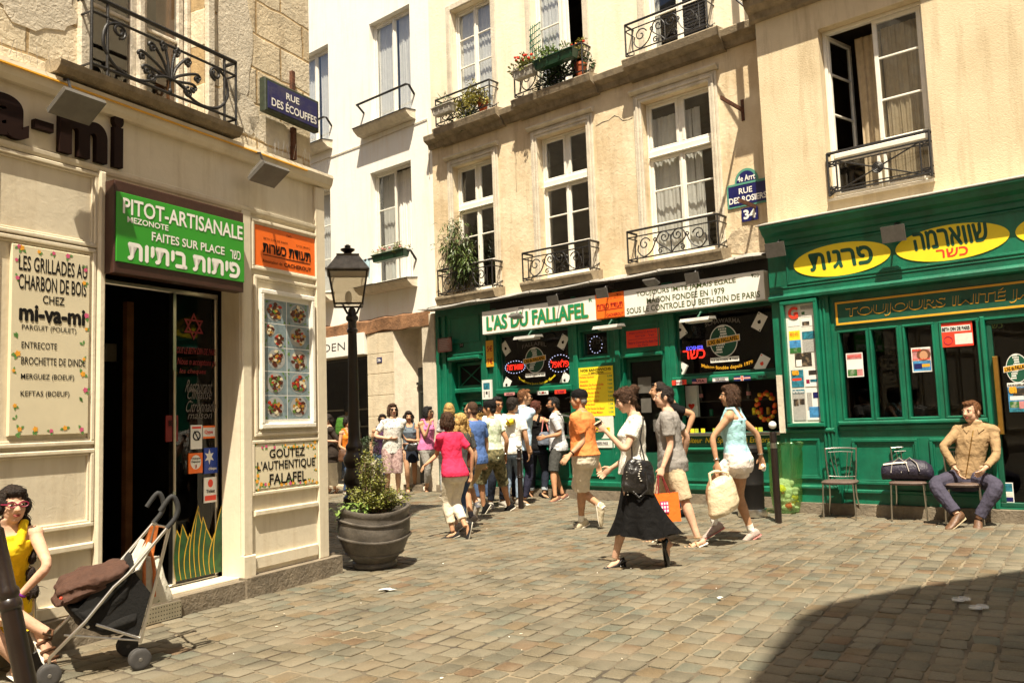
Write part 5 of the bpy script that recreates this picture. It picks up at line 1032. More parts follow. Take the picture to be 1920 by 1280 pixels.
for k in range(7): mb.box(FB, a+.05, b-.05-.03*(k % 3), c+.05+k*.035, c+.056+k*.035, w_, w_+.0015)
mb.build('engraved_lines', M['grey'], o)
o, a, b, c, d, w_ = sheet('number_plate', 'tiny dark number plate over the green street door', 'number plate', FB, (862, 869, 642.5, 641.5, 9), .045, 'black', .008); lines(o, FB, a, b, c, d, w_, 'script_white', (('34', .1, .9, .2, .8, .03),))
# blue street sign and house number on the ochre wall
u0, z0 = at(FB, 1365, 393, .02); u1 = at(FB, 1441, 380, .02)[0]; z1 = at(FB, 1366, 350, .02)[1]; P = FB.P
o = thing('street_sign', 'blue enamel street sign with a green rim and arched top', 'street sign', P((u0+u1)/2, z0, .0)); cu = (u0+u1)/2; hw = (u1-u0)/2
def arch(g, w0, w1, m, nm):
    a = [(u0+g, z0+g), (u1-g, z0+g), (u1-g, z1-g), (cu+hw*.62-g, z1-g)]+[(cu+(hw*.58-g)*math.cos(t*PI/14), z1-g+.02+(.21-g*.4)*math.sin(t*PI/14)) for t in range(15)]+[(cu-hw*.62+g, z1-g), (u0+g, z1-g)]
    mb = MB(); mb.poly(FB, a, w0, w1); mb.build(nm, M[m], o)
arch(0, .001, .022, 'teal_rim', 'rim'); arch(.028, .0225, .027, 'navy', 'plate')
mb = MB(); mb.box(FB, u0+.03, u1-.03, z1-.02, z1+.012, .0275, .030); mb.build('divider', M['teal_rim'], o)
W_, H_ = u1-u0, z1-z0; mb = MB(); mb.text('RUE', FB, cu-.13, cu+.09, z0+.55*H_, z0+.80*H_, .0295, .02); mb.text('DES ROSIERS', FB, u0+.05*W_, u1-.03*W_, z0+.18*H_, z0+.44*H_, .0295, .03); mb.text('4e Arrt', FB, cu-.14, cu+.15, z1+.03, z1+.125, .0295, .02); mb.build('lettering', M['white'], o)
o, a, b, c, d, w_ = sheet('number_plate', 'dark enamel plate with a large white house number under the street sign', 'number plate', FB, (1390.5, 1421, 392, 386, 25), .02, 'navy', .012); lines(o, FB, a, b, c, d, w_, 'white', (('34', .14, .86, .18, .84, .05),))
# restaurant notices
T = 0.10
u0, u1, z0, z1 = -4.78, -4.25, 1.14, 2.92; P = FC.P
o = thing('notice_case', 'tall green framed notice case filled with press cuttings', 'notice case', P(-4.51, 1.14, .06)); mb = MB(); ring(mb, FC, u0, u1, z0, z1, .055, .0605, .15, .01); mb.build('frame', M['green'], o); mb = MB(); mb.box(FC, u0+.055, u1-.055, z0+.055, z1-.055, .061, .075); mb.build('backing', M['paper'], o)
a, b, c, d = u0+.06, u1-.06, z0+.06, z1-.06
bars(o, FC, a, b, c, d, .076, ((.52, .96, .955, .985, 'newsgrey'), (.52, .96, .89, .945, 'white'), (.55, .66, .91, .935, 'photo_green'), (.05, .46, .82, .875, 'white'), (.52, .96, .81, .875, 'white'), (.55, .8, .815, .85, 'photo_dark'), (.06, .45, .70, .78, 'yellow'), (.06, .46, .59, .70, 'skyblue'), (.06, .46, .59, .635, 'photo_green'), (.52, .95, .70, .765, 'teal'), (.52, .95, .59, .69, 'newsgrey'), (.22, .8, .475, .585, 'photo_dark'), (.25, .45, .475, .53, 'white'), (.05, .48, .30, .445, 'teal'), (.08, .3, .40, .44, 'gold'), (.08, .4, .355, .375, 'red'), (.52, .96, .30, .445, 'white'), (.66, .94, .395, .435, 'photo_dark'), (.56, .68, .325, .36, 'maroon'), (.7, .94, .335, .36, 'teal'), (.05, .48, .02, .28, 'newsgrey'), (.05, .48, .245, .28, 'teal'), (.08, .25, .14, .2, 'photo_dark'), (.28, .46, .15, .2, 'photo_dark'), (.52, .96, .02, .28, 'white'), (.55, .72, .1, .25, 'newsgrey'), (.76, .94, .2, .25, 'navy'), (.6, .95, .04, .13, 'skyblue')), 'cuttings')
lines(o, FC, a, b, c, d, .086, 'red', (('G', .10, .42, .885, .98, .06), ('파리', .1, .4, .735, .77, .01)), 'red_initial'); lines(o, FC, a, b, c, d, .086, 'gold', (('en', .1, .32, .405, .44, .05),), 'magazine_title'); lines(o, FC, a, b, c, d, .0865, 'white', (('leParisien', .07, .46, .25, .275, .02),), 'newspaper_title')
o, a, b, c, d, w_ = sheet('poster', 'white poster with a red heading in the left restaurant pane', 'poster', FC, (1586, 1617, 663, 660, 45), -.05, 'white', .002); bars(o, FC, a, b, c, d, w_, ((.05, .95, .74, .97, 'pinkprint'), (.05, .6, .05, .32, 'photo_green'), (.6, .95, .05, .32, 'pinkprint'))); lines(o, FC, a, b, c, d, w_+.003, 'red', (('PETIT FUTÉ', .1, .9, .8, .92, .02),))
o, a, b, c, d, w_ = sheet('magazine_cover', 'magazine cover with a dark haired face in the third restaurant pane', 'poster', FC, (1708, 1745, 653, 649, 46), -.05, 'white', .002); M['skinprint'] = mat('printed face', (.55, .28, .15), .5); M['hairprint'] = mat('printed hair', (.16, .06, .03), .5)
bars(o, FC, a, b, c, d, w_, ((.05, .95, .05, .45, 'skyblue'), (.1, .5, .12, .35, 'navy'), (.5, .9, .2, .32, 'gold'), (.05, .95, .5, .92, 'pinkprint'))); mb = MB(); cu, cz = a+.62*(b-a), c+.7*(d-c)
for k, (ru, rz, nm) in enumerate(((.085, .075, 0), (.05, .058, 1))): mb.mi = nm; mb.add([FC.P(cu+ru*math.cos(t*PI/10), cz+rz*math.sin(t*PI/10)-.01*k, w_+.003+.0005*k) for t in range(20)], [tuple(range(20))])
mb.build('face', [M['hairprint'], M['skinprint']], o); lines(o, FC, a, b, c, d, w_+.005, 'red', (('saveurs', .06, .5, .86, .95, .03), ('Paris est à vous', .05, .95, .49, .56, .03)))
o, a, b, c, d, w_ = sheet('kosher_notice', 'orange certificate notice at the top of the fourth restaurant pane', 'notice', FC, (1761, 1822, 606, 598, 47), .004, 'red', .004); bars(o, FC, a, b, c, d, w_, ((.06, .94, .60, .82, 'white'), (.45, .98, .08, .5, 'paper'))); lines(o, FC, a, b, c, d, w_+.002, 'black', (('BETH DIN DE PARIS', .08, .92, .64, .78, .03),)); mb = MB(); mb.tube([FC.P(a+.24*(b-a)+.05*math.cos(t*PI/8), c+.26*(d-c)+.05*math.sin(t*PI/8), w_+.001) for t in range(17)], .004, 5); mb.build('seal', M['maroon'], o)
o, a, b, c, d, w_ = sheet('guide_sticker', 'tall maroon and red sticker on the glass door behind the seated man', 'sticker', FC, (1855, 1874, 769, 768, 38), -.05, 'maroon', .002); bars(o, FC, a, b, c, d, w_, ((0, 1, .0, .25, 'red'),)); lines(o, FC, a, b, c, d, w_+.002, 'white', (('Pudlo', .05, .95, .82, .95, .0), ('PARIS', .05, .95, .68, .80, .0), ('2009', .2, .95, .56, .66, .02)))
o, a, b, c, d, w_ = sheet('magazine_cover', 'colourful magazine page low on the glass door near the photo edge', 'poster', FC, (1889, 1921, 724, 721, 49), -.05, 'skyblue', .002); bars(o, FC, a, b, c, d, w_, ((.0, 1, .0, .12, 'teal'), (.05, .6, .15, .4, 'photo_green'), (.6, .95, .12, .4, 'pinkprint'), (.1, .9, .45, .6, 'white'), (.3, 1, .62, .9, 'photo_dark'))); lines(o, FC, a, b, c, d, w_+.003, 'gold', (('en', .1, .5, .72, .95, .06),))
o, a, b, c, d, w_ = sheet('card_sticker', 'payment card sticker in four colours low on the glass door', 'sticker', FC, (1869, 1899, 905, 903, 37), -.05, 'white', .002); bars(o, FC, a, b, c, d, w_, ((.05, .95, .55, .95, 'teal'), (.05, .48, .3, .5, 'gold'), (.52, .95, .3, .5, 'paper'), (.05, .48, .05, .26, 'skyblue'), (.52, .95, .05, .26, 'navy')))
o, a, b, c, d, w_ = sheet('hebrew_decal', 'small gold Hebrew word at the top of the glass door', 'window lettering', FC, (1846, 1883, 607, 602, 13), -.052, 'black', .001); lines(o, FC, a, b, c, d, w_, 'sign_olive', (('כשר', .1, .9, .15, .85, .03, 1),))
# ---------------------------------------------------------------- street furniture, plants, chairs, goods
M['lampiron'] = mat('brown black cast iron', (.014, .008, .006), .3, .2, 10, .1, 40, coat=.3); M['lampglass'] = glassmat('lantern glass', (.85, .80, .70), .35, .08); M['ball'] = mat('white bollard ball', (.80, .78, .72), .25, coat=.3)
# --- street lamp
b0 = ground(667, 996, GZ); D = b0.y; tp = depth(652, 465, D); top = tp.z; sc_ = D/1557
lo = thing('street_lamp', 'tall dark cast iron street lamp with a four sided glass lantern', 'street lamp', b0); H0 = depth(655, 578, D).z
mb = MB(); g = lambda y: depth(664, y, D).z-b0.z; e = .0
prof = [(.17, 0), (.17, .10), (.15, .12), (.15, .38), (.16, .40), (.16, .46), (.125, .50), (.12, .62), (.15, .66), (.155, .74), (.13, .80), (.115, .86), (.15, .93), (.15, 1.0), (.115, 1.05), (.11, 1.10), (.12, 1.12), (.12, 1.15), (.085, 1.2), (.082, 1.3), (.06, g(625)), (.062, g(624)), (.075, g(622)), (.075, g(618)), (.058, g(615)), (.06, g(603)), (.085, g(599)), (.085, g(594)), (.06, g(590)), (.05, g(580)), (.03, g(577))]
mb.lathe(b0, prof, 20); mb.build('post', M['lampiron'], lo, smooth=35)
mb = MB()
for k in range(4):
    a = PI/4+k*PI/2+.2; dr = Vector((math.cos(a), math.sin(a), 0)); c = Vector((b0.x, b0.y, 0)); z1 = b0.z+g(592); z2 = depth(655, 573, D).z
    mb.tube([c+dr*.04+Vector((0, 0, z1)), c+dr*.10+Vector((0, 0, z1+.05)), c+dr*.15+Vector((0, 0, z2-.02)), c+dr*.19+Vector((0, 0, z2+.01))], .011, 6)
mb.build('bracket', M['lampiron'], lo)
zb, zt2, zr, zc = depth(655, 572, D).z, depth(655, 512, D).z, depth(655, 483, D).z, depth(655, 465, D).z; C0 = Vector((depth(653, 540, D).x, b0.y, 0)); wb, wt, wr = .225, .31, .185; ang = PI/4+.2
def sq(r, z): return [C0+Vector((r*1.18*math.cos(ang+k*PI/2), r*1.18*math.sin(ang+k*PI/2), z)) for k in range(4)]
mb = MB(); A_, B_ = sq(wb, zb), sq(wt, zt2)
for k in range(4): mb.tube([A_[k], B_[k]], .016, 4); mb.tube([A_[k], A_[(k+1) % 4]], .018, 4); mb.tube([B_[k], B_[(k+1) % 4]], .022, 4)
ln = mb.build('lantern_frame', M['lampiron'], lo); mb = MB(); A2, B2 = sq(wb-.012, zb), sq(wt-.012, zt2)
for k in range(4): mb.add([A2[k], A2[(k+1) % 4], B2[(k+1) % 4], B2[k]], [(0, 1, 2, 3)])
mb.build('glass', M['lampglass'], ln); mb = MB(); B3, R3 = sq(wt+.035, zt2), sq(wr, zr); R4 = sq(wr, zr+.03); B4 = sq(wt+.035, zt2+.02)
for P1, P2 in ((B3, B4), (B4, R3), (R3, R4)):
    mb.add(P1+P2, [(k, (k+1) % 4, 4+(k+1) % 4, 4+k) for k in range(4)])
mb.add(R4, [(0, 1, 2, 3)]); mb.add(B3, [(3, 2, 1, 0)]); M['lampcap'] = mat('tarnished lamp cap', (.10, .09, .07), .35, .5, 6, .1, 20, metal=.7); hd = mb.build('cap', M['lampcap'], lo)
mb = MB(); mb.lathe(C0+Vector((0, 0, zr+.03)), [(.07, 0), (.06, .03), (.05, .04), (.10, .075), (.10, .09), (.04, .11), (.045, .135), (.02, .155)], 16); mb.build('finial', M['lampiron'], hd, smooth=40)
mb = MB(); mb.ell(C0+Vector((0, 0, zb+.10)), .05, .05, .10); mb.build('bulb', M['white'], ln, smooth=180)
# --- planter
pc = ground(703, 1062, GZ); pl = thing('planter', 'big bulging grey stone planter with wavy raised bands', 'planter', pc); s = pc.y/1557
M['potstone'] = mat('grey fired clay', (.085, .073, .060), .5, .35, 7, .25, 30, coat=.1); mb = MB(); n = 48; prof = [(.21, 0), (.225, .015), (.225, .05), (.21, .065), (.215, .07), (.30, .16), (.345, .26), (.365, .36), (.365, .44), (.352, .50), (.36, .54), (.375, .565), (.37, .59), (.335, .59), (.32, .54), (.30, .50)]
def wav(a, z): return .028*math.sin(2*a+.9)*min(1, z/.4)
vs = [pc+Vector((r*math.cos(2*PI*k/n), r*math.sin(2*PI*k/n), z+wav(2*PI*k/n, z))) for r, z in prof for k in range(n)]
mb.add(vs, [(i*n+k, i*n+(k+1) % n, (i+1)*n+(k+1) % n, (i+1)*n+k) for i in range(len(prof)-1) for k in range(n)]); mb.build('pot', M['potstone'], pl, smooth=50)
mb = MB()
for r, z, t in ((.366, .30, .014), (.368, .47, .013), (.29, .145, .012)): mb.tube([pc+Vector((r*math.cos(2*PI*k/n), r*math.sin(2*PI*k/n), z+wav(2*PI*k/n, z)*1.1)) for k in range(n+1)], t, 6, cap=False)
mb.build('raised_band', M['potstone'], pl, smooth=60); mb = MB(); mb.add([pc+Vector((.315*math.cos(2*PI*k/24), .315*math.sin(2*PI*k/24), .545)) for k in range(24)], [tuple(range(24))]); M['soil'] = mat('soil', (.05, .035, .022), .95, .4, 30, .8, 60); mb.build('soil', M['soil'], pl)
M['leaf'] = mat('box leaves', (.10, .125, .018), .45, .45, 30, col2=(.27, .25, .045), thr=(.35, .75)); M['leaf2'] = mat('pale broad leaves', (.16, .24, .05), .5, .3, 20); M['twig'] = mat('grey brown twigs', (.22, .15, .09), .85, .3, 30); M['leaf3'] = mat('bamboo leaves', (.05, .10, .02), .45, .4, 20, col2=(.16, .17, .035), thr=(.4, .8)); M['leaf4'] = mat('yellow green leaves', (.30, .27, .05), .5, .4, 25); M['darkleaf'] = mat('dark leaves', (.03, .06, .015), .5, .4, 20)
rnd = random.Random(31); o = thing('box_shrub', 'loose half bare box shrub with two tops growing in the planter', 'shrub', pc+Vector((0, 0, .54))); c = pc+Vector((0, 0, .55)); mb = MB(); tips = []
for (dx, dy, h, k) in ((-.06, .02, .60, 36), (.05, -.02, .52, 34), (.16, -.04, .26, 18), (-.16, .0, .24, 14), (.0, -.12, .20, 14), (.14, .12, .22, 10), (-.12, -.12, .14, 8), (.24, .02, .14, 10)):
    for q in range(k):
        p0 = c+Vector((dx*.4+rnd.uniform(-.04, .04), dy*.4+rnd.uniform(-.04, .04), 0)); p1 = c+Vector((dx+rnd.gauss(0, .055), dy+rnd.gauss(0, .055), h*rnd.uniform(.55, 1.0))); m_ = (p0+p1)/2+Vector((rnd.gauss(0, .02), rnd.gauss(0, .02), 0)); mb.tube([p0, m_, p1], [.0045, .0035, .0015], 4, cap=False); tips.append((p0, m_, p1))
mb.build('stem', M['twig'], o); mb = MB()
for p0, m_, p1 in tips:
    for q in range(44):
        t = rnd.uniform(.2, 1.08); p = (m_+(p1-m_)*((t-.5)*2) if t > .5 else p0+(m_-p0)*t*2)+Vector((rnd.gauss(0, .022), rnd.gauss(0, .022), rnd.gauss(0, .02))); leaf(mb, p, Vector((rnd.gauss(0, 1), rnd.gauss(0, 1), rnd.uniform(-.1, 1))), Vector((rnd.uniform(-1, 1), rnd.uniform(-1, 1), 1)), rnd.uniform(.020, .034), rnd.uniform(.014, .021))
mb.build('foliage', M['leaf'], o)
o = thing('leafy_plant', 'pale broad leaved plant spilling over the left rim of the planter', 'plant', c+Vector((-.22, -.1, 0))); mb = MB()
for q in range(75):
    p = c+Vector((-.20+rnd.gauss(0, .075), -.16+rnd.gauss(0, .06), rnd.uniform(-.02, .10))); leaf(mb, p, Vector((rnd.gauss(-.3, .8), rnd.gauss(-.4, .7), rnd.uniform(-.1, .6))), Vector((0, 0, 1)), rnd.uniform(.05, .10), rnd.uniform(.03, .05), .4)
for k in range(9): p = c+Vector((-.36+.012*k, -.14, .03-.05*max(0, k-4))); leaf(mb, p, Vector((-.8, -.2, .2-.12*k)), Vector((0, 0, 1)), .11, .045, .4)
mb.build('foliage', M['leaf2'], o)
# --- bollards
def bollard(lab, base, top, r, ball=True, band=False):
    o = thing('bollard', lab, 'bollard', base, 'bollards of the street'); ax = (top-base); L = ax.length; ax = ax.normalized(); mb = MB()
    pf = [(r*1.05, 0), (r*1.0, L*.45), (r*1.25, L*.46), (r*1.25, L*.475), (r*1.0, L*.485), (r*1.2, L*.50), (r*1.0, L*.515), (r*.92, L*.72), (r*1.2, L*.73), (r*1.2, L*.745), (r*.85, L*.76), (r*.8, L*.86), (r*1.1, L*.875), (r*.6, L*.90)] if not band else [(r, 0), (r, L*.86), (r*.8, L*.88)]
    if band == 2: pf = [(r*1.15, 0), (r*1.1, L*.64), (r*1.3, L*.65), (r*1.3, L*.67), (r*1.05, L*.685), (r*1.25, L*.70), (r*1.25, L*.72), (r*1.0, L*.735), (r*.95, L*.98), (r*.5, L)]
    mb.lathe(base, pf, 18, ax); mb.build('post', M['lampiron'], o, smooth=35)
    if ball: mb = MB(); mb.ell(base+ax*(L*.945), r*1.15, r*1.15, r*1.15, seg=16, rings=10); mb.build('ball', M['ball'], o, smooth=180)
    if band == 1: mb = MB(); mb.lathe(base+ax*L*.72, [(r*1.02, 0), (r*1.02, L*.05)], 18, ax); mb.build('band', M['steel'], o)
b = ground(977, 953, GZ); bollard('slim dark bollard with a white ball in front of the queue', b, Vector((b.x, b.y, depth(972, 828, b.y).z)), .042)
b = ground(1460, 979, GZ); bollard('dark bollard with a white ball and a steel band beside the waste bin', b, Vector((b.x, b.y, depth(1450, 786, b.y).z)), .044, True, 1)
b = ground(607+30, 945, GZ); 
t1, t0 = depth(-12, 985, 3.85), depth(62, 1345, 3.85); k = (GZ-t0.z)/(t1.z-t0.z); bollard('leaning dark bollard in front of the girl in yellow', t0+(t1-t0)*k, t1, .039, False, 2)
# --- chairs
M['seatgrey'] = mat('brown grey vinyl seat', (.11, .075, .06), .4, .15, 20, .1, 60)
def make_chair(lab):
    o = thing('metal_chair', lab, 'chair', (0, 0, 0), 'metal chairs outside the restaurant'); mb = MB(); w_, d_ = .20, .19
    mb.loft([(Vector((0, 0, z)), Vector((w_*s, 0, 0)), Vector((0, d_*s, 0))) for z, s in ((.435, .9), (.44, 1.08), (.462, 1.12), (.478, 1.04), (.484, .8), (.484, .2))], 28)
    for i, v in enumerate(mb.v):
        x, y, z = v; a = math.atan2(y/d_, x/w_); k = (abs(math.cos(a))**.5+0, abs(math.sin(a))**.5); rr = math.hypot(x/w_, y/d_); mb.v[i] = (w_*rr*math.copysign(k[0], math.cos(a)), d_*rr*math.copysign(k[1], math.sin(a)), z)
    mb.build('seat', M['seatgrey'], o, smooth=50)
    for s in (-1, 1):
        mb = MB(); mb.tube([(s*.185, -.175, .44), (s*.195, -.185, .2), (s*.20, -.195, 0)], .011, 10); mb.build('leg', M['steel'], o, smooth=60)
        mb = MB(); mb.tube([(s*.20, .205, .90), (s*.185, .19, .62), (s*.165, .17, .44), (s*.17, .18, .25), (s*.20, .25, 0)], .011, 10); mb.build('leg', M['steel'], o, smooth=60)
    mb = MB(); L = lambda p, r=.006: mb.tube(p, r, 8)
    L([(-.20, .205, .885), (-.1, .225, .893), (0, .232, .895), (.1, .225, .893), (.20, .205, .885)], .010); L([(-.16, .205, .84), (0, .222, .848), (.16, .205, .84)]); L([(-.17, .178, .52), (0, .198, .51), (.17, .178, .52)])
    for s in (-1, 1): L([(s*.14, .212, .842), (s*.12, .205, .70), (s*.075, .195, .515)], .005); L([(s*.085, .217, .845), (s*.07, .205, .70), (s*.045, .197, .513)], .005)
    mb.build('backrest', M['steel'], o, smooth=60); return o
def put(o, pl_, pr_):                                          # front left and front right feet on the ground
    d_ = (pr_-pl_); o.location = (pl_+pr_)/2+Vector((-d_.y, d_.x, 0)).normalized()*.195; o.location.z = GZ+.005; o.rotation_euler.z = math.atan2(d_.y, d_.x)
ch = make_chair('empty metal chair with a brown grey seat nearest the waste bin'); dr = FC.U.normalized()
f1, f2_, f3 = ground(1575, 973, GZ), ground(1706, 977, GZ), ground(1810, 984, GZ); t_ = (dr*.195).to_3d()
rot = Matrix.Rotation(R(10), 3, 'Z'); t_ = rot@t_
put(ch, f1-t_, f1+t_)
ch2 = copy_tree(ch); ch2['label'] = 'metal chair carrying a dark sports bag'; put(ch2, f2_-t_, f2_+t_)
ch3 = copy_tree(ch); ch3['label'] = 'metal chair under the seated man in the tan jacket'; put(ch3, f3-t_, f3+t_)
# --- sports bag on the middle chair
def local(root, o):
    pass
bc = ch2.location+Vector((0, 0, .49)); rz = ch2.rotation_euler.z; X = Vector((math.cos(rz), math.sin(rz), 0)); Y = Vector((-X.y, X.x, 0)); Z = Vector((0, 0, 1)); bc = bc-X*.01
o = thing('sports_bag', 'dark navy sports bag with white straps slumped on a metal chair', 'bag', bc); M['navycloth'] = mat('dark navy nylon', (.018, .014, .030), .55, .3, 12, .6, 25); M['strap'] = mat('white webbing', (.55, .50, .44), .7, .1, 30)
mb = MB(); mb.loft([(bc+X*x+Z*(z-.01), Y*.12*s, Z*(z)*s2) for x, z, s, s2 in ((-.30, .10, .3, .5), (-.29, .10, .8, .9), (-.24, .115, 1.05, 1), (-.1, .135, 1.15, 1), (.08, .14, 1.15, 1), (.22, .125, 1.05, 1), (.29, .095, .85, 1), (.31, .08, .4, .6))], 20); 
for i, v in enumerate(mb.v): mb.v[i] = (v[0], v[1], max(v[2], bc.z+.0)+.012*noise.noise(Vector(v)*14))
mb.build('bag', M['navycloth'], o, smooth=60); mb = MB()
for q in (-.05, .07): mb.tube([bc+X*(q-.12)+Y*-.13+Z*.10, bc+X*(q-.10)+Y*-.10+Z*.22, bc+X*(q-.02)+Y*-.07+Z*.285, bc+X*(q+.06)+Y*-.12+Z*.22, bc+X*(q+.09)+Y*-.15+Z*.12], .013, 6, flat=.4)
mb.tube([bc+X*-.26+Y*-.08+Z*.20, bc+X*-.1+Y*-.115+Z*.225, bc+X*.02+Y*-.11+Z*.23], .016, 6, flat=.4); mb.build('strap', M['strap'], o, smooth=60)
# --- waste bin, hanging rubbish bag
b = ground(1412, 968, GZ); b = Vector((b.x, b.y, GZ)); o = thing('waste_bin', 'round black street waste bin behind the walking woman in pale blue', 'waste bin', b); mb = MB(); mb.lathe(b, [(.19, 0), (.19, .08), (.16, .10), (.17, .42), (.175, .43), (.175, .45), (.17, .46), (.185, .86), (.2, .88), (.2, .93), (.16, .97), (.02, .99)], 24); mb.build('body', M['black'], o, smooth=35); mb = MB(); mb.lathe(b, [(.195, .01), (.197, .02), (.197, .10), (.194, .11)], 24); mb.build('base_ring', M['steel'], o, smooth=35)
b = ground(1478, 961, GZ); o = thing('rubbish_bag', 'translucent green rubbish bag half full of litter behind the banded bollard', 'rubbish bag', b)
def plastic():
    m = bpy.data.materials.new('green plastic film'); m.use_nodes = True; nt = m.node_tree; N, L = nt.nodes, nt.links; N.remove(N['Principled BSDF'])
    t = N.new('ShaderNodeBsdfTransparent'); t.inputs[0].default_value = (.74, .90, .62, 1); d = N.new('ShaderNodeBsdfTranslucent'); d.inputs[0].default_value = (.42, .62, .32, 1); d2 = N.new('ShaderNodeBsdfGlossy'); d2.inputs[0].default_value = (.5, .7, .4, 1); d2.inputs['Roughness'].default_value = .25
    a = N.new('ShaderNodeMixShader'); a.inputs[0].default_value = .38; b_ = N.new('ShaderNodeMixShader'); b_.inputs[0].default_value = .12; L.new(t.outputs[0], a.inputs[1]); L.new(d.outputs[0], a.inputs[2]); L.new(a.outputs[0], b_.inputs[1]); L.new(d2.outputs[0], b_.inputs[2]); L.new(b_.outputs[0], N['Material Output'].inputs[0]); return m
M['film'] = plastic(); mb = MB(); n = 36; prof = [(.05, .0), (.16, .02), (.20, .12), (.215, .3), (.20, .5), (.19, .7), (.20, .85), (.23, .93), (.235, .97), (.20, .99)]
vs = [b+Vector((r*math.cos(2*PI*k/n), r*.8*math.sin(2*PI*k/n), z))*1.0+Vector((math.cos(2*PI*k/n), math.sin(2*PI*k/n), 0))*((.018*math.sin(k*2*PI/n*7+z*6)+.016*math.sin(k*2*PI/n*11-z*9)+.03*math.sin(k*2*PI/n*2+z*4))*(.4+z)) for r, z in prof for k in range(n)]
mb.add(vs, [(i*n+k, i*n+(k+1) % n, (i+1)*n+(k+1) % n, (i+1)*n+k) for i in range(len(prof)-1) for k in range(n)]); mb.build('bag', M['film'], o, smooth=80)
rnd = random.Random(8); mb = MB()
for q in range(60):
    mb.mi = rnd.choice((0, 0, 1, 2, 3, 3)); a = rnd.uniform(0, 6.3); r_ = rnd.uniform(0, .13); mb.ell(b+Vector((r_*math.cos(a), r_*.75*math.sin(a), .06+rnd.random()*.38)), rnd.uniform(.03, .07), rnd.uniform(.03, .06), rnd.uniform(.02, .055), Matrix.Rotation(a, 3, 'X'), 7, 5)
mb.build('litter', [M['white'], M['yellow'], M['red'], M['paper']], o)
# --- goods on the serving shelves of the right window
rnd = random.Random(3); kinds = [('red', .03), ('gold', .03), ('green', .03), ('steel', .03), ('yellow', .03)]
M['bottle'] = mat('clear dark bottle', (.06, .06, .05), .1, coat=.5)
for i, (px, tp_) in enumerate(((1318, 'b'), (1408, 'b'), (1336, 'c'), (1392, 'c'), (1416, 'c'), (1430, 'c'), (1443, 'c'), (1357, 'j'), (1300, 'c'))):
    z = 1.321 if tp_ == 'c' else 1.577; u = at(FB, px, 780, -.55)[0]; p = FB.P(u, z, -.52)
    if tp_ == 'b': o = thing('bottle', 'tall clear bottle on the shelf of the right serving window' if i else 'tall clear bottle beside the white box in the right serving window', 'bottle', p, 'bottles and cans behind the right counter'); mb = MB(); mb.lathe(p, [(.036, 0), (.038, .02), (.038, .15), (.03, .19), (.014, .23), (.014, .26)], 12); mb.build('glass', M['bottle'], o, smooth=40); mb = MB(); mb.lathe(p+Vector((0, 0, .06)), [(.039, 0), (.039, .06)], 12); mb.build('wrapper', M['pinkprint'], o)
    else:
        k = kinds[i % 5]; o = thing('drink_can', ('jar' if tp_ == 'j' else 'can by the white box' if i == 8 else 'can')+' in %s on the shelf of the right serving window' % {'red': 'red', 'gold': 'ochre', 'green': 'green', 'steel': 'silver', 'yellow': 'yellow'}[k[0]], 'can', p, 'bottles and cans behind the right counter'); mb = MB(); mb.lathe(p, [(.026, 0), (.031, .008), (.031, .105), (.026, .115)], 14); mb.build('can', M[k[0]], o, smooth=40)
u = at(FB, 1298, 770, -.4)[0]; o = thing('white_box', 'white box with a red heart shape in the right serving window', 'box', FB.P(u, 1.4, -.4)); mb = MB(); mb.cbox(FB, u-.09, u+.12, 1.32, 1.84, -.44, -.36, .006); mb.build('box', M['white'], o); mb = MB(); mb.poly(FB, [(u+.015+.06*math.sin(t)**3, 1.50+.06*(.8*math.cos(t)-.3*math.cos(2*t)-.1*math.cos(3*t))) for t in [i*2*PI/20 for i in range(20)]], -.358, -.355); mb.build('heart', M['red'], o)
u, z = at(FB, 1437, 762, -.3); o = thing('fruit_wreath', 'hanging wreath of red and orange fruit in the right serving window', 'wreath', FB.P(u, z, -.3)); mb = MB()
for i in range(26):
    a = i*2*PI/13+.1*(i % 3); mb.mi = i % 3; mb.ell(FB.P(u+(.13+.02*(i % 2))*math.cos(a), z+(.20+.02*(i % 2))*math.sin(a), -.3+.02*(i % 3)), .036, .036, .036, seg=10, rings=6)
mb.build('fruit', [M['red'], M['orange'], M['gold']], o, smooth=180)
M['lime'] = mat('lime paper labels', (.35, .42, .03), .6)
for i, px in enumerate((1280, 1288, 1298, 1306, 1318, 1340, 1416, 1426)):
    u = at(FB, px, 806, .1)[0]; o = thing('price_tag', 'small yellow green price tag standing on the right counter', 'price tag', FB.P(u, 1.07, .1), 'price tags along the right counter'); mb = MB(); mb.cbox(FB, u-.035, u+.03, 1.071, 1.135, .09, .10, .003); mb.build('tag', M['lime' if i % 2 else 'yellow'], o)
u, z = at(FB, 1065, 765, -.3); o = thing('till', 'pale till standing at the right end of the left counter', 'till', FB.P(u, 1.06, -.3)); mb = MB(); mb.cbox(FB, u-.14, u+.10, 1.28, 1.48, -.4, -.22, .01); mb.box(FB, u-.04, u+.02, 1.06, 1.279, -.34, -.30); mb.build('case', M['grey'], o); mb = MB(); mb.quad(FB, u-.12, u+.08, 1.30, 1.46, -.218); mb.build('screen', M['photo_green'], o)
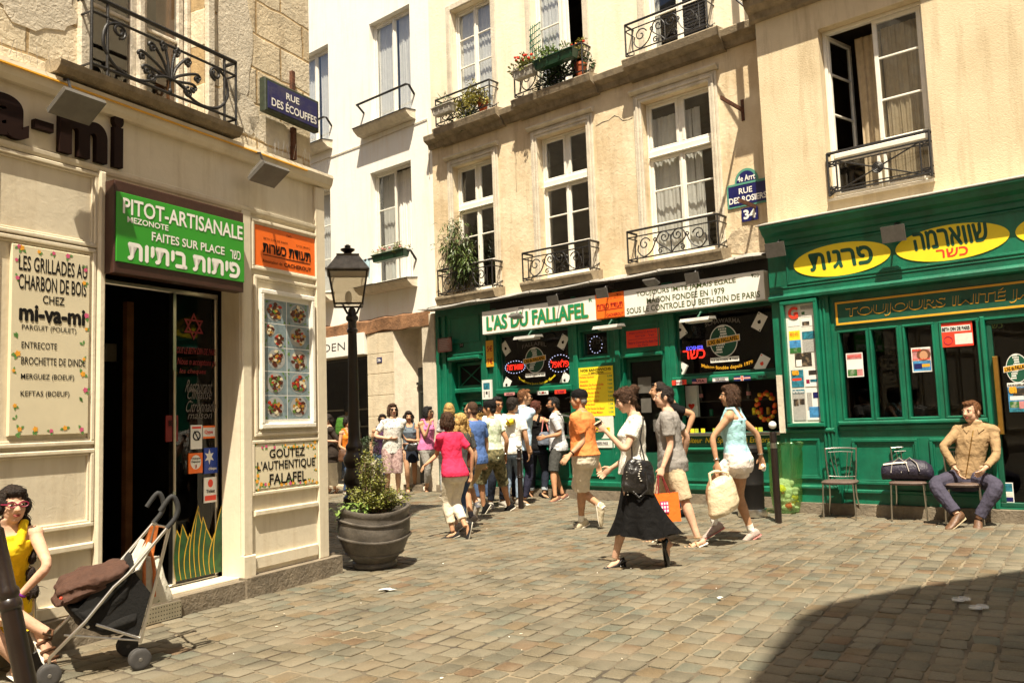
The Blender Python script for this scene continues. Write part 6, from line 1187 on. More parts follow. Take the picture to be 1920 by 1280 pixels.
# --- window boxes and balcony plants
M['terracotta'] = mat('terracotta', (.45, .10, .03), .7, .2, 10); M['boxgreen'] = mat('dark green plastic trough', (.012, .05, .022), .4); M['boxgrey'] = mat('pale grey trough', (.42, .39, .33), .6, .15, 8)
def trough(lab, fr, u0, u1, z, w, m):
    o = thing('flower_box', lab, 'flower box', fr.P((u0+u1)/2, z, w)); mb = MB(); P = fr.P
    mb.add([P(u0+.03, z, w-.07), P(u1-.03, z, w-.07), P(u1-.03, z, w+.07), P(u0+.03, z, w+.07), P(u0, z+.16, w-.10), P(u1, z+.16, w-.10), P(u1, z+.16, w+.10), P(u0, z+.16, w+.10)], [(3, 2, 1, 0), (0, 1, 5, 4), (1, 2, 6, 5), (2, 3, 7, 6), (3, 0, 4, 7)])
    mb.cbox(fr, u0-.01, u1+.01, z+.145, z+.165, w+.085, w+.115, .004); mb.cbox(fr, u0-.01, u1+.01, z+.145, z+.165, w-.115, w-.085, .004)
    for k in range(4): mb.box(fr, u0+.06+(u1-u0-.12)*k/3-.006, u0+.06+(u1-u0-.12)*k/3+.006, z+.03, z+.14, w+.082, w+.094)
    mb.build('trough', M[m], o); mb = MB(); mb.quad(fr, 0, 0, 0, 0) if False else mb.add([P(u0, z+.14, w-.09), P(u1, z+.14, w-.09), P(u1, z+.14, w+.09), P(u0, z+.14, w+.09)], [(0, 1, 2, 3)]); mb.build('soil', M['soil'], o); return o
def plant(name, lab, cat, fr, u, z, w, ru, rz, n, ln, wd, m, seed, flow=None, stems=8):
    rnd = random.Random(seed); c = fr.P(u, z, w); o = thing(name, lab, cat, c); mb = MB()
    for k in range(stems): mb.tube([c+fr.U*rnd.uniform(-ru, ru)*.4-Vector((0, 0, rz)), c+fr.U*rnd.uniform(-ru, ru)*.7+Vector((0, 0, rnd.uniform(-.3, .8)*rz))], .004, 4, cap=False)
    mb.build('stem', M['twig'], o); mb = MB(); cl = [(rnd.gauss(0, .45)*ru, rnd.gauss(0, .06), rnd.gauss(0, .45)*rz) for _ in range(max(5, n//40))]
    for k in range(n):
        q = rnd.choice(cl); v = Vector((rnd.gauss(0, 1), rnd.gauss(0, 1), rnd.gauss(0, 1))).normalized(); p = c+fr.U*q[0]+fr.N*q[1]+Vector((0, 0, q[2]))+v*rnd.uniform(.02, .10)
        leaf(mb, p, v+Vector((0, 0, .3)), Vector((rnd.uniform(-1, 1), rnd.uniform(-1, 1), .8)), ln*rnd.uniform(.6, 1.2), wd*rnd.uniform(.7, 1.2))
    mb.build('foliage', M[m], o)
    if flow:
        mb = MB()
        for k in range(flow[1]): mb.ell(c+fr.U*rnd.uniform(-ru, ru)*.8+fr.N*rnd.uniform(-.08, .12)+Vector((0, 0, rz*rnd.uniform(.3, .95))), .028, .028, .024, seg=8, rings=5)
        mb.build('flower', M[flow[0]], o)
    return o
rb = .40
u0, z0 = at(FB, 815, 217, rb); u1 = at(FB, 848, 205, rb)[0]; trough('cream flower box hung on the left end of the second floor balcony', FB, u0, u1+.05, z0-.04, rb, 'boxgrey'); plant('spiky_plant', 'spiky green plant in the cream flower box', 'plant', FB, (u0+u1)/2, z0+.22, rb, .22, .12, 90, .14, .014, 'leaf3', 3)
u, z = at(FB, 880, 190, .22); plant('flowering_plant', 'yellow green bushy plant filling the left second floor balcony', 'plant', FB, u, z-.02, .20, .60, .24, 1700, .055, .034, 'leaf4', 4); u, z = at(FB, 878, 215, .18); plant('trailing_plant', 'dark trailing plant behind the left second floor balcony bars', 'plant', FB, u, z-.04, .14, .5, .22, 600, .09, .03, 'darkleaf', 9)
u, z = at(FB, 905, 208, .15); o = thing('plant_pot', 'terracotta pot on the left second floor balcony', 'plant pot', FB.P(u, 7.5, .14)); mb = MB(); mb.lathe(FB.P(u, 7.49, .14), [(.07, 0), (.11, .22), (.12, .22), (.12, .27), (.1, .27)], 16); mb.build('pot', M['terracotta'], o, smooth=35)
u0, z0 = at(FB, 966, 150, rb); u1 = at(FB, 1004, 132, rb)[0]; trough('pale grey flower box with red geraniums on the middle balcony', FB, u0, u1, z0-.03, rb, 'boxgrey'); plant('geranium', 'red flowering geranium in the pale grey flower box', 'flower', FB, (u0+u1)/2, z0+.22, rb, .24, .16, 520, .055, .04, 'leaf', 5, ('red', 14))
u2 = at(FB, 1080, 105, rb)[0]; trough('long dark green flower box hung on the middle balcony', FB, u1+.02, u2, z0-.0, rb, 'boxgreen'); plant('small_plant', 'sparse green plant in the long dark green flower box', 'plant', FB, (u1+u2)/2, z0+.20, rb, .40, .12, 420, .07, .03, 'leaf2', 6)
u, z = at(FB, 1083, 92, .2); plant('pot_plant', 'sparse yellow plant with red flowers at the right end of the middle balcony', 'plant', FB, u, z+.02, .16, .14, .16, 170, .05, .03, 'leaf4', 7, ('red', 4)); o = thing('plant_pot', 'red pot at the right end of the middle balcony', 'plant pot', FB.P(u, 7.5, .14)); mb = MB(); mb.lathe(FB.P(u, 7.5, .14), [(.07, 0), (.11, .2), (.12, .2), (.12, .25), (.1, .25)], 16); mb.build('pot', M['terracotta'], o, smooth=35)
u, z = at(FB, 1035, 150, .18); plant('trailing_plant', 'dark trailing plant behind the middle balcony bars', 'plant', FB, u, z, .14, .55, .24, 800, .10, .04, 'darkleaf', 11)
u, z = at(FB, 1003, 85, .08); o = thing('trellis', 'green lattice trellis beside the open middle window', 'trellis', FB.P(u, z-.4, .05)); mb = MB()
for k in range(6): mb.tube([FB.P(u-.12+k*.05, z-.42, .06), FB.P(u-.14+k*.05, z, .06), FB.P(u-.10+k*.045, z+.42, .06)], .010, 4)
for k in range(7): mb.tube([FB.P(u-.14, z-.38+k*.12, .07), FB.P(u+.14, z-.30+k*.12, .07)], .008, 4)
mb.build('lattice', M['green'], o)
# bamboo on the first-floor balcony
rnd = random.Random(17); c = FB.P(-11.45, 3.98, .12); o = thing('bamboo_plant', 'tall bamboo plant crowding the left first floor balcony', 'plant', c); mb = MB(); lf = MB()
for k in range(40):
    x0, x1, hh = rnd.uniform(-.42, .30), rnd.uniform(-.62, .38), rnd.uniform(.6, 1.55); hh = hh if x1 < .1 else hh*.6; p0 = c+FB.U*x0*.7; p2 = c+FB.U*x1+FB.N*rnd.uniform(-.05, .30)+Vector((0, 0, hh)); p1 = (p0+p2)/2+Vector((0, 0, .10)); mb.tube([p0, p1, p2], [.006, .005, .002], 4, cap=False)
    for q in range(42):
        t = rnd.uniform(.15, 1.05); p = p0.lerp(p1, min(1, t*2)) if t < .5 else p1.lerp(p2, t*2-1); leaf(lf, p+Vector((rnd.gauss(0, .03), rnd.gauss(0, .03), rnd.gauss(0, .03))), Vector((rnd.gauss(0, 1), rnd.gauss(-.2, 1), rnd.uniform(-.9, .5))), Vector((rnd.uniform(-.4, .4), rnd.uniform(-.4, .4), 1)), rnd.uniform(.12, .22), rnd.uniform(.018, .030), .35)
mb.build('stem', M['twig'], o); lf.build('foliage', M['leaf3'], o)
u0, z0 = at(FD, 704, 492, .24); u1 = at(FD, 764, 480, .24)[0]; trough('black flower box on the rail of the white building', FD, u0, u1, z0-.02, .26, 'boxgreen'); plant('window_box_plant', 'grey green low plant in the black flower box', 'plant', FD, (u0+u1)/2, z0+.19, .26, .46, .07, 420, .05, .022, 'leaf', 8, ('pinkprint', 6))
u, z = at(FD, 690, 498, .2); o = thing('drying_cloth', 'pale blue cloth hung over the window rail behind the street lamp', 'cloth', FD.P(u, z, .2)); mb = MB(); M['paleblue'] = mat('pale blue cotton', (.40, .55, .62), .9, .1, 20); vs = []
for j in range(7):
    for i in range(9): vs.append(FD.P(u-.14+.28*i/8, 5.09-.05*j-.004*i*j, .235+.012*math.sin(i*1.7+j*.3)+.004*j))
mb.add(vs, [(j*9+i, j*9+i+1, (j+1)*9+i+1, (j+1)*9+i) for j in range(6) for i in range(8)]); mb.build('cloth', M['paleblue'], o, smooth=180)
# clipped box ball in a tall trough before the white building's shop
b = ground(683, 905, GZ); b = Vector((b.x, b.y, GZ)); b = depth(690, 905, 16.2); b.z = GZ; o = thing('tall_planter', 'tall tapering grey planter against the white building', 'planter', b); mb = MB(); mb.lathe(b, [(.19, 0), (.21, .02), (.26, .72), (.27, .74), (.24, .74), (.22, .70)], 4, None, .8); mb.build('pot', M['trim'], o); o = thing('box_ball', 'clipped round box shrub in the tall planter', 'shrub', b+Vector((0, 0, .74))); mb = MB(); rnd = random.Random(6)
for k in range(900): v = Vector((rnd.gauss(0, 1), rnd.gauss(0, 1), rnd.gauss(0, 1))).normalized(); leaf(mb, b+Vector((0, 0, .95))+v*rnd.uniform(.16, .25), v+Vector((rnd.gauss(0, .5), rnd.gauss(0, .5), rnd.gauss(0, .5))), Vector((0, 0, 1)), .04, .026)
mb.build('foliage', M['darkleaf'], o)
# litter on the paving
def scrap(name, lab, px, py, r, m, flat=True):
    p = ground(px, py, GZ+.006); rnd = random.Random(px); o = thing(name, lab, 'litter', p); mb = MB(); n = 12; mb.add([p+Vector((r*rnd.uniform(.5, 1.2)*math.cos(i*2*PI/n)*1.6, r*rnd.uniform(.5, 1.2)*math.sin(i*2*PI/n)*.9, .004+.012*rnd.random())) for i in range(n)]+[p+Vector((0, 0, .02))], [(i, (i+1) % n, n) for i in range(n)]); mb.build('scrap', M[m], o)
scrap('paper_scrap', 'white scrap of paper on the cobbles near the planter', 724, 1106, .055, 'white'); scrap('paper_scrap', 'tiny pale scrap on the sunlit cobbles in front of the shade', 1350, 1122, .02, 'paper')
M['clear'] = mat('clear plastic film', (.75, .76, .74), .25, alpha=.35)
for px, py, lab in ((1805, 1128, 'crumpled clear plastic lid in the shade on the right'), (1838, 1143, 'pair of clear plastic cups lying in the shade')):
    p = ground(px, py, GZ+.004); o = thing('plastic_litter', lab, 'litter', p); mb = MB()
    for q in range(2): mb.lathe(p+Vector((.055*q-.03, .02*q, .012)), [(.045, 0), (.047, .006), (.038, .018), (.036, .018), (.03, .004)], 18)
    mb.build('lid', M['clear'], o, smooth=50)
# ---------------------------------------------------------------- people: one continuous body each, hair and clothes as parts
TMP = bpy.data.scenes.new('workbench')
_tex = bpy.data.textures.new('cloth folds', 'CLOUDS'); _tex.noise_scale = .09; _tex.noise_depth = 2
_htex = bpy.data.textures.new('hair locks', 'CLOUDS'); _htex.noise_scale = .022; _htex.noise_depth = 2
def fuse(mb, name, m, parent, vox=.008, sm=3, folds=0.0, hair=False):
    me = bpy.data.meshes.new(name); org = world_loc(parent); me.from_pydata([tuple(Vector(v)-org) for v in mb.v], [], mb.f); me.update()
    o = bpy.data.objects.new(name, me); TMP.collection.objects.link(o)
    r = o.modifiers.new('r', 'REMESH'); r.mode = 'VOXEL'; r.voxel_size = vox; r.use_smooth_shade = True
    if folds:
        d = o.modifiers.new('d', 'DISPLACE'); d.texture = _htex if hair else _tex; d.strength = folds; d.mid_level = .5; d.texture_coords = 'LOCAL'
    if sm: s = o.modifiers.new('s', 'SMOOTH'); s.iterations = sm; s.factor = .5
    vl = TMP.view_layers[0]; vl.update(); dg = vl.depsgraph
    out = bpy.data.meshes.new_from_object(o.evaluated_get(dg)); out.name = name
    bpy.data.objects.remove(o); bpy.data.meshes.remove(me)
    out.materials.clear(); out.materials.append(m); out.polygons.foreach_set('use_smooth', [True]*len(out.polygons))
    ob = bpy.data.objects.new(name, out); COL.objects.link(ob); ob.parent = parent; return ob
PM = [(-.34, .070, .058, 0), (-.14, .096, .070, -.004), (0, .100, .073, -.008), (.15, .096, .068, 0), (.35, .088, .062, .004), (.55, .094, .067, .006), (.75, .104, .072, .004), (.9, .106, .062, -.004), (.98, .082, .048, -.008), (1.06, .046, .038, -.006), (1.14, .034, .035, .002)]
PF = [(-.34, .072, .058, 0), (-.14, .102, .073, -.006), (0, .104, .075, -.010), (.15, .094, .065, 0), (.35, .077, .056, .004), (.55, .083, .064, .010), (.70, .089, .073, .014), (.9, .091, .056, -.002), (.98, .070, .042, -.006), (1.06, .038, .034, -.006), (1.14, .030, .031, .002)]
def prof(tab, t):
    for a, b in zip(tab[:-1], tab[1:]):
        if a[0] <= t <= b[0]:
            f = (t-a[0])/(b[0]-a[0]); f = f*f*(3-2*f); return [a[i]+(b[i]-a[i])*f for i in (1, 2, 3)]
    return tab[0][1:] if t < tab[0][0] else tab[-1][1:]
def ik(a, c, l1, l2, pole):
    d = c-a; L = d.length
    if L >= (l1+l2)*.999: return a+d*(l1/(l1+l2))
    d.normalize(); x = (l1*l1-l2*l2+L*L)/(2*L); h = math.sqrt(max(0, l1*l1-x*x)); p = pole-d*pole.dot(d)
    p = p.normalized() if p.length > 1e-5 else d.orthogonal().normalized(); return a+d*x+p*h
def skinmat(n, c): return mat(n, c, .62, .14, 14, .12, 70, spec=.25)
SK = {'fair': skinmat('fair skin', (.58, .35, .235)), 'tan': skinmat('tanned skin', (.46, .255, .145)), 'olive': skinmat('olive skin', (.42, .21, .11)), 'dark': skinmat('brown skin', (.25, .12, .065))}
HR = {k: mat(k+' hair', c, .55, .45, 60, .7, 120, spec=.3) for k, c in dict(brown=(.055, .024, .010), dark=(.016, .009, .006), black=(.008, .007, .007), auburn=(.09, .024, .012), blond=(.48, .30, .10), ginger=(.14, .055, .018), grey=(.2, .19, .17)).items()}
CL = {}
def cloth(n, c, **k):
    if n not in CL: CL[n] = mat(n, c, k.pop('rough', .85), k.pop('var', .10), k.pop('vscale', 18), k.pop('bump', .9), k.pop('bscale', 11), spec=.2, **k)
    return CL[n]
class Person:
    def __init__(s, label, ref, head, neckx, pelx, yaw, female=False, S=None, hyaw=None, hp=0.0, arms=None, feet=None, skin='fair', g=1.0, vox=.0085, seated=None, lean=0.0, hands=(.35, .35), name='person'):
        p = ground(ref[0], ref[1], GZ); s.D = p.y; D = s.D; s.yaw = R(yaw); s.F = Vector((math.cos(s.yaw), math.sin(s.yaw), 0)); s.Rt = Vector((s.F.y, -s.F.x, 0)); s.up = Vector((0, 0, 1))
        H = depth(*head, D); s.S = S or (H.z-GZ)/.935; S = s.S; s.fem = female; s.tab = PF if female else PM; s.g = g
        if seated: s.P = depth(*seated[0], D+seated[2]); s.N = depth(*seated[1], D+(seated[3] if len(seated) > 3 else 0)); H = depth(*head, D+(seated[3] if len(seated) > 3 else 0))
        else:
            st = .515 if feet and len(feet) > 2 else .525
            s.P = Vector((depth(pelx, 850, D).x, D, GZ+st*S)); s.N = Vector((depth(neckx, 780, D).x, D, GZ+.830*S))+s.F*lean
            H = H+s.F*(lean*1.2)
        s.H = H; hy = R(hyaw if hyaw is not None else yaw); hf = Vector((math.cos(hy), math.sin(hy), 0)); s.hr = Vector((hf.y, -hf.x, 0)); s.hf = (hf*math.cos(hp)-s.up*math.sin(hp)); s.hu = s.hr.cross(s.hf)
        s.o = thing(name, label, 'person', (s.P.x, s.P.y, GZ)); s.vox = vox
        s.T = (s.N-s.P).length; s.ax = (s.N-s.P).normalized(); wf = 1.0
        sw = (.092 if female else .107)*S*(.5+.5*g)
        s.sh = {'R': s.N+s.Rt*sw-s.up*.030*S, 'L': s.N-s.Rt*sw-s.up*.030*S}; s.hip = {'R': s.P+s.Rt*.05*S-s.up*.01*S, 'L': s.P-s.Rt*.05*S-s.up*.01*S}
        s.el, s.wr, s.kn, s.an, s.toe = {}, {}, {}, {}, {}
        for k in 'RL':
            sg = 1 if k == 'R' else -1; a = (arms or {}).get(k)
            if a is None: w = s.sh[k]-s.up*.31*S+s.Rt*sg*.045*S+s.F*.03*S; pole = -s.F+s.Rt*sg*.4
            else:
                w = depth(a[1][0], a[1][1], s.sh[k].y+a[2]); e = depth(a[0][0], a[0][1], (s.sh[k].y+w.y)/2+(a[3] if len(a) > 3 else 0)); pole = e-(s.sh[k]+w)/2
            v = w-s.sh[k]; mx = .33*S
            if v.length > mx: w = s.sh[k]+v*(mx/v.length)
            s.wr[k] = w; s.el[k] = ik(s.sh[k], w, .172*S, .155*S, pole)
            f = (feet or {}).get(k); 
            if f is None: an = Vector((s.hip[k].x, s.hip[k].y, GZ+.05*S))+s.Rt*sg*.01*S+s.F*(.02 if k == 'R' else -.02); td = s.F+s.Rt*sg*.25; s.pl = True
            else:
                an = depth(f[0][0], f[0][1], D+f[2]) if f[2] != 'g' else ground(f[0][0], f[0][1], GZ+.048*S); tp = depth(f[1][0], f[1][1], an.y+(f[3] if len(f) > 3 else 0)) ; td = tp-an
            v = an-s.hip[k]; mx = .488*S
            if v.length > mx and f is not None: s_ = mx/v.length; an = s.hip[k]+v*max(s_, .93) if not (f[2] == 'g') else an
            s.an[k] = an; s.kn[k] = ik(s.hip[k], an, .245*S, .243*S, (s.F if f is None or len(f) < 5 else f[4])); s.toe[k] = td.normalized()
        s.lift = {k: bool(feet and k in feet and feet[k][2] != 'g') for k in 'RL'}
        s.hands = hands; s.body(skin)
    def secs(s, t0, t1, inf, n=10, flare=0.0):
        out = []
        for i in range(n+1):
            t = t0+(t1-t0)*i/n; w, d, f = prof(s.tab, t); c = s.P+s.ax*(t*s.T)+s.F*(f*s.S); e = inf+flare*max(0, 1-(t-t0)/max(.3, (t1-t0)))**2; gg = s.g if t < .95 else 1
            out.append((c, s.Rt*(w*s.S*gg+e), s.F*(d*s.S*gg+e)))
        return out
    def arm_r(s, t):                                          # t 0 shoulder, 1 elbow, 2 wrist
        tb = [(0, .030), (.4, .0275), (.9, .0215), (1.0, .021), (1.25, .0225), (1.7, .0175), (2.0, .0145)]; k = (.85 if s.fem else 1)*(.6+.4*s.g)
        for a, b in zip(tb[:-1], tb[1:]):
            if a[0] <= t <= b[0]: return (a[1]+(b[1]-a[1])*(t-a[0])/(b[0]-a[0]))*s.S*k
        return tb[-1][1]*s.S*k
    def leg_r(s, t):
        tb = [(0, .054), (.5, .046), (.9, .033), (1.0, .031), (1.3, .0325), (1.7, .0225), (2.0, .0195)]; k = (.6+.4*s.g)
        for a, b in zip(tb[:-1], tb[1:]):
            if a[0] <= t <= b[0]: return (a[1]+(b[1]-a[1])*(t-a[0])/(b[0]-a[0]))*s.S*k
        return tb[-1][1]*s.S*k
    def limb(s, mb, a, b, c, rf, t0, t1, inf=0, n=10, flare=0):
        pts, rs = [], []
        for i in range(n+1):
            t = t0+(t1-t0)*i/n; p = a.lerp(b, t) if t <= 1 else b.lerp(c, t-1)
            if .8 < t < 1.2: q0, q1 = a.lerp(b, .8), b.lerp(c, .2); u = (t-.8)/.4; p = q0*(1-u)**2+b*2*u*(1-u)+q1*u*u
            pts.append(p); rs.append(rf(t)+inf+flare*(i/n))
        mb.tube(pts, rs, 12)
    def hand(s, mb, k):
        W, E = s.wr[k], s.el[k]; S = s.S; q = S/1.75; hd = (W-E).normalized(); sg = 1 if k == 'R' else -1; pn = -s.Rt*sg; pn = (pn-hd*pn.dot(hd)).normalized(); lat = s.F-hd*s.F.dot(hd); lat = lat-pn*lat.dot(pn)
        if lat.length < .15: lat = hd.cross(pn)
        lat.normalize(); curl = s.hands[0 if k == 'R' else 1]
        mb.loft([(W-hd*.02*q, lat*.021*q, pn*.018*q), (W+hd*.02*q, lat*.027*q, pn*.018*q), (W+hd*.055*q, lat*.038*q, pn*.016*q), (W+hd*.088*q, lat*.040*q, pn*.013*q), (W+hd*.098*q, lat*.034*q, pn*.008*q)], 12)
        for j, (o_, ln) in enumerate(((.030, .92), (.010, 1.05), (-.011, 1.0), (-.031, .80))):
            p = W+hd*.088*q+lat*o_*q; d = (hd+lat*o_*3.0).normalized(); pts = [p]; a = 0
            for m_, L in enumerate((.042, .028, .022)):
                a += curl*(.75 if m_ == 0 else 1.0)*(1+.12*j); dd = d*math.cos(a)+pn*math.sin(a); pts.append(pts[-1]+dd*(L*ln*q))
            mb.tube(pts, [.0095*q, .0090*q, .0082*q, .0066*q], 8)
        p = W+hd*.022*q+lat*.022*q; d = (hd*.75+lat*.75+pn*.25).normalized(); p2 = p+d*.042*q; p3 = p2+(hd*.9+lat*.25+pn*(.2+curl*.6)).normalized()*.034*q; mb.tube([p, p2, p3], [.0125*q, .0105*q, .0075*q], 8)
    def body(s, skin):
        mb = MB(); S = s.S; mb.loft(s.secs(-.12, 1.12, 0, 16), 20); H, f, r, u = s.H, s.hf, s.hr, s.hu
        q = Matrix((r, f, u)).transposed(); nb = s.N+s.up*.0
        mb.tube([s.N-s.ax*.02*S, s.N+(H-s.N)*.45-f*.004*S, H-u*.02*S-f*.012*S], [(.034 if not s.fem else .028)*S, (.031 if not s.fem else .026)*S, .031*S], 14)
        mb.ell(H+u*.014*S-f*.006*S, .0445*S, .056*S, .056*S, q, 18, 12); mb.ell(H-u*.026*S+f*.014*S, .036*S, .040*S, .042*S, q, 16, 10); mb.ell(H-u*.052*S+f*.034*S, .018*S, .016*S, .013*S, q, 10, 8)
        mb.ell(H+f*.038*S-u*.012*S, .034*S, .020*S, .034*S, q, 12, 8); mb.loft([(H+f*.050*S+u*.014*S, r*.005*S, f*.006*S), (H+f*.058*S-u*.002*S, r*.007*S, f*.008*S), (H+f*.064*S-u*.013*S, r*.0105*S, f*.010*S), (H+f*.056*S-u*.020*S, r*.008*S, f*.006*S)], 8)
        for e in (-1, 1): mb.ell(H+r*e*.046*S-f*.006*S-u*.006*S, .006*S, .012*S, .019*S, q, 8, 6); mb.ell(H+f*.047*S+r*e*.020*S+u*.016*S, .014*S, .008*S, .005*S, q, 8, 6)
        for k in 'RL':
            mb.ell(s.sh[k], .033*S, .033*S, .033*S, seg=12, rings=8); mb.tube([s.N-s.ax*.02*S, s.N.lerp(s.sh[k], .55)+s.up*.002*S, s.sh[k]], [.034*S, .030*S, .030*S], 12)
            s.limb(mb, s.sh[k], s.el[k], s.wr[k], s.arm_r, 0, 2, 0, 14); s.hand(mb, k); s.limb(mb, s.hip[k], s.kn[k], s.an[k], s.leg_r, 0, 2, 0, 14)
            A, d = s.an[k], s.toe[k]; dn = (s.up*-1); dn = (dn-d*dn.dot(d)).normalized() if abs(d.z) < .98 else s.F; w = d.cross(dn).normalized(); B = A+dn*.03*S
            mb.loft([(B-d*.038*S-dn*.004*S, w*.012*S, dn*.014*S), (B-d*.02*S, w*.019*S, dn*.019*S), (B+d*.03*S-dn*.002*S, w*.021*S, dn*.018*S), (B+d*.08*S+dn*.006*S, w*.025*S, dn*.011*S), (B+d*.108*S+dn*.009*S, w*.020*S, dn*.008*S), (B+d*.12*S+dn*.010*S, w*.010*S, dn*.005*S)], 12)
        s.b = fuse(mb, 'body', SK[skin], s.o, s.vox, 2); s.q = q
    def face(s, glasses=None, beard=None, brow='dark'):
        S, H, f, r, u, q = s.S, s.H, s.hf, s.hr, s.hu, s.q
        if glasses:
            mb = MB(); m = {'sun': M['black'], 'red': M['maroon'], 'clear': M['black']}[glasses]
            for e in (-1, 1):
                c = H+f*.056*S+r*e*.021*S+u*.008*S
                if glasses == 'sun': mb.ell(c, .0175*S, .007*S, .0125*S, q, 12, 8)
                else: mb.tube([c+r*.0165*S*math.cos(t*PI/8)+u*.010*S*math.sin(t*PI/8) for t in range(17)], .0020*S, 5)
                mb.tube([c+r*e*.014*S+u*.002*S, H+r*e*.046*S+f*.03*S+u*.008*S, H+r*e*.0475*S-f*.005*S+u*.004*S], .0024*S, 5)
            mb.tube([H+f*.060*S+r*.008*S+u*.010*S, H+f*.0605*S-r*.008*S+u*.010*S], .0022*S, 5); mb.build('glasses', m, s.o, smooth=60)
        if glasses != 'sun':
            for e in (-1, 1):
                mb = MB(); mb.ell(H+f*.0485*S+r*e*.0205*S+u*.006*S, .0072*S, .005*S, .0036*S, q, 10, 6); eo = mb.build('eye', M['paper'], s.o, smooth=180); mb = MB(); mb.ell(H+f*.0525*S+r*e*.0205*S+u*.006*S, .0036*S, .0026*S, .0036*S, q, 8, 6); mb.build('iris', HR['dark'], eo, smooth=180)
        mb = MB()
        for e in (-1, 1): mb.loft([(H+f*.0515*S+r*e*.010*S+u*.0165*S, r*.001*S, u*.0022*S), (H+f*.054*S+r*e*.02*S+u*.020*S, f*.003*S, u*.0026*S), (H+f*.045*S+r*e*.033*S+u*.0165*S, f*.002*S, u*.0014*S)], 6)
        mb.build('eyebrows', HR[brow], s.o, smooth=60)
        mb = MB(); c = H+f*.0515*S-u*.034*S; mb.ell(c+u*.0022*S, .0145*S, .006*S, .0028*S, q, 10, 6); mb.ell(c-u*.0026*S, .0125*S, .0065*S, .0034*S, q, 10, 6); mb.build('lips', cloth('lip red', (.36, .09, .07), rough=.45, bump=0), s.o, smooth=180)
        if beard: mb = MB(); mb.ell(H-u*.036*S+f*.014*S, .0375*S, .0405*S, .034*S, q, 14, 9); mb.ell(H-u*.050*S+f*.036*S, .019*S, .017*S, .016*S, q); mb.build('beard', HR[beard], s.o, smooth=180)
    def hair(s, style, col, ln=.2):
        S, H, f, r, u, q = s.S, s.H, s.hf, s.hr, s.hu, s.q; mb = MB()
        if style in ('short', 'curly', 'shaved'):
            k = {'short': 1.0, 'curly': 1.12, 'shaved': .965}[style]; mb.ell(H+u*.022*S-f*.014*S, .0485*S*k, .054*S*k, .055*S*k, q, 16, 10); mb.ell(H-f*.036*S-u*.012*S, .040*S*k, .028*S*k, .034*S*k, q, 14, 9)
            if style == 'short': mb.ell(H+u*.056*S+f*.026*S, .034*S, .026*S, .018*S, q, 12, 8)
            if style == 'curly': mb.ell(H+u*.052*S+f*.020*S, .042*S, .034*S, .024*S, q, 12, 8)
            for e in (-1, 1): mb.ell(H+r*e*.042*S+u*.012*S+f*.006*S, .008*S, .014*S, .024*S, q, 8, 6)
        else:
            mb.ell(H+u*.020*S-f*.010*S, .0525*S, .058*S, .058*S, q, 16, 10); mb.ell(H+u*.052*S+f*.028*S, .038*S, .026*S, .020*S, q, 12, 8)
            if style == 'bob':
                mb.ell(H-f*.024*S-u*.020*S, .058*S, .042*S, .058*S, q, 14, 9)
                for e in (-1, 1): mb.ell(H+r*e*.047*S-u*.020*S-f*.002*S, .015*S, .030*S, .052*S, q, 10, 8)
            if style == 'long':
                for e in (-1, 0, 1):
                    for j in range(6): c = H-f*(.030-.008*abs(e))*S+r*e*(.043+.006*j)*S-u*(.01+ln*.2*j)*S; mb.ell(c+r*.008*S*math.sin(j*2.1+e), .026*S, .024*S, .034*S, q, 10, 7)
                for e in (-1, 1):
                    for j in range(6): mb.ell(H+r*e*(.047+.006*j)*S+f*(.002+.008*j)*S-u*(.012+ln*.19*j)*S+r*.006*S*math.sin(j*1.9), .018*S, .020*S, .03*S, q, 8, 6)
            if style == 'bun': mb.ell(H-f*.028*S-u*.004*S, .044*S, .036*S, .044*S, q, 12, 8); mb.ell(H-f*.070*S+u*.036*S, .031*S, .029*S, .030*S, q, 12, 8); mb.ell(H-f*.045*S-u*.04*S, .012*S, .012*S, .026*S, q, 8, 6)
            if style == 'tied': mb.ell(H-f*.034*S-u*.018*S, .042*S, .034*S, .044*S, q, 12, 8); mb.ell(H-f*.064*S-u*.01*S, .02*S, .02*S, .026*S, q)
            for e in (-1, 1): mb.ell(H+r*e*.045*S+u*.010*S-f*.002*S, .010*S, .024*S, .030*S, q, 8, 6)
        ho = fuse(mb, 'hair', HR[col], s.o, .0065, 1, .004 if style == 'shaved' else .020, True)
        if style == 'shaved': return ho
        rnd = random.Random(len(s.o.name)+int(s.D*99)); me = ho.data; org = world_loc(ho); V, Fc = [], []; vs = me.vertices; Hl = H-org   # loose locks laid along the head
        for _ in range(420 if s.D < 12 else 260):
            v = vs[rnd.randrange(len(vs))]; n_ = v.normal.copy(); p = v.co.copy()
            fl = Vector((0, 0, -1))*(1.0 if p.z < Hl.z+.03 or style not in ('short', 'bun', 'tied') else .25)-f*.55+r*(.5 if (p-Hl).dot(r) > 0 else -.5)*.5+Vector((rnd.gauss(0, .3), rnd.gauss(0, .3), rnd.gauss(0, .3)))
            if style == 'curly': fl = Vector((rnd.gauss(0, 1), rnd.gauss(0, 1), rnd.gauss(0, 1)))
            fl = fl-n_*fl.dot(n_)
            if fl.length < 1e-3: continue
            fl.normalize(); sd = n_.cross(fl); L = rnd.uniform(.02, .045)*(1.5 if style in ('long', 'bob') else 1); wd = rnd.uniform(.0015, .004); b0_ = len(V); lift = rnd.uniform(.001, .009)
            for j in range(4): t = j/3; c = p+n_*(.001+lift*math.sin(t*2.2))+fl*(L*t)+sd*(.006*math.sin(t*3+_)); ww = wd*(1-t*.75); V += [c-sd*ww, c+sd*ww]
            Fc += [(b0_+2*j, b0_+2*j+1, b0_+2*j+3, b0_+2*j+2) for j in range(3)]
